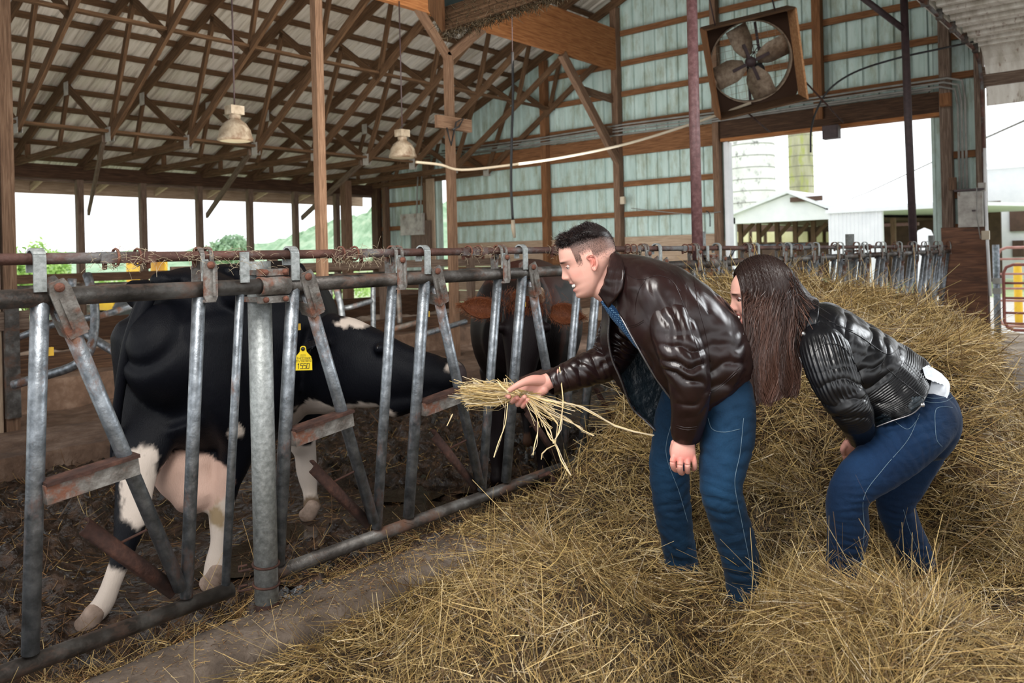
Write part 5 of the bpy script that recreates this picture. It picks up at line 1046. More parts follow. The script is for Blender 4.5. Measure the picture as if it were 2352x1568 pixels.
# colour from the sculpted head by nearest row, plus ears reddened
Ln = (Vn - np.array(hf.o)) @ hf.R.T; 
def skin_tint(Ln, scale=1.0, ear_side=True, hairfade=True):
    col = np.tile(np.array(SK), (len(Ln), 1)); X_, Y_, Z_ = Ln[:, 0] / scale, Ln[:, 1] / scale, Ln[:, 2] / scale
    g = lambda y0, z0, sy, sz, c=1: np.exp(-((np.abs(Y_) - y0) / sy) ** 2 - ((Z_ - z0) / sz) ** 2) * (X_ > .03) * c
    def blend(mask, c_): nonlocal col; m_ = np.clip(mask, 0, 1)[:, None]; col = col * (1 - m_) + np.array(c_) * m_
    blend(g(.05, -.022, .022, .018, .45), SK2); blend(g(0, -.02, .014, .010, .5), SK2)
    blend(g(0, -.0475, .024, .0036, 1.1), LIP); blend(g(0, -.0725, .022, .0046, 1.1), LIP); blend(g(0, -.0595, .021, .0050, 1.3), (.10, .025, .025))
    blend((np.exp(-((np.abs(Y_) - .031) / .017) ** 2 - ((Z_ - .0285 + (np.abs(Y_) - .03) * .12) / .0034) ** 2) * (X_ > .05)) * 1.4, (.045, .022, .014))
    blend(np.exp(-((Z_ + .0) / .03) ** 2 - ((X_ + .012) / .02) ** 2) * (np.abs(Y_) > .078) * .8, (.62, .17, .13))
    if hairfade:
        hl = np.where(X_ > .034, .052 + (X_ - .034), np.where(X_ > .014, .002, np.where(X_ > -.024, .026, 0.0))); side = np.clip((Z_ - hl) / .016, 0, 1) * np.clip((.062 - X_) / .010 + (Z_ > .09), 0, 1); blend(side * .85, (.13, .075, .06)); blend(side * np.clip((Z_ - .045 - .35 * np.minimum(0, X_ + .02)) / .03, 0, 1) * .85, (.03, .018, .016))
    return col
tn = skin_tint(Ln)
# hands
hand_r = [limb([(at(1290, 862, 2.80), .030, .027), (at(1262, 874, 2.80), .029, .024), (at(1240, 884, 2.80), .034, .024), (at(1215, 892, 2.81), .036, .022), (at(1198, 895, 2.82), .030, .018)], ref=(0, 0, 1), rings=24, seg=22),
    limb([(at(1246, 874, 2.79), .020, .018), (at(1224, 873, 2.77), .0185, .017), (at(1206, 877, 2.755), .0145, .0135), (at(1188, 885, 2.745), .0115, .011), (at(1169, 897, 2.745), .009, .0085)], rings=26, seg=16),
    limb([(at(1250, 893, 2.79), .019, .018), (at(1235, 902, 2.80), .018, .017), (at(1222, 905, 2.82), .016, .014)], rings=12, seg=16),
    finger([at(1192, 884, 2.84), at(1172, 893, 2.865), at(1163, 906, 2.835), at(1169, 911, 2.80)], .0105, .0082),
    finger([at(1202, 890, 2.85), at(1180, 902, 2.865), at(1176, 921, 2.825), at(1188, 913, 2.775)], .0108, .0088),
    finger([at(1212, 896, 2.85), at(1192, 916, 2.865), at(1190, 929, 2.81), at(1205, 911, 2.765)], .0108, .0088),
    finger([at(1224, 900, 2.85), at(1206, 925, 2.85), at(1201, 933, 2.80), at(1213, 918, 2.765)], .0095, .0078)]
hand_l = [limb([(at(1576, 990, 2.44), .030, .024), (at(1573, 1010, 2.43), .030, .022), (at(1570, 1032, 2.42), .037, .019), (at(1569, 1052, 2.415), .038, .0165)], ref=tuple(RGT), rings=20, seg=22),
    finger([at(1549, 1046, 2.415), at(1545, 1062, 2.405), at(1549, 1076, 2.42), at(1558, 1080, 2.45)], .0100, .0082), finger([at(1564, 1050, 2.41), at(1562, 1069, 2.395), at(1563, 1083, 2.415), at(1567, 1086, 2.45)], .0100, .0082),
    finger([at(1579, 1050, 2.41), at(1579, 1068, 2.40), at(1579, 1081, 2.415), at(1580, 1083, 2.45)], .0098, .0080), finger([at(1592, 1046, 2.415), at(1595, 1061, 2.41), at(1596, 1073, 2.42), at(1593, 1077, 2.45)], .0088, .0072),
    limb([(at(1552, 1018, 2.44), .016, .014), (at(1547, 1038, 2.455), .0135, .0125), (at(1552, 1058, 2.475), .0105, .010), (at(1562, 1068, 2.485), .0085, .008)], rings=20, seg=14)]
Vr, Fr = fuse(hand_r, .0019, 2); Vl, Fl = fuse(hand_l, .0019, 2)
# forearms, arms, torso and legs under the clothes
core = [limb([(at(1450, 690, DM), .06, .08), (at(1520, 730, DM), .08, .12), (at(1580, 795, DM), .08, .12), (at(1625, 860, DM), .08, .12), (at(1645, 905, DM), .09, .13)], ref=tuple(imgdir(.8, -.6)), rings=24),
    limb([(at(1490, 690, 2.47), .06, .06), (at(1570, 850, 2.40), .045, .045), (at(1576, 992, 2.44), .029, .026)], rings=16), limb([(at(1462, 730, 2.8), .05, .05), (at(1403, 828, 2.84), .036, .036), (at(1288, 862, 2.80), .029, .027)], rings=16)]
legs_m = {'near': [(at(1655, 905, 2.50), .10, .09), (at(1672, 965, 2.47), .088, .085), (at(1665, 1040, 2.44), .075, .075), (at(1658, 1115, 2.42), .064, .064), (at(1670, 1175, 2.44), .060, .060), (at(1692, 1250, 2.47), .058, .058), (at(1708, 1330, 2.50), .055, .055), (at(1714, 1430, 2.52), .055, .055), (at(1716, 1530, 2.53), .055, .06)],
    'far': [(at(1590, 905, 2.76), .10, .09), (at(1560, 965, 2.80), .085, .08), (at(1540, 1040, 2.82), .072, .072), (at(1537, 1105, 2.83), .068, .066), (at(1546, 1170, 2.84), .064, .062), (at(1556, 1240, 2.86), .060, .060), (at(1566, 1310, 2.88), .058, .058), (at(1575, 1440, 2.9), .058, .06)]}
for k in legs_m: core.append(limb([(p, a * .8, b * .8) for p, a, b in legs_m[k]], ref=tuple(RGT), rings=20))
Vc, Fc = fuse(core, .012, 2)
allp = [(Vn, Fn), (Vr, Fr), (Vl, Fl), (Vc, Fc)]; Vb, Fb = join(allp)
def hand_tint(V, tips): return np.tile(np.array(SK), (len(V), 1)) * (1 - .0) 
ct = np.vstack([tn, np.tile(np.array((.70, .35, .285)), (len(Vr) + len(Vl), 1)), np.tile(np.array(SK), (len(Vc), 1))])
for knk in [at(1549, 1056, 2.40), at(1563, 1054, 2.40), at(1578, 1054, 2.40), at(1591, 1052, 2.40), at(1190, 925, 2.77), at(1205, 925, 2.77), at(1176, 915, 2.77), at(1166, 909, 2.78)]:
    dd = np.linalg.norm(Vb - np.array(knk), axis=1); a = (np.exp(-(dd / .014) ** 2) * .6)[:, None]; ct = ct * (1 - a) + np.array((.66, .17, .14)) * a
man = npmesh('person', Vb, Fb, 'skin', None, tint=ct)
tag(man, 'smiling person with short hair in brown leather jacket, leaning over to feed the cow', 'person')
# eyes, teeth
for s in (-1, 1): sub([ball(hf.p(.0600, s * .0300, .0085), .0112)], 'eyeball', 'eye_white', man); sub([ball(hf.p(.0668, s * .0300, .0070), .0055)], 'iris', 'eye', man)
for s in (-1, 1):
    sub([limb([(hf.p(.0690, s * .018, .009), .0014, .002), (hf.p(.0720, s * .029, .0135), .0016, .003), (hf.p(.0640, s * .042, .008), .0022, .003)], rings=14, seg=8)], 'eyelid', 'skin', man, SK)
P = []
for i in range(10):
    a = (i - 4.5) * .0058; P.append(ball(hf.p(.0785 - abs(a) ** 2 * 11, a, -.0560), (.0036, .0034, .0058), seg=8))
sub(P, 'teeth', 'teeth', man)
# hair: short strands over the scalp, longer on top
def scalp_hair(fr, n, scale=1.0, seed=3):
    rg = np.random.default_rng(seed); th = rg.uniform(-PI, PI, n * 3); zz = rg.uniform(-.03, .112, n * 3); T = np.array(HEADT); tt = catmull(T, 400); o = np.argsort(tt[:, 0]); f = np.interp(zz, tt[o, 0], tt[o, 1]); b = np.interp(zz, tt[o, 0], tt[o, 2]); w_ = np.interp(zz, tt[o, 0], tt[o, 3])
    # the flat top rows are sampled by area too
    top = rg.random(n * 3) < .6; rx = np.sqrt(rg.random(n * 3)); zz = np.where(top, .112 - .05 * rx ** 2.4, zz); f = np.interp(zz, tt[o, 0], tt[o, 1]); b = np.interp(zz, tt[o, 0], tt[o, 2]); w_ = np.interp(zz, tt[o, 0], tt[o, 3])
    xc = (f + b) / 2 - .008; c, s = np.cos(th), np.sin(th); x = xc + np.where(c > 0, c * (f - xc), c * (xc - b)); y = w_ * s
    thr = np.where(x > .034, .052 + (x - .034) * 1.0, np.where(x > .014, .002, np.where(x > -.024, .030, np.where(x > -.05, .002, -.008)))); thr = thr + rg.normal(size=n * 3) * .005; hair = (zz > thr) & ~((x > .060) & (zz < .090))
    x, y, zz = x[hair][:n], y[hair][:n], zz[hair][:n]; k = len(x); Nn = np.stack([(x + .01) / .095 ** 2, y / .076 ** 2, zz / .11 ** 2], 1); Nn /= np.linalg.norm(Nn, axis=1, keepdims=True)
    topw = np.clip((zz - .068 - .5 * np.minimum(0, x + .03)) / .03, 0, 1); L = .0030 + .007 * topw + .008 * topw * (x > .02) - .0004 * (x < -.05); d = Nn * (.55 + .05 * topw[:, None]) + np.stack([.85 * topw + .15, np.zeros(k), -.5 * (1 - topw)], 1) + rg.normal(size=(k, 3)) * .16
    p = fr(np.stack([x, y, zz], 1) * scale); d = d @ fr.R; return p, d, Nn @ fr.R, L, topw
p, d, Nn, L, tw = scalp_hair(hf, 36000)
v, f, c = strands(p, d, Nn, L, np.where(tw > .2, .0011, .0006), RNG.uniform(.1, .5, len(p)), seg=2, pal=np.array([(.012, .008, .008), (.026, .015, .013), (.06, .034, .028), (.016, .010, .012)]), wts=[.4, .3, .15, .15])
M['hair'] = attr_color('hair', rough=0.42, spec=0.4)
tag(npmesh('short_hair', v, f, 'hair', man, smooth=False, tint=c), kind='stuff')
cap_ = []; Vcap = V0[(V0[:, 2] > .080)]; 
fc0 = V0[F0].mean(1); capm = fc0[:, 2] > .079 + .5 * np.minimum(0, fc0[:, 0] + .03) ; Fc_ = F0[capm]; uu, inv = np.unique(Fc_, return_inverse=True); Vq = V0[uu] * 1.0; nn = Vq / np.linalg.norm(Vq, axis=1, keepdims=True); wq = np.clip((Vq[:, 2] - .079 - .5 * np.minimum(0, Vq[:, 0] + .03)) / .014, -.6, 1)[:, None]; Vq = Vq + nn * (.0008 + .0028 * wq); topc = np.array([(-.03, 0, .1185)])
npmesh('hair_cap', hf(Vq), inv.reshape(-1, 4), 'hair', man, tint=np.tile(np.array((.012, .008, .008)), (len(Vq), 1)))
sub([ball(hf.p(-.03, 0, .100), (.03, .03, .018))], 'hair_crown', 'hair', man, (.012, .008, .008))
# jacket body sheet, row by row from collar to hem
def R_(*a): return [at(*q) for q in a]
rows = [R_((1398, 694, 2.54), (1412, 668, 2.50), (1424, 640, 2.485), (1424, 606, 2.53), (1414, 585, 2.62), (1412, 600, 2.71), (1405, 640, 2.745), (1395, 675, 2.72), (1386, 694, 2.68)),
    R_((1412, 704, 2.52), (1432, 684, 2.47), (1448, 652, 2.44), (1446, 608, 2.50), (1432, 584, 2.62), (1430, 600, 2.73), (1415, 655, 2.78), (1384, 690, 2.75), (1393, 704, 2.66)),
    R_((1424, 722, 2.48), (1455, 708, 2.43), (1490, 668, 2.39), (1500, 618, 2.44), (1478, 588, 2.60), (1470, 605, 2.78), (1440, 690, 2.87), (1384, 724, 2.83), (1399, 732, 2.68)),
    R_((1448, 766, 2.45), (1485, 750, 2.40), (1540, 705, 2.375), (1572, 650, 2.42), (1562, 614, 2.58), (1545, 640, 2.80), (1490, 740, 2.89), (1384, 778, 2.84), (1397, 778, 2.70)),
    R_((1474, 812, 2.44), (1512, 800, 2.40), (1580, 762, 2.38), (1630, 705, 2.40), (1632, 662, 2.56), (1610, 700, 2.82), (1540, 800, 2.89), (1400, 835, 2.85), (1406, 826, 2.72)),
    R_((1502, 860, 2.45), (1540, 848, 2.41), (1612, 815, 2.385), (1672, 755, 2.40), (1680, 706, 2.56), (1650, 750, 2.83), (1570, 850, 2.89), (1430, 885, 2.85), (1425, 870, 2.74)),
    R_((1530, 900, 2.46), (1566, 892, 2.42), (1630, 868, 2.39), (1700, 812, 2.40), (1712, 760, 2.56), (1680, 800, 2.83), (1590, 900, 2.89), (1480, 945, 2.86), (1450, 934, 2.80)),
    R_((1554, 930, 2.47), (1586, 930, 2.43), (1640, 915, 2.40), (1708, 862, 2.41), (1730, 812, 2.56), (1700, 850, 2.83), (1610, 940, 2.88), (1508, 972, 2.85), (1482, 966, 2.80)),
    R_((1566, 946, 2.475), (1590, 956, 2.44), (1626, 946, 2.42), (1694, 894, 2.42), (1738, 858, 2.56), (1706, 880, 2.82), (1620, 965, 2.87), (1530, 992, 2.84), (1507, 990, 2.79))]
V, F, G_ = shell(rows, 110, 96)
ud = imgdir(.75, .66); V = folds(V, F, [(at(1500, 800, 2.38), imgdir(1, -.45), .075, .012, .16), (at(1670, 850, 2.40), imgdir(.35, .95), .055, .012, .10), (at(1640, 720, 2.42), imgdir(1, -.5), .075, .013, .15), (at(1440, 640, 2.44), imgdir(1, .1), .03, .006, .08), (at(1450, 930, 2.82), imgdir(.5, .8), .035, .008, .12)])
V = wrinkle(V, F, .0014, 6, 16)
GARM = [(V, F)]; jk = npmesh('leather_jacket', V, F, ['brown_leather', 'lining'], man); so = jk.modifiers.new('t', 'SOLIDIFY'); so.thickness = .006; so.offset = -1; so.material_offset = 1; so.material_offset_rim = 0
pass
def sleeve(rows, name, folds_, parent, m_='brown_leather', ref=tuple(RGT), amp=.0014, seg=64, rings=150, sf=(7, 22)):
    V, F = limb(rows, ref=ref, rings=rings, seg=seg, cap=False); V = folds(V, F, folds_); V = wrinkle(V, F, amp, *sf); GARM.append((V, F)); o = npmesh(name, V, F, m_, parent); s = o.modifiers.new('t', 'SOLIDIFY'); s.thickness = .004; s.offset = -1; return o
sleeve([(at(1522, 676, 2.54), .055, .045), (at(1530, 708, 2.46), .066, .062), (at(1544, 750, 2.41), .074, .068), (at(1562, 805, 2.385), .072, .066), (at(1578, 850, 2.375), .067, .063), (at(1584, 895, 2.38), .062, .058), (at(1584, 940, 2.395), .055, .050), (at(1578, 985, 2.42), .050, .044), (at(1576, 1006, 2.432), .043, .037)], 'jacket_sleeve',
    [(at(1572, 842, 2.31), imgdir(-.3, 1), .042, .020, .075), (at(1535, 740, 2.33), imgdir(1, -.1), .048, .013, .15), (at(1590, 925, 2.32), imgdir(.25, 1), .06, .008, .07)], man)
sleeve([(at(1440, 700, 2.78), .06, .06), (at(1432, 745, 2.83), .082, .075), (at(1415, 795, 2.85), .078, .07), (at(1392, 830, 2.85), .068, .064), (at(1350, 848, 2.835), .060, .056), (at(1310, 862, 2.82), .053, .048), (at(1272, 878, 2.805), .045, .038), (at(1262, 882, 2.80), .043, .036)], 'jacket_sleeve',
    [(at(1392, 800, 2.76), imgdir(-.3, 1), .032, .014, .11), (at(1340, 850, 2.76), imgdir(1, .1), .04, .009, .10), (at(1420, 780, 2.76), imgdir(.2, 1), .035, .010, .08)], man, ref=(0, 0, 1))
# zip teeth down both front edges, cuff and shoulder seams, collar tab
def seam(name, pts, r, m_, parent, n=40): C = catmull([tuple(p) for p in pts], n); return MB().tube([Vector(c) for c in C], r, 6).build(name, m_, parent)
seam('zip', [r[0] + (r[0] - r[1]) * .02 for r in rows[2:]], .0032, 'zip', man); seam('zip', [r[-1] + Vector((0, 0, 0)) for r in rows[1:]], .0034, 'zip', man)
q = G_.reshape(110, 96, 3) if False else G_
def onshell(i, j, o=.004): c = Vector(G_[i, j]); return c
for (i0, j0, i1, j1) in ((20, 18, 44, 30), (44, 30, 52, 40)): pass
stitch('sewn_seam', [[(1484, 640), (1468, 665), (1460, 695), (1458, 722)], [(1484, 640), (1510, 632), (1540, 642), (1562, 668)], [(1436, 626), (1460, 640), (1484, 641)], [(1592, 628), (1604, 700), (1622, 770), (1632, 830)], [(1550, 650), (1572, 705), (1592, 770), (1612, 830)], [(1444, 748), (1462, 744), (1478, 735)], [(1444, 752), (1462, 748), (1478, 739)], [(1630, 903), (1660, 880), (1700, 842)], [(1628, 908), (1660, 885), (1702, 847)], [(1551, 976), (1578, 982), (1601, 979)], [(1551, 981), (1578, 987), (1601, 984)], [(1284, 836), (1297, 862), (1307, 890)], [(1288, 834), (1301, 860), (1311, 888)], [(1345, 800), (1352, 815), (1358, 835)], [(1640, 662), (1670, 698), (1700, 738), (1708, 770)], [(1472, 860), (1500, 900), (1540, 935)]], .0011, 'brown_leather', man)
# shirt under the open front
V, F = limb([(at(1412, 672, DM), .06, .06), (at(1446, 698, DM), .080, .10), (at(1506, 738, DM), .108, .150), (at(1568, 802, DM), .098, .15), (at(1606, 866, DM), .105, .15), (at(1625, 905, DM), .12, .15)], ref=tuple(imgdir(.8, -.6)), rings=50, seg=40); npmesh('dotted_shirt', V, F, 'dot_shirt', man)
for u_, v_ in ((1423, 711), (1445, 760)): MB().lathe(at(u_, v_, 2.50), -FWD, [(0, .0), (.0045, 0), (.0045, .002), (0, .002)], 10).build('shirt_button', 'white_plastic', man)
# collar: two upright leather bands
V, F, _ = shell([R_((1398, 706, 2.51), (1426, 668, 2.46), (1434, 622, 2.475), (1424, 588, 2.56), (1416, 590, 2.66), (1398, 640, 2.74), (1382, 688, 2.70)), R_((1376, 676, 2.55), (1388, 650, 2.52), (1397, 615, 2.525), (1404, 578, 2.59), (1402, 582, 2.65), (1388, 640, 2.715), (1370, 684, 2.68))], 10, 50)
V = folds(V, F, [(at(1400, 650, 2.51), imgdir(.1, 1), .03, .006, .1)]); o = npmesh('jacket_collar', V, F, 'brown_leather', man); s = o.modifiers.new('t', 'SOLIDIFY'); s.thickness = .009; s.offset = 0
# jeans
def jeans(parts, name, parent, m_, fold, dark=None, voxel=.0075, amp=.007):
    V, F = fuse(parts, voxel, 3); V = folds(V, F, fold); V = wrinkle(V, F, amp, 8, 22, stretch=(1, 1, 1.5)); t = np.ones((len(V), 3)) * (1 + n3(V, 3, 3, 5) * .5)[:, None]
    for c, r, g in dark or []: a = np.exp(-(np.linalg.norm(V - np.array(Vector(c)), axis=1) / r) ** 2)[:, None]; t = t * (1 + a * g)
    GARM.clear(); GARM.append((V, F)); return npmesh(name, V, F, m_, parent, tint=t)
P = [limb([(p, a, b) for p, a, b in legs_m[k]], ref=tuple(RGT), rings=50, seg=32) for k in legs_m]
P.append(limb([(at(1600, 850, DM), .11, .15), (at(1625, 890, DM), .125, .165), (at(1640, 930, DM), .12, .16)], ref=tuple(imgdir(.9, -.4)), rings=16, seg=32))
jeans(P, 'blue_jeans', man, 'denim', [(at(1665, 1165, 2.37), imgdir(-.2, 1), .036, .009, .08), (at(1560, 1150, 2.77), imgdir(.2, 1), .036, .008, .09), (at(1640, 980, 2.38), imgdir(.6, 1), .04, .007, .09), (at(1700, 1300, 2.42), imgdir(.3, 1), .05, .007, .10), (at(1550, 1270, 2.78), imgdir(-.3, 1), .05, .006, .10), (at(1700, 1050, 2.38), imgdir(-.3, 1), .05, .008, .1)],
    [(at(1645, 1110, 2.36), .09, .55), (at(1655, 1000, 2.38), .10, .3), (at(1535, 1090, 2.77), .09, .35)])
stitch('side_seam', [[(1708, 960), (1700, 1040), (1688, 1110), (1704, 1200), (1722, 1290), (1728, 1340)], [(1545, 960), (1530, 1040), (1560, 1130), (1580, 1200)], [(1626, 960), (1636, 985), (1664, 992), (1700, 985)]], .0009, 'denim_thread', man)
for p_, d_ in ((legs_m['near'][-1][0], 1), (legs_m['far'][-1][0], 1)):
    p_ = Vector((p_.x, p_.y, 0.02)); fw = (-RGT * .95 + FWD * .3).normalized(); sub([limb([(p_ - fw * .08 + UPV * .06, .05, .045), (p_ + UPV * .055, .055, .048), (p_ + fw * .12 + UPV * .035, .035, .05), (p_ + fw * .19 + UPV * .03, .028, .042)], ref=(0, 0, 1), rings=16), limb([(p_ + UPV * .05, .055, .05), (p_ + UPV * .16, .05, .05)], ref=tuple(fw), rings=6)], 'boot', 'boot', man)
# hay in the fist
t = empty('hay_wisp', tuple(at(1195, 903, 2.79)), 'loose wisp of hay held out in the feeding hand towards the cow muzzle', 'hay')
rg = np.random.default_rng(5); gp_ = at(1190, 903, 2.80); V_ = []; Fq = []; Cq = []
def wisp(pts, w, col):
    C = catmull([tuple(p) for p in pts], 10); T_ = np.gradient(C, axis=0); Wd = np.cross(T_, np.array(FWD) + rg.normal(size=3) * .5); Wd /= np.linalg.norm(Wd, axis=1, keepdims=True); k = sum(len(x) for x in V_); a = np.empty((20, 3)); a[0::2] = C - Wd * w / 2; a[1::2] = C + Wd * w / 2; V_.append(a); Fq.append(np.array([[k + 2 * i, k + 2 * i + 1, k + 2 * i + 3, k + 2 * i + 2] for i in range(9)])); Cq.append(np.tile(np.array(col), (20, 1)))
for i in range(420):
    e = at(rg.normal(1078, 16) if rg.random() < .8 else rg.uniform(1060, 1150), rg.normal(902, 13), rg.uniform(2.86, 3.05)); s_ = at(rg.uniform(1195, 1245), 903 + rg.normal(0, 5) + 6, 2.79 + rg.normal(0, .01)); mid = s_.lerp(e, .5) + Vector(rg.normal(size=3) * .008) + UPV * .012 * rg.normal(); g = gp_ + Vector(rg.normal(size=3) * .005)
    wisp([s_, g, mid, e + Vector(rg.normal(size=3) * .01)], rg.uniform(.0013, .003), HAYPALE[rg.choice([0, 0, 1, 6, 5, 2])] * rg.uniform(.8, 1.1))
for i in range(26):
    a_ = rg.uniform(-.5, 1.1); L_ = rg.uniform(.03, .09); q0 = at(rg.uniform(1075, 1160), rg.normal(900, 9), 2.9); wisp([q0, q0 + imgdir(-math.cos(a_) * .5, math.sin(a_)) * L_ * .5, q0 + imgdir(-math.cos(a_ * 1.5) * .6, math.sin(a_ * 1.6)) * L_], .0018, HAYPALE[0])
for i in range(46):
    s_ = at(1200, 905, 2.79); e = at(rg.uniform(1225, 1345), rg.uniform(925, 985), 2.75 + rg.normal(0, .05)); wisp([gp_, s_, s_.lerp(e, .5) + Vector(rg.normal(size=3) * .01), e], rg.uniform(.0013, .0028), HAYPALE[rg.choice([0, 1, 6])])
LONG = [([(1205, 906), (1260, 920), (1310, 927), (1345, 940), (1420, 980), (1500, 1000)], .006), ([(1205, 906), (1255, 935), (1300, 960), (1335, 985), (1365, 1000)], .0035), ([(1285, 842), (1292, 905), (1293, 930), (1285, 985), (1273, 1015)], .0045), ([(1166, 925), (1160, 975), (1145, 1015), (1134, 1050)], .003), ([(1213, 925), (1232, 950), (1236, 985), (1228, 1020), (1224, 1045)], .0035), ([(1215, 920), (1250, 975), (1262, 1005), (1276, 1020), (1290, 1060), (1312, 1092)], .0045), ([(1218, 915), (1265, 955), (1281, 972), (1276, 1010), (1274, 1022), (1248, 1035), (1243, 1055)], .003), ([(1125, 875), (1141, 873), (1152, 887), (1168, 900)], .004), ([(1150, 895), (1162, 868), (1165, 885)], .003), ([(1145, 907), (1158, 930), (1154, 927)], .003), ([(1225, 925), (1240, 960), (1262, 985), (1272, 1018)], .003), ([(1040, 950), (1033, 965), (1027, 977)], .003)]
for pts, w_ in LONG:
    D_ = 2.78; P_ = [at(u, v, D_ - .02 * i) for i, (u, v) in enumerate(pts)]; wisp(P_, w_, HAYPALE[0] * 1.05)
    wisp([p + Vector(rg.normal(size=3) * .004) for p in P_], w_ * .6, HAYPALE[6])
tag(npmesh('hay_blades', np.vstack(V_), np.vstack(Fq), 'straw', t, smooth=False, tint=np.vstack(Cq)), kind='stuff')
# ------------------------------------------------------------ the woman ------------------------------------------------------------
DW = 2.62; wf = Frame(at(1739, 683, DW), imgdir(-.985, .17, .12), imgdir(-.17, -.985)); sc = .93
HT0 = list(HEADT)
V0, F0, C0 = head_mesh(sc, smile=1.0, jaw=.006); Vw = wf(V0)
neck = [limb([(wf.p(-.04, 0, -.02), .052, .048), (at(1790, 735, DW), .050, .048), (at(1835, 750, DW), .056, .056), (at(1880, 765, DW), .08, .10)], ref=tuple(RGT), rings=20, seg=28)]
Vn, Fn = fuse([(Vw, F0)] + neck + ear_human(wf, 1, sc) + ear_human(wf, -1, sc), .0025, 2)
Ln = (Vn - np.array(wf.o)) @ wf.R.T; tw_ = skin_tint(Ln, sc, hairfade=False); gl = lambda y0, z0, sy, sz: np.exp(-((np.abs(Ln[:, 1] / sc) - y0) / sy) ** 2 - ((Ln[:, 2] / sc - z0) / sz) ** 2) * (Ln[:, 0] > .03)
a = np.clip(gl(0, -.0725, .022, .006) + gl(0, -.047, .022, .004), 0, 1)[:, None]; tw_ = tw_ * (1 - a) + np.array((.62, .05, .07)) * a
hand_w = [limb([(at(1972, 1000, 2.50), .026, .022), (at(1966, 1022, 2.56), .032, .017), (at(1960, 1036, 2.60), .030, .015)], ref=tuple(RGT), rings=14, seg=18)] + [finger([at(1972 - 9 * k, 1032, 2.60), at(1968 - 9 * k, 1046, 2.615), at(1970 - 9 * k, 1056, 2.64), at(1976 - 9 * k, 1058, 2.66)], .009, .007) for k in range(4)] + [finger([at(1945, 1015, 2.55), at(1936, 1030, 2.57), at(1938, 1042, 2.60)], .010, .008)]
Vq_, Fq_ = fuse(hand_w, .0025, 2)
legs_w = {'near': [(at(2128, 955, 2.54), .098, .10), (at(2088, 1005, 2.49), .092, .092), (at(2025, 1062, 2.45), .080, .078), (at(1968, 1108, 2.43), .068, .064), (at(1946, 1150, 2.44), .062, .060), (at(1948, 1215, 2.47), .060, .060), (at(1938, 1285, 2.50), .052, .052), (at(1928, 1350, 2.52), .044, .046), (at(1922, 1450, 2.54), .042, .045)],
    'far': [(at(2132, 955, 2.68), .095, .09), (at(2112, 1030, 2.72), .082, .08), (at(2080, 1100, 2.74), .072, .068), (at(2058, 1150, 2.74), .064, .062), (at(2072, 1205, 2.76), .060, .058), (at(2104, 1275, 2.79), .054, .054), (at(2130, 1340, 2.81), .046, .048), (at(2146, 1440, 2.83), .042, .045)]}
core = [limb([(at(1875, 765, DW), .06, .10), (at(1940, 810, DW), .08, .12), (at(2020, 860, DW), .07, .10), (at(2080, 910, DW), .07, .10), (at(2105, 950, DW), .08, .12)], ref=tuple(imgdir(.5, -.85)), rings=20), limb([(at(1890, 805, 2.48), .05, .05), (at(1935, 900, 2.42), .04, .04), (at(1974, 1000, 2.50), .026, .022)], rings=12), limb([(at(1885, 805, 2.76), .05, .05), (at(1925, 900, 2.80), .04, .04), (at(1965, 995, 2.72), .026, .022)], rings=12)]
for k in legs_w: core.append(limb([(p, a * .7, b * .7) for p, a, b in legs_w[k]], ref=tuple(RGT), rings=20))
Vc, Fc = fuse(core, .012, 2); Vb, Fb = join([(Vn, Fn), (Vq_, Fq_), (Vc, Fc)])
wom = npmesh('person', Vb, Fb, 'skin', None, tint=np.vstack([tw_, np.tile(np.array((.70, .35, .285)), (len(Vq_) + len(Vc), 1))]))
tag(wom, 'laughing person with long brown hair in black leather jacket, bending forward in the hay', 'person')
for s in (-1, 1): sub([ball(wf.p(.0555, s * .028, .008), .0105)], 'eyeball', 'eye_white', wom); sub([ball(wf.p(.0622, s * .028, .006), .0052)], 'iris', 'eye', wom)
sub([limb([(wf.p(.0645, s * .017, .008), .002, .003), (wf.p(.0675, s * .027, .0115), .0026, .004), (wf.p(.060, s * .039, .007), .002, .003)], rings=14, seg=8) for s in (-1, 1)], 'eyelid', 'skin', wom, (.12, .05, .04))
sub([ball(wf.p(.0765 - abs((i - 3.5) * .006) ** 2 * 9, (i - 3.5) * .006, -.0515), (.0034, .0034, .0052), seg=8) for i in range(8)], 'teeth', 'teeth', wom)
sub([ball(wf.p(.069, 0, -.058), (.009, .013, .007))], 'open_mouth', 'mouth_in', wom)
# long hair: dense core volumes and thousands of falling strands
HB, HM, HL = (.014, .008, .007), (.055, .025, .018), (.16, .075, .05)
P = [limb([(at(1782, 640, DW), .062, .070), (at(1788, 700, DW), .064, .078), (at(1788, 770, DW - .02), .066, .066), (at(1778, 840, DW - .055), .066, .050), (at(1772, 890, DW - .07), .045, .035), (at(1766, 915, DW - .07), .020, .02)], ref=tuple(RGT), rings=30, seg=32), ball(wf.p(-.026, 0, .024), (.082, .078, .090)), limb([(at(1800, 670, DW), .06, .08), (at(1845, 710, DW), .045, .07), (at(1862, 745, DW), .02, .05)], rings=10, seg=20)]
V, F = fuse(P, .006, 4)
loc = (V - np.array(wf.o)) @ wf.R.T; V = V - np.array(wf.f) * (np.clip((loc[:, 0] - .042) , 0, 1) * (loc[:, 2] > -.12))[:, None] * .9
npmesh('hair_mass', V, F, 'hair', wom, tint=np.tile(np.array(HB), (len(V), 1)))
n = 19000; rg = np.random.default_rng(21); xq = -1 + 1.80 * rg.beta(1.15, 1.0, n); far_ = rg.random(n) < .14; SEG = 18
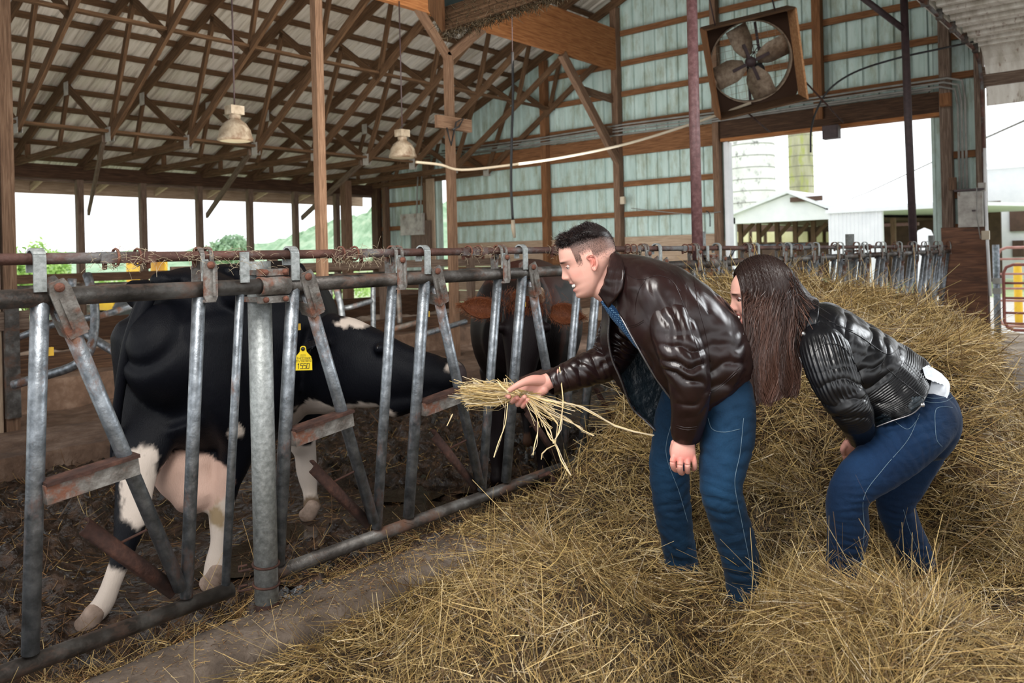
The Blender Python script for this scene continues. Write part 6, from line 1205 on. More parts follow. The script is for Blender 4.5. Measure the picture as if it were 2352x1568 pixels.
# a comb line: every strand runs from its root round the head in its own slice, then hangs
xl = -.024 + .100 * xq * .985; rr_ = np.sqrt(np.clip(1 - (xq * .985) ** 2, .02, 1)); ph1 = rg.uniform(0, 1.05, n) ** 1.0; sg = np.where(far_, -1.0, 1.0); hairth = 1.04 + .10 * rg.random(n); phE = rg.uniform(1.25, 1.95, n)
uu = 1764 - (xq + .17) * 76 + rg.normal(0, 6, n); uu = np.clip(uu, 1708, 1846); endv = 955 - np.abs(uu - 1760) * .35 - rg.random(n) ** 1.5 * 230 - fbm(uu * .05, uu * 0, 2, 9) * 40
dE = np.where(far_, DW + rg.uniform(-.02, .06, n), DW - .07 - rg.uniform(0, .06, n)); E_ = np.array([tuple(ray(u, v)) for u, v in zip(uu, endv)]) * dE[:, None] + np.array([0, 0, CAMZ]); Vs = np.zeros((n, SEG + 1, 3)); KH = 6
for k in range(KH):
    ph = ph1 + (phE - ph1) * k / (KH - 1); q = np.stack([xl * (1 + .04 * k / KH), sg * .094 * rr_ * np.sin(ph) * hairth, .026 + .100 * (rr_ * .92 + .08) * np.cos(ph) * hairth], 1); Vs[:, k] = wf(q)
S_ = Vs[:, KH - 1]; T0 = (Vs[:, KH - 1] - Vs[:, KH - 2]); Ld = np.linalg.norm(E_ - S_, axis=1, keepdims=True); T0 = T0 / (np.linalg.norm(T0, axis=1, keepdims=True) + 1e-9); ph0 = fbm(uu * .06, endv * .003, 2, 3) * 9 + rg.normal(0, .25, n); c1_ = S_ + (T0 * .5 + np.array([0, 0, -.5])) * Ld * .35; c2_ = E_ + np.array([0, 0, 1.0]) * Ld * .35
for k in range(KH, SEG + 1):
    t_ = (k - KH + 1) / (SEG - KH + 1); q = (1 - t_) ** 3 * S_ + 3 * (1 - t_) ** 2 * t_ * c1_ + 3 * (1 - t_) * t_ * t_ * c2_ + t_ ** 3 * E_; sl_ = (t_ * Ld[:, 0] / .36); low = np.clip((sl_ - .2) / .7, 0, 1.1)
    Vs[:, k] = q + np.array(RGT) * (np.sin(ph0 + sl_ * 10) * .019 * low)[:, None] - np.array(FWD) * (np.cos(ph0 * 1.3 + sl_ * 10) * .010 * low)[:, None]
W_ = np.full((n, SEG + 1), .0017); W_[:, -3:] *= .6; Tn = np.gradient(Vs, axis=1); Wd = np.cross(Tn, np.array(-FWD) + rg.normal(size=(n, 1, 3)) * .3); Wd /= np.linalg.norm(Wd, axis=2, keepdims=True) + 1e-9
A = np.stack([Vs - Wd * W_[..., None] / 2, Vs + Wd * W_[..., None] / 2], 2).reshape(n, -1, 3); base = (np.arange(n) * (SEG + 1) * 2)[:, None, None]; qd = np.array([[2 * k, 2 * k + 1, 2 * k + 3, 2 * k + 2] for k in range(SEG)])[None]
lock = fbm(uu * .12, endv * .01, 2, 13)[:, None, None]; lowk = (np.arange(SEG + 1) / SEG)[None, :, None]; brown_mix = np.clip((lowk - .45) * 1.5, 0, 1) * np.clip((lock - .3) * 2.2, .15, 1); rgk = rg.uniform(.7, 1.3, (n, 1, 1))  # lower lengths blend to brown ends, uneven by lock
colr = (np.array(HB)[None, None] * (1 - brown_mix) + (np.array(HM) * .5 + np.array(HL) * .5)[None, None] * brown_mix) * rgk + np.array(HM)[None, None] * (.12 + .3 * lowk)
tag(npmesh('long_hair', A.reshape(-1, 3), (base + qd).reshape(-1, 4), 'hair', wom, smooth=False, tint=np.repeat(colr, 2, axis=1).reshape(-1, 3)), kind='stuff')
Vn2 = []; Fn2 = []
kk = 900; e0 = rg.uniform(0, 1, kk); a0 = wf(np.stack([-.07 - .04 * e0 + rg.normal(0, .01, kk), .05 + .03 * rg.random(kk), .07 - .08 * rg.random(kk)], 1)); uk = rg.uniform(1835, 1880, kk); e1 = np.array([tuple(at(u, v, d)) for u, v, d in zip(uk, 800 - (uk - 1835) * 1.9 + rg.normal(0, 12, kk), rg.uniform(2.50, 2.56, kk))]); d_ = e1 - a0
v, f, c = strands(a0, d_, np.tile(-np.array(FWD), (kk, 1)), np.linalg.norm(d_, axis=1), np.full(kk, .0017), rg.uniform(.01, .04, kk), seg=6, pal=np.array([HB, HM, HL]), wts=[.4, .45, .15]); tag(npmesh('nape_hair', v, f, 'hair', wom, smooth=False, tint=c), kind='stuff')
# black jacket
rows = [R_((1850, 792, 2.56), (1866, 770, 2.49), (1876, 735, 2.48), (1874, 705, 2.55), (1868, 694, 2.64), (1862, 715, 2.74), (1856, 760, 2.74), (1848, 795, 2.66)),
    R_((1846, 812, 2.54), (1885, 795, 2.45), (1915, 755, 2.44), (1920, 715, 2.51), (1908, 696, 2.63), (1895, 730, 2.80), (1870, 790, 2.82), (1846, 822, 2.68)),
    R_((1858, 862, 2.54), (1905, 845, 2.43), (1955, 800, 2.42), (1980, 755, 2.48), (1968, 728, 2.62), (1945, 770, 2.82), (1900, 850, 2.84), (1860, 872, 2.69)),
    R_((1892, 908, 2.54), (1940, 895, 2.44), (2000, 850, 2.42), (2040, 800, 2.46), (2030, 768, 2.61), (2000, 820, 2.80), (1950, 900, 2.82), (1895, 916, 2.69)),
    R_((1935, 940, 2.54), (1980, 930, 2.45), (2040, 895, 2.42), (2088, 845, 2.45), (2086, 800, 2.60), (2050, 850, 2.78), (1990, 930, 2.80), (1937, 948, 2.69)),
    R_((1978, 966, 2.53), (2020, 955, 2.44), (2080, 930, 2.405), (2128, 885, 2.44), (2130, 832, 2.60), (2090, 880, 2.78), (2030, 955, 2.80), (1980, 972, 2.69)),
    R_((2004, 984, 2.52), (2045, 968, 2.43), (2092, 948, 2.40), (2128, 912, 2.44), (2138, 862, 2.60), (2100, 900, 2.78), (2040, 972, 2.80), (2006, 988, 2.69))]
V, F, Gw = shell(rows, 300, 90); Nn = normals(V, F); t_ = np.repeat(np.linspace(0, 1, 300), 90); back_ = np.tile(np.linspace(0, 1, 90), 300); quilt = sst((t_ - .60) / .04) * sst((.985 - t_) / .01)
V = folds(V, F, [(at(2000, 770, 2.50), imgdir(.85, .5), .07, .013, .16), (at(1990, 900, 2.42), imgdir(.3, .9), .05, .010, .12), (at(1890, 800, 2.45), imgdir(1, .2), .06, .008, .1)]); V = V + Nn * (np.abs(np.sin(t_ * PI * 58)) ** .6 * -.0042 * quilt + .0025 * quilt)[:, None]; V = wrinkle(V, F, .003, 7, 20)
GARM.clear(); GARM.append((V, F)); wj = npmesh('leather_jacket', V, F, ['black_leather', 'lining'], wom); so = wj.modifiers.new('t', 'SOLIDIFY'); so.thickness = .005; so.offset = -1; so.material_offset = 1; so.material_offset_rim = 0
sv_rows = [(at(1880, 765, 2.50), .05, .05), (at(1893, 800, 2.45), .074, .064), (at(1908, 850, 2.415), .074, .066), (at(1930, 900, 2.40), .066, .062), (at(1955, 940, 2.40), .062, .058), (at(1970, 975, 2.44), .050, .046), (at(1978, 1008, 2.50), .038, .034)]
V, F = limb(sv_rows, ref=tuple(RGT), rings=240, seg=160, cap=False); Nn = normals(V, F); tt_ = np.repeat(np.linspace(0, 1, 240), 160); an_ = np.tile(np.linspace(0, 2 * PI, 160, endpoint=False), 240)
qz = sst((tt_ - .12) / .05) * sst((.55 - tt_) / .04); V = V + Nn * (np.abs(np.sin(an_ * 15)) ** .6 * -.0045 * qz + .002 * qz)[:, None]; qe = sst((tt_ - .58) / .03) * sst((.80 - tt_) / .03); V = V + Nn * (np.abs(np.sin(tt_ * PI * 60)) ** .6 * -.003 * qe)[:, None]
V = folds(V, F, [(at(1950, 930, 2.34), imgdir(-.1, 1), .045, .009, .1)]); VS_, FS_ = V, F; o = npmesh('jacket_sleeve', V, F, 'black_leather', wom)
V, F = limb([(at(1880, 780, 2.76), .05, .05), (at(1900, 850, 2.82), .070, .066), (at(1935, 925, 2.80), .058, .055), (at(1966, 990, 2.72), .040, .036)], ref=tuple(RGT), rings=60, seg=40, cap=False); npmesh('jacket_sleeve', V, F, 'black_leather', wom)
V, F, _ = shell([R_((1852, 800, 2.53), (1870, 768, 2.48), (1880, 730, 2.48), (1880, 700, 2.56), (1872, 690, 2.64)), R_((1838, 790, 2.55), (1850, 762, 2.50), (1860, 728, 2.50), (1862, 698, 2.56), (1862, 684, 2.63))], 8, 30); o = npmesh('jacket_collar', V, F, 'black_leather', wom); s = o.modifiers.new('t', 'SOLIDIFY'); s.thickness = .01
for u_, v_, d_ in ((1846, 766, 2.47), (2119, 930, 2.385)): MB().lathe(at(u_, v_, d_), -FWD, [(0, .003), (.005, .003), (.0065, .001), (.0065, -.002)], 14).build('snap_button', 'snap', wom)
seam('zip', [at(1836, 820, 2.50), at(1850, 850, 2.49), at(1866, 884, 2.50)], .0022, 'zip', wom); seam('zip', [at(2012, 980, 2.425), at(2050, 966, 2.405), at(2095, 950, 2.39), at(2122, 925, 2.405)], .0022, 'zip', wom)
GARM.append((VS_, FS_)); stitch('shoulder_seam', [[(1864, 850), (1870, 812), (1898, 790), (1938, 798), (1966, 838), (1984, 882)], [(1920, 745), (1975, 772), (2035, 812), (2066, 800)], [(2035, 845), (2080, 882), (2122, 915)], [(1900, 735), (1960, 760)]], .0013, 'black_leather', wom)
sub([limb([(at(1896, 908, 2.53), .012, .02), (at(1920, 932, 2.525), .014, .02), (at(1950, 952, 2.52), .012, .02)], ref=(0, 0, 1), rings=12)], 'shirt_front', 'white_shirt', wom); MB().lathe(at(1924, 932, 2.495), -FWD, [(0, 0), (.004, 0), (.004, .003), (0, .003)], 10).build('shirt_button', 'ink', wom)
# white shirt tails
V, F = limb([(at(1900, 800, DW), .09, .13), (at(1980, 850, DW), .112, .14), (at(2060, 880, DW), .095, .13), (at(2105, 893, DW), .086, .135), (at(2120, 903, DW), .08, .135)], ref=tuple(imgdir(.5, -.85)), rings=50, seg=48, cap=False)
V = folds(V, F, [(at(2155, 870, 2.5), imgdir(.8, .8), .03, .006, .08)]); npmesh('white_shirt', V, F, 'white_shirt', wom)
V, F, _ = shell([R_((2118, 845, 2.47), (2134, 838, 2.56), (2140, 850, 2.70)), R_((2128, 868, 2.455), (2158, 866, 2.55), (2150, 876, 2.71)), R_((2150, 878, 2.46), (2182, 890, 2.55), (2172, 896, 2.71))], 24, 24); V = folds(V, F, [(at(2155, 870, 2.5), imgdir(.9, -.3), .02, .006, .1)]); npmesh('shirt_tail', V, F, 'white_shirt', wom)
P = [limb([(p, a, b) for p, a, b in legs_w[k]], ref=tuple(RGT), rings=50, seg=32) for k in legs_w]
P.append(limb([(at(2080, 905, DW), .080, .12), (at(2106, 925, DW), .095, .145), (at(2122, 955, DW), .096, .155), (at(2110, 1000, DW), .095, .14)], ref=tuple(imgdir(.8, -.5)), rings=20, seg=32)); P.append(ball(at(2136, 962, 2.55), .080)); P.append(ball(at(2136, 962, 2.69), .080))
jeans(P, 'blue_jeans', wom, 'denim_dark', [(at(2050, 1000, 2.40), imgdir(.9, -.5), .028, .009, .11), (at(1970, 1145, 2.36), imgdir(.1, 1), .024, .008, .07), (at(2070, 1165, 2.68), imgdir(.1, 1), .025, .008, .07), (at(2105, 960, 2.40), imgdir(.3, .9), .025, .008, .08), (at(1950, 1290, 2.43), imgdir(0, 1), .03, .009, .09), (at(2120, 1290, 2.74), imgdir(0, 1), .03, .009, .09)],
    [(at(2020, 1040, 2.36), .12, .45), (at(2130, 970, 2.4), .10, .2)], .0072, .003)
stitch('side_seam', [[(2112, 950), (2085, 1010), (2030, 1075), (1985, 1140), (1985, 1220), (1975, 1310)], [(2075, 1170), (2090, 1220), (2120, 1290)]], .0008, 'denim_thread', wom)
stitch('pocket_seam', [[(2188, 936), (2170, 934), (2150, 940), (2148, 975), (2152, 1010), (2164, 1026)], [(2112, 908), (2140, 914), (2170, 912), (2184, 902)], [(2112, 918), (2140, 924), (2170, 922), (2188, 912)], [(2052, 965), (2085, 985), (2110, 960)]], .0008, 'denim_thread', wom)
for k in legs_w:
    p_ = Vector((legs_w[k][-1][0].x, legs_w[k][-1][0].y, .02)); fw = -RGT; sub([limb([(p_ - fw * .07 + UPV * .05, .042, .038), (p_ + UPV * .05, .048, .042), (p_ + fw * .11 + UPV * .03, .03, .042), (p_ + fw * .17 + UPV * .025, .022, .034)], ref=(0, 0, 1), rings=14), limb([(p_ + UPV * .05, .046, .043), (p_ + UPV * .2, .045, .043)], ref=tuple(fw), rings=6)], 'boot', 'boot', wom)
# =========================================================== FITTINGS ===========================================================
def tubeto(name, pts, r, m_, parent, n=10, smooth_n=None):
    P_ = [Vector(p) for p in pts]
    if smooth_n: P_ = [Vector(c) for c in catmull([tuple(p) for p in P_], smooth_n)]
    return MB().tube(P_, r, n).build(name, m_, parent)
def pipe_thing(name, pts, r, m_, label, cat, part='tube', smooth_n=None, n=12):
    t = empty(name, tuple(pts[0]), label, cat); tubeto(part, pts, r, m_, t, n, smooth_n); return t
# poles
t = pipe_thing('steel_pole', [at(1588, -40, 5.02), at(1595, 280, 4.98), at(1603, 600, 4.93)], .0335, 'red_pipe', 'thick rust red steel pole rising from the fence in front of the box fan', 'pole')
t = pipe_thing('steel_pole', [at(2075, -40, 9.0), at(2086, 280, 9.0), at(2099, 585, 8.98)], .043, 'dark_pipe', 'dark steel pole standing in front of the big door opening, with a slanting brace', 'pole')
tubeto('brace', [at(1975, -10, 9.0), at(2074, 66, 9.0)], .035, 'dark_pipe', t)
# ---- big box fan ----
def boxfan(c, ex, ey, W, H, D, label, blade_a=0.2, dusty=False):
    """ex, ey: axes of the fan plate, n: towards the airflow side (front rim)"""
    ex = Vector(ex).normalized(); ey = Vector(ey); ey = (ey - ex * ey.dot(ex)).normalized(); n_ = ex.cross(ey)
    if n_.dot(Vector(c) - Vector((0, 0, CAMZ))) > 0: n_ = -n_
    c = Vector(c); t = empty('box_fan', tuple(c), label, 'fan')
    f = lambda x, y, z=0: c + ex * x + ey * y + n_ * z
    th = .02
    for nm, a, b_, m_ in (('side_board', (W / 2, -H / 2), (W / 2, H / 2), 'osb'), ('side_board', (-W / 2, -H / 2), (-W / 2, H / 2), 'girt_timber'), ('top_board', (-W / 2, H / 2), (W / 2, H / 2), 'truss_timber'), ('bottom_board', (-W / 2, -H / 2), (W / 2, -H / 2), 'truss_timber')):
        up = (ex if nm == 'side_board' else ey); MB().beam(f(*a, D / 2 - .02), f(*b_, D / 2 - .02), th, D, up=n_).build(nm, m_, t)
    # orifice plate with a round hole
    b = MB(); K = 48; R = min(W, H) * .475
    for z in (0, -.006):
        for k in range(K):
            a = 2 * PI * (k + .5) / K; ca, sa = math.cos(a), math.sin(a); b.v.append(f(ca * R, sa * R, z))
        for k in range(K):
            a = 2 * PI * (k + .5) / K; ca, sa = math.cos(a), math.sin(a); q = min(W / 2 / max(abs(ca), 1e-6), H / 2 / max(abs(sa), 1e-6)); b.v.append(f(ca * q, sa * q, z))
    for k in range(K): k2 = (k + 1) % K; b.face((k, k2, K + k2, K + k)); b.face((3 * K + k, 3 * K + k2, 2 * K + k2, 2 * K + k))
    b.build('orifice_plate', 'dark_timber' if not dusty else 'fan_green', t)
    b = MB(); b.lathe(c, n_, [(R, .0), (R + .008, .012), (R, .02), (R - .012, .01), (R - .012, -.08), (R, -.08)], 48); b.build('shroud_ring', 'fan_metal', t)
    hub = MB(); hub.lathe(c, n_, [(0, .05), (.05, .05), (.06, .02), (.06, -.03), (0, -.03)], 16); hub.build('hub', 'dark_pipe', t)
    for k in range(4):
        a = blade_a + k * PI / 2; d = ex * math.cos(a) + ey * math.sin(a); s_ = -ex * math.sin(a) + ey * math.cos(a); b = MB(); nn = 8
        for i in range(nn):
            r_ = .07 + (R * .94 - .07) * i / (nn - 1); w_ = .05 + .075 * min(1, i / 2.5); tw = .65 - .3 * i / (nn - 1)
            for j in (-1, 0, 1): b.v.append(c + d * r_ + s_ * (j * w_) + n_ * (j * w_ * tw + (.012 if j == 0 else 0)))
        for i in range(nn - 1):
            for j in range(2): b.face((i * 3 + j, i * 3 + j + 1, (i + 1) * 3 + j + 1, (i + 1) * 3 + j), None, 0, True)
        o = b.build('fan_blade', 'fan_metal', t); sd = o.modifiers.new('t', 'SOLIDIFY'); sd.thickness = .004
        MB().beam(c + d * .03 + n_ * .03, c + d * .22 + n_ * .03, .035, .012, up=n_).build('blade_arm', 'dark_pipe', t)
    MB().lathe(f(.09, -.12, -.14), n_, [(0, -.07), (.065, -.07), (.07, -.06), (.07, .06), (.065, .07), (0, .07)], 20).build('motor', 'black_rubber', t)
    b = MB(); b.lathe(f(.07, .08, -.1), n_, [(.085, -.008), (.092, -.008), (.092, .008), (.085, .008), (.085, -.008)], 28)
    for k in range(4): a = k * PI / 4; b.beam(f(.07 + .085 * math.cos(a), .08 + .085 * math.sin(a), -.1), f(.07 - .085 * math.cos(a), .08 - .085 * math.sin(a), -.1), .008, .012, up=n_)
    b.build('belt_pulley', 'dark_pipe', t)
    g = MB()
    for k in range(11):
        y_ = -R + 2 * R * (k + .5) / 11; h_ = math.sqrt(max(0, R * R - y_ * y_)); g.beam(f(-h_, y_, -.09), f(h_, y_, -.09), .003, .003, up=n_); g.beam(f(y_, -h_, -.09), f(y_, h_, -.09), .003, .003, up=n_)
    tag(g.build('guard_wires', 'fan_metal', t), kind='stuff')
    for a_, b_ in (((-.05, -R, -.1), (.02, R, -.1)), ((.13, -R * .9, -.1), (.13, R * .9, -.1))): MB().beam(f(*a_), f(*b_), .03, .01, up=n_).build('motor_strut', 'dark_pipe', t)
    return t, f
M['fan_metal'] = mat('fan_metal', [(0.15, 0.10, 0.07), (0.27, 0.20, 0.14), (0.38, 0.30, 0.22)], scale=20, rough=.65, metal=.2)
M['fan_green'] = mat('fan_green', [(0.02, 0.035, 0.035), (0.05, 0.07, 0.065)], scale=8, rough=.6)
FC = at(1724, 142, 9.0); exf = at(1794, 124, 8.95) - at(1654, 158, 9.05); eyf = at(1712, 60, 8.86) - at(1738, 240, 9.14)
ft, ff = boxfan(FC, exf, eyf, .96, 1.0, .36, 'square box fan with four blades and bright chipboard side, hung by the teal wall', .25)
MB().tube([ff(-.35, .5, .2), ff(-.36, 1.0, .1)], .008, 6).build('chain', 'dark_pipe', ft); MB().tube([ff(.3, .5, .2), ff(.26, 1.0, .1)], .008, 6).build('chain', 'dark_pipe', ft)
tubeto('tie_rod', [at(1850, 188, 8.9), at(1937, 281, 9.6)], .010, 'rust', ft); tubeto('tie_rod', [at(1716, 258, 9.1), at(1768, 303, 9.8)], .010, 'rust', ft)
F2 = at(1165, -172, 4.6); f2, g2 = boxfan(F2, imgdir(1, -.40, .30), imgdir(.3, -.55, -.75), 1.0, .95, .20, 'dusty box fan hanging at the top edge in front of the timber girder', .5, True)
M['dust_mat'] = attr_color('dust_mat', rough=.95, spec=.05)
rg = np.random.default_rng(8); n_ = 11000; x_ = rg.uniform(-.5, .5, n_); p = np.array([tuple(g2(a, -.462 - rg.uniform(0, .05), rg.uniform(-.02, .215))) for a in x_]); 
v, f, c = strands(p, np.tile(np.array([0, 0, -1.0]), (n_, 1)) + rg.normal(size=(n_, 3)) * .6, rg.normal(size=(n_, 3)), rg.uniform(.008, .035, n_), np.full(n_, .0045), rg.uniform(.2, .8, n_), pal=np.array([(.13, .095, .055), (.2, .15, .095), (.06, .042, .025)]), wts=[.4, .3, .3], seg=2)
tag(npmesh('hanging_dust', v, f, 'dust_mat', f2, smooth=False, tint=c), kind='stuff')
# ---- dome lights ----
M['lamp_shell'] = mat('lamp_shell', [(0.16, 0.12, 0.08), (0.28, 0.23, 0.17), (0.38, 0.33, 0.26)], scale=10, rough=.6, extra=add_stain((.12, .07, .04), 6, .5, .65))
M['lamp_lens'] = mat('lamp_lens', [(0.45, 0.36, 0.24), (0.6, 0.52, 0.38)], scale=5, rough=.35)
def lamp(u, v, d, w, label):
    c = at(u, v, d); s = w / 2; t = empty('barn_light', tuple(c), label, 'light')
    MB().lathe(c, (0, 0, 1), [(s * .86, -s * .42), (s, -s * .36), (s, -s * .26), (s * .93, -s * .1), (s * .86, .25 * s), (s * .62, .62 * s), (s * .36, .82 * s), (s * .3, .9 * s)], 32).build('dome', 'lamp_shell', t)
    MB().lathe(c, (0, 0, 1), [(0, -s * .46), (s * .5, -s * .45), (s * .86, -s * .40)], 32).build('lens', 'lamp_lens', t)
    MB().lathe(c + UPV * s * .85, (0, 0, 1), [(0, 0), (s * .3, 0), (s * .34, .1 * s), (s * .34, .22 * s), (s * .3, .3 * s), (0, .3 * s)], 20).build('neck', 'lamp_shell', t)
    MB().box((c.x - s * .42, c.y - s * .36, c.z + s * 1.12), (c.x + s * .42, c.y + s * .36, c.z + s * 1.62)).build('ballast_box', 'lamp_shell', t)
    MB().tube([c + UPV * s * 1.6, (c.x, c.y, 4.49)], .008, 6).build('hanger', 'dark_pipe', t)
lamp(540, 308, 7.9, .345, 'large dusty dome light hanging between the trusses at the tall plain post'); lamp(925, 350, 9.55, .335, 'dusty dome light hanging beside the post with the V braces')
# ---- pipes, cables, boxes ----
pipe_thing('water_line', [at(955, 372, 9.6), at(1010, 378, 9.75), at(1062, 390, 9.9), at(1180, 378, 9.9), at(1300, 360, 9.9), at(1440, 330, 9.7), at(1590, 284, 9.4), at(1725, 236, 9.1)], .0165, 'white_plastic', 'pale plastic line sagging from the dome light across to the box fan', 'pipe', 'hose', 40)
cc = empty('conduit_bundle', (11.3, 5, 3.4), 'grey conduits running level along the end wall above the big door', 'conduit')
for k, (z_, x_) in enumerate(((3.42, 11.30), (3.47, 11.30), (3.52, 11.31), (3.39, 11.28))):
    y_end = 2.10 - .04 * k if k < 3 else 2.4; pts = [(x_, 12.3 - k * .5, z_ + .01), (x_ - .01, 9, z_ - .02), (x_, 7, z_ + .01), (x_ - .02, 5, z_ - .02), (x_, 3.0, z_), (x_, y_end + .2, z_), (x_ - .02, y_end + .03, z_ - .06), (x_ - .03, y_end, z_ - .3), (x_ - .03, y_end, 2.10)] if k < 3 else [(x_, 11, z_), (x_, 7, z_ - .03), (x_, y_end, z_)]
    tubeto('conduit', pts, .014, 'grey_conduit', cc, 8)
def wallbox(name, u0, u1, v0, v1, X, m_, label, cat, d=.10):
    a = at_x(u0, v0, X); b_ = at_x(u1, v1, X); t = empty(name, (X, (a.y + b_.y) / 2, min(a.z, b_.z)), label, cat); lo = (X, min(a.y, b_.y), min(a.z, b_.z)); hi = (X + d, max(a.y, b_.y), max(a.z, b_.z)); MB().box(lo, hi).build('box_body', m_, t)
    mg = .012; dr = MB().box((X - .008, lo[1] + mg, lo[2] + mg), (X, hi[1] - mg, hi[2] - mg)).build('box_door', m_, t); return t, lo, hi
t, lo, hi = wallbox('breaker_panel', 2199, 2257, 441, 520, 11.2, 'grey_box', 'rust speckled grey breaker panel on the plywood between the two door openings', 'breaker box')
MB().box((11.18, lo[1] + .07, lo[2] + .19), (11.195, lo[1] + .11, lo[2] + .21)).build('latch', 'dark_pipe', t); MB().box((11.16, lo[1] - .03, hi[2] + .005), (11.3, hi[1] + .03, hi[2] + .03)).build('drip_cap', 'dark_pipe', t)
wallbox('junction_box', 2157, 2183, 215, 242, 11.15, 'girt_timber', 'brown junction box on the post where the conduits meet', 'box', .08)
wallbox('outlet_box', 2178, 2196, 408, 436, 11.2, 'weathered_plank', 'small brown switch box on the door post', 'box', .06)
wallbox('outlet_box', 2254, 2272, 530, 550, 11.2, 'white_plastic', 'small cream outlet box at the foot of the white conduit', 'box', .06)
wallbox('outlet_box', 2246, 2264, 420, 438, 11.2, 'grey_box', 'round-cornered meter box above the breaker panel', 'box', .08)
pipe_thing('white_conduit', [at_x(2262, 340, 11.25), at_x(2263, 440, 11.25), at_x(2268, 560, 11.25), at_x(2275, 680, 11.25)], .018, 'white_metal', 'white vertical conduit beside the drive-through opening', 'conduit')
pipe_thing('blue_cord', [at_x(2243, 430, 11.1), at_x(2244, 500, 11.08), at_x(2252, 548, 11.1)], .006, 'grey_conduit', 'thin cord dangling over the breaker panel door', 'cord')
t, lo, hi = wallbox('dark_junction_box', 1888, 1925, 290, 316, 11.2, 'dark_pipe', 'black box hanging under the big door header', 'box', .12)
t, lo, hi = wallbox('old_breaker_box', 943, 985, 508, 572, 11.2, 'grey_timber', 'weathered electric box on the end wall beside the slit door', 'breaker box', .12)
MB().box((11.14, lo[1] + .1, lo[2] + .3), (11.2, hi[1] + .25, hi[2] + .15)).build('upper_box', 'grey_box', t)
for u_ in (957, 966): tubeto('conduit', [at_x(u_, 508, 11.15), at_x(u_ + 1, 440, 11.15), at_x(u_ + 3, 400, 11.2)], .014, 'grey_conduit', t, 8)
wallbox('outlet_box', 1424, 1434, 452, 468, 11.25, 'white_plastic', 'tiny pale outlet box on the wall post under the knee brace', 'box', .05)
pipe_thing('black_cable', [at(1862, 350, 9.7), at(1863, 300, 9.7), at(1875, 255, 9.7), at(1905, 205, 9.6), at(1965, 165, 9.5), at(2060, 134, 9.4), at(2160, 112, 9.3), at(2240, 95, 9.4)], .012, 'black_rubber', 'black cable arching from the door header up to the far post', 'cable', 'cable', 40)
t = pipe_thing('hanging_cord', [at(1177, 120, 8.2), at(1178, 230, 8.2), at(1175, 330, 8.2), at(1174, 430, 8.2), at(1178, 508, 8.2)], .014, 'black_rubber', 'black drop cord with a white plug hanging in front of the teal wall', 'cord', 'cord', 20)
MB().tube([at(1178, 505, 8.2), at(1179, 525, 8.2), at(1182, 546, 8.2)], [.02, .022, .014], 10).build('plug', 'white_plastic', t)
tubeto('support_wire', [at(1176, 40, 8.2) + Vector((0, 0, 2.45)), at(1176, 40, 8.2), at(1177, 125, 8.2)], .004, 'dark_pipe', t)
pipe_thing('wall_cord', [at_x(1655, 486, 11.3), at_x(1600, 492, 11.3), at_x(1520, 486, 11.3), at_x(1450, 478, 11.3)], .007, 'grey_conduit', 'thin grey cord looping along the lower girt', 'cord', 'cord', 16)
pipe_thing('dangling_hook', [at_x(1622, 484, 11.3), at_x(1630, 492, 11.3), at_x(1631, 520, 11.3)], .008, 'black_rubber', 'short black cord end dangling on the teal wall by the door', 'cord', 'cord', 12)
# ---- stall dividers and neck rails behind the cows ----
def loop(label, paths, r=.03, m_='galv'):
    t = empty('stall_divider', tuple(at(*paths[0][0])), label, 'stall pipe')
    for p in paths: tubeto('pipe', [at(*q) for q in p], r, m_, t, 12, 26)
loop('looped grey stall pipe behind the fence, beside the rough post', [[(166, 640, 6.6), (165, 700, 6.6), (176, 745, 6.5), (222, 782, 6.4), (280, 818, 6.3), (340, 860, 6.2)], [(200, 630, 6.3), (216, 690, 6.2), (217, 755, 6.1), (203, 812, 6.0), (165, 842, 6.0), (105, 862, 6.0), (30, 884, 6.0)]], .034)
loop('straight slanting stall pipe crossing behind the looped one', [[(45, 774, 7.2), (120, 746, 7.2), (240, 722, 7.2), (340, 688, 7.3)]], .03)
loop('pale stall pipe hooked downward just past the black and white cow', [[(757, 640, 9.0), (758, 720, 9.0), (762, 800, 9.0)], [(768, 650, 8.7), (780, 690, 8.6), (786, 730, 8.6), (788, 790, 8.6)]], .034)
loop('light stall pipe slanting up to the pale stub post', [[(786, 708, 9.0), (808, 704, 9.0), (856, 690, 9.2)], [(857, 640, 9.2), (857, 690, 9.2), (858, 800, 9.2)]], .03)
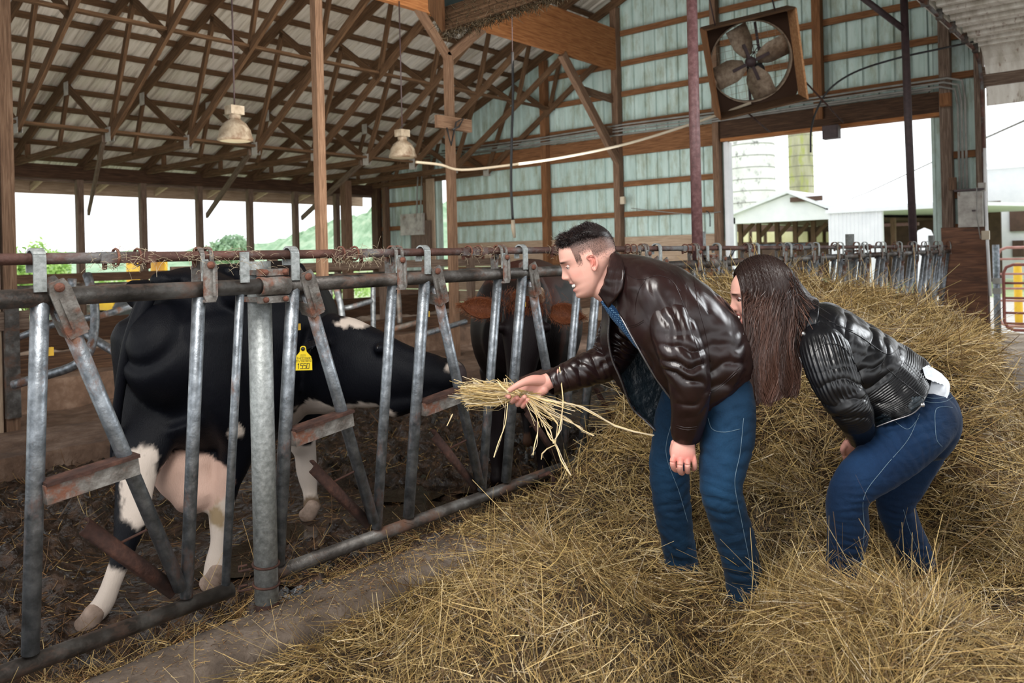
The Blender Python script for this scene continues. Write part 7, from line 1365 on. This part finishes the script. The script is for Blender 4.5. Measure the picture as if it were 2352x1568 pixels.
loop('worn stall pipe low between the two cows', [[(900, 756, 8.6), (975, 736, 8.8)], [(912, 655, 8.7), (916, 700, 8.7), (918, 742, 8.7)]], .032, 'galv_dirty')
loop('bright stall pipe reaching toward the brown cow', [[(972, 768, 8.2), (1070, 738, 8.6)]], .03)
nr = empty('neck_rail', (5, 7.9, 1.2), 'long grey neck rail running level behind both cows', 'rail'); MB().tube([(-1.0, 7.75, 1.20), (4, 7.75, 1.19), (11.2, 7.9, 1.18)], .045, 14).build('rail_tube', 'galv_dirty', nr)
nr = empty('upper_board_rail', (5, 9.6, 1.3), 'weathered board rail above the stalls', 'rail'); MB().box((4.8, 9.58, 1.24), (11.3, 9.62, 1.36)).build('rail_board', 'grey_timber', nr)
for x_ in (6.2, 8.2, 10.2): MB().box((x_, 9.54, .38), (x_ + .1, 9.66, 1.5)).build('rail_post', 'grey_timber', nr)
pt = empty('plank_partition', (10.3, 8.4, .3), 'pale plank partition seen between the two cows', 'partition')
for k in range(5): MB().box((8.9, 7.32 + .01 * (k % 2), .06 + .235 * k), (11.2, 7.36 + .01 * (k % 2), .06 + .235 * k + .225)).build('plank', 'pale_plank' if k % 2 else 'weathered_plank', pt)
for x_ in (8.9, 10.1): MB().box((x_, 7.25, 0), (x_ + .1, 7.32, 1.3)).build('batten', 'post_timber', pt)
# small gate by the big door, seen over the hay
gt = at(1676, 650, 8.5); t = empty('pipe_gate', (gt.x, gt.y, 0), 'blue-grey pipe gate standing by the big door jamb', 'gate')
MB().tube([Vector((gt.x, gt.y, .0)), Vector((gt.x, gt.y, 1.33))], .03, 12).build('gate_post', 'galv', t)
ex_ = Vector((.6, -.8, 0)) * .9
for z_ in (1.18, .95, .7): MB().tube([Vector((gt.x, gt.y, z_)), Vector((gt.x, gt.y, z_)) + ex_], .014, 8).build('gate_rail', 'galv', t)
MB().tube([Vector((gt.x, gt.y, 1.30)), Vector((gt.x + .03, gt.y - .04, 1.40)), Vector((gt.x + .1, gt.y - .13, 1.44)), Vector((gt.x + .54, gt.y - .72, 1.44))], .018, 10).build('gate_hoop', 'galv', t)
